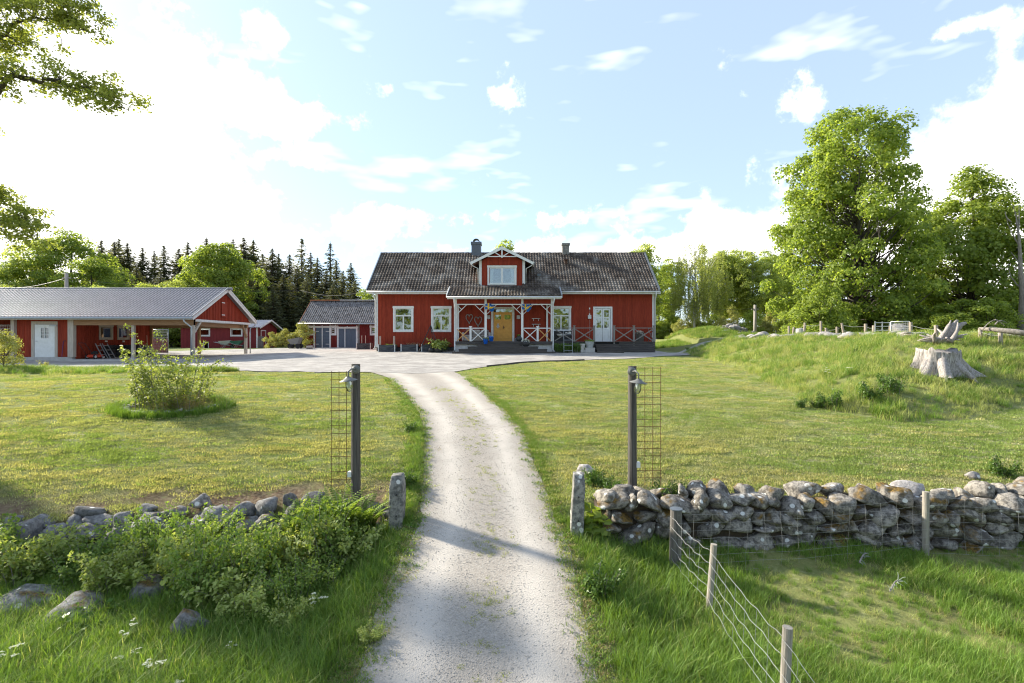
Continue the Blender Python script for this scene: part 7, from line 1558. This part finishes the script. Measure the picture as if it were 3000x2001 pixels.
# sofa
def sofa():
    T = thing('sofa', (-2.4, 36.1, 4.0), 'beige outdoor sofa with cushions on the porch', 'sofa'); B_ = mat('beige_fabric', (.46,.40,.35), (.38,.33,.29), 12, .9, .2); x0, x1, y0, y1 = -3.5, -1.5, 35.75, 36.5
    m = MB(); m.box(x0+.16, x1-.16, y0, y1-.15, 4.04, 4.34); m.build('base', B_, T, bevel=.03)
    for a, b in ((x0, x0+.16), (x1-.16, x1)): m = MB(); m.box(a, b, y0-.02, y1, 4.04, 4.64); m.build('armrest', B_, T, bevel=.04)
    m = MB(); m.box(x0+.16, x1-.16, y1-.15, y1, 4.04, 4.78); m.build('backrest', B_, T, bevel=.04)
    for k in range(3): a = x0+.18+k*.55; m = MB(); m.box(a, a+.53, y0+.02, y1-.17, 4.34, 4.47); m.build('seat_cushion', B_, T, bevel=.04); m = MB(); m.obox((a+.27, y1-.24, 4.66), (1, 0, 0), (0, 1, .25), (0, -.25, 1), .25, .07, .18); m.build('back_cushion', B_, T, bevel=.05)
    m = MB(); m.obox((-3.2, 36.0, 4.62), (1, 0, 0), (0, 1, .3), (0, -.3, 1), .2, .06, .18); m.build('throw_pillow', mat('wine_cushion', (.20,.05,.05)), T, bevel=.05); m = MB(); m.obox((-1.82, 36.1, 4.62), (1, 0, .1), (0, 1, .3), (-.1, -.3, 1), .2, .06, .18); m.build('throw_pillow', mat('patterned_cushion', (.28,.25,.24), (.10,.09,.09), 18), T, bevel=.05)
    for a in (x0+.06, x1-.06):
        for b in (y0+.04, y1-.06): MB().box(a-.025, a+.025, b-.025, b+.025, 4.0, 4.05).build('foot', BLACK, T)
    T = thing('porch_table', (-2.3, 35.4, 4.0), 'low thin-legged table in front of the porch sofa', 'table'); MB().box(-2.75, -1.75, 35.25, 35.6, 4.46, 4.49).build('table_top', GREYW, T)
    for a in (-2.7, -1.8):
        for b in (35.3, 35.55): MB().tube([(a, b, 4.0), (a, b, 4.46)], .012, 6).build('leg', GREYW, T)
sofa()
# hearts
def heart(cx, cz, s_, label):
    T = thing('twig_heart', (cx, HY-.05, cz), label, 'wreath', 'twig hearts on the porch wall'); WK = mat('grey_wicker', (.33,.28,.25), (.20,.17,.15), 30, .9, .5); r = np.random.default_rng(int(cx*-100)); n = 40
    for k in range(5):
        pts = []
        for i in range(n+1):
            t = 2*math.pi*i/n; x = .55*math.sin(t)**3*.62; z = (13*math.cos(t)-5*math.cos(2*t)-2*math.cos(3*t)-math.cos(4*t))/26; z = z if z > -.1 else z*1.25; pts.append((cx+x*s_*1.35+r.normal(0, .010), HY-.06+r.normal(0, .012), cz+z*s_+r.normal(0, .010)))
        MB().tube(pts, .024, 5).build('twig_strand', WK, T)
heart(-3.05, 5.68, .52, 'grey twig heart hanging higher and further from the door'); heart(-2.42, 5.50, .55, 'grey twig heart hanging lower and nearer the door')
for k, z in enumerate((5.62, 5.22)):
    T = thing('wall_shelf', (1.8, HY-.1, z), ('upper' if k == 0 else 'lower')+' small white shelf on the porch wall beside the red boards', 'shelf', 'white shelves on the porch wall'); MB().box(1.42, 2.02, HY-.18, HY-.01, z, z+.025).build('board', WHITE, T)
    for q in (1.53, 1.88): MB().box(q-.012, q+.012, HY-.12, HY-.01, z-.15, z).build('bracket', WHITE, T)
T = thing('door_wreath', (-1.0, HY-.02, 5.2), 'white lantern-shaped ornament hanging on the ochre door', 'ornament'); m = MB(); m.lathe((-1.0, HY+.0, 5.1), [(.02, -.08), (.07, 0), (.07, .1), (.03, .17), (.01, .22)], 12); m.build('ornament_body', mat('pewter', (.55,.55,.53), None, 6, .4), T); m = MB(); m.lathe((-1.0, HY+.0, 4.95), [(.05, 0), (.055, .1)], 10); m.build('lower_bell', MATS['pewter'], T); [MB().lathe((-1.0+q, HY+.0, 5.02), [(.02, 0), (.035, .05), (.02, .1)], 8).build('side_bell', MATS['pewter'], T) for q in (-.085, .085)]
# flags
def flag(x, label, seed):
    T = thing('swedish_flag', (x, 34.85, 6.3), label, 'flag', 'flags on the porch posts'); s_ = Vector((x, 34.88, 6.05)); e = s_+Vector((.38, -.55, .32)); MB().tube([s_+Vector((0, .02, -.02)), e], .012, 8).build('staff', WHITE, T)
    FB = mat('flag_blue', (.008,.10,.30), (.006,.08,.24), 5, .8); FY = mat('flag_yellow', (.75,.45,.03), (.68,.4,.02), 5, .8); V = {}; nx_, nz_ = 24, 15; mbB, mbY = MB(), MB(); u0 = s_.lerp(e, .35); d = (e-u0)
    def pt(i, j):
        u, v = i/nx_, j/nz_; p = Vector((x-.02+.62*u, 34.62-.12*math.sin(u*5+seed), 6.56-.42*(1-v)+.10*math.sin(u*6+seed)*(u)+.05*math.sin(v*4+u*7)-.12*u*seed*.3)); return p
    for i in range(nx_):
        for j in range(nz_):
            yel = (7 <= i < 11) or (6 <= j < 9); (mbY if yel else mbB).add([pt(i, j), pt(i+1, j), pt(i+1, j+1), pt(i, j+1)], [(0, 1, 2, 3)])
    c = mbB.build('blue_field', FB, T, smooth=True); mbY.build('yellow_cross', FY, T, smooth=True)
flag(-1.80, 'blue and yellow cross flag flying from the porch post nearer the sofa', 0.4); flag(.70, 'blue and yellow cross flag furled at the porch post nearer the shelves', 1.7)
# raised beds with stakes
def bed(x0, x1, y0, y1, label, stakes):
    g = gpz((x0+x1)/2, y0); T = thing('raised_bed', ((x0+x1)/2, (y0+y1)/2, g), label, 'planter', 'raised beds along the farmhouse'); BW = mat('blackened_boards', (.04,.042,.045), (.12,.125,.13), 4, .85, .4, (.5,5,5), contrast=(.4,.7))
    for k in range(3):
        for yy in (y0, y1-.03): MB().box(x0, x1, yy, yy+.03, g+k*.165, g+k*.165+.155).build('side_board', BW, T)
        for xx in (x0, x1-.03): MB().box(xx+.0, xx+.03, y0+.03, y1-.03, g+k*.165, g+k*.165+.155).build('end_board', BW, T)
    for xx in (x0-.02, x1-.03): MB().box(xx, xx+.06, y0-.03, y0, g, g+.52).build('corner_post', OLDWHITE, T)
    MB().box(x0+.03, x1-.03, y0+.03, y1-.03, g+.35, g+.44).build('soil', mat('potting_soil', (.03,.022,.016)), T)
    for s_ in stakes: MB().box(s_-.02, s_+.02, y0+.05, y0+.09, g+.1, g+1.1).build('stake', PINEP, T)
    return T
bed(-9.3, -8.15, 35.6, 36.4, 'raised bed of blackened boards with tall stakes below the first window', (-9.25, -9.15, -8.25, -8.17)); bed(-7.72, -6.6, 35.6, 36.4, 'raised bed between the two front windows', ()); bed(-6.28, -5.2, 35.55, 36.35, 'raised bed behind the black fire tripod', ()); bed(-12.3, -11.2, 40.5, 41.3, 'weathered raised bed with stakes beside the farmhouse gable', (-11.9, -11.6))
RU = canes('bed_leaves', 18, .22, .3, 8, .05, FERNL, 620, .5); RB = canes('bed_onions', 10, .3, .25, 3, .1, leafmat('pale_shoot', (.5,.42,.28), (.3,.3,.12), .4), 621, .6, .2)
for i, (x, me) in enumerate(((-8.5, RU), (-7.1, RB), (-5.8, RU), (-6.75, RB))): o = plant_tree('vegetable_plants', me, x, 36.0, ['low green seedlings in the staked raised bed', 'dry pale shoots in the middle raised bed', 'green herbs in the bed behind the tripod', 'dry stalks at the end of the middle raised bed'][i], cat='plant', z=gpz(x, 36)+.42, names=('stems', 'foliage'))
def tripod():
    c = Vector((-5.55, 35.0, gpz(-5.55, 35.0))); T = thing('fire_tripod', c, 'black iron fire tripod with hanging pan standing before the raised bed', 'tripod'); ap = c+Vector((0, 0, 1.75))
    for a in (200, 320, 80): MB().tube([ap+Vector((0, 0, .1)), c+Vector((.85*math.cos(R(a)), .5*math.sin(R(a)), 0))], .028, 6).build('leg', BLACK, T)
    MB().lathe(c+Vector((0, 0, .45)), [(.02, 0), (.25, .03), (.33, .1), (.32, .1), (.24, .045), (.02, .02)], 20).build('pan', BLACK, T, smooth=True); [MB().tube([ap, c+Vector((.3*math.cos(R(a)), .3*math.sin(R(a)), .54))], .005, 4).build('chain', BLACK, T) for a in (0, 120, 240)]
tripod()
T = thing('log_slice', (-20.2, 43.5, gpz(-20.2, 43.5)), 'pale log lying beside the tipping cart', 'log'); MB().lathe((-17.9, 44.6, gpz(-17.9, 44.6)+.14), [(.13, 0), (.14, .5)], 12, (1, .2, 0)).build('log_body', PINEP, T)
T = thing('lawn_edging', (1.5, 26.8, gz(1.5, 26.8)), 'thin dark timber edging between the yard gravel and the right lawn', 'edging')
for k in range(7):
    a, b = (-1.2+k*.75), (-1.2+(k+1)*.75-.02); ya, yb = np.interp(a, YX, YF)-.02, np.interp(b, YX, YF)-.02; MB().bar((a, ya, gz(a, ya)+.03), (b, yb, gz(b, yb)+.03), .04, .1).build('edging_board', DARKW, T)
for k, (px, py, lb) in enumerate(((2625, 1745, 'pale lichen-covered branch lying in the paddock grass'), (2535, 1660, 'short lichen-covered branch lying near the wall foot'))):
    p = G(px, py); T = thing('fallen_branch', p, lb, 'branch'); m = MB(); r = np.random.default_rng(k); limb(m, p+Vector((-.18, -.12, .10)), p+Vector((.16, .16, .13)), .012, .008, r, .1); m.build('branch_wood', BARKL, T)
    for q in range(12): a = p+Vector((-.18, -.12, .10)).lerp(Vector((.16, .16, .13)), r.uniform()); m = MB(); limb(m, a, a+Vector(r.normal(0, .05, 3))+Vector((0, 0, .02)), .007, .003, r); m.build('lichen_twig', mat('pale_lichen', (.30,.33,.26), (.22,.25,.19), 30, .9), T)
add_grass()
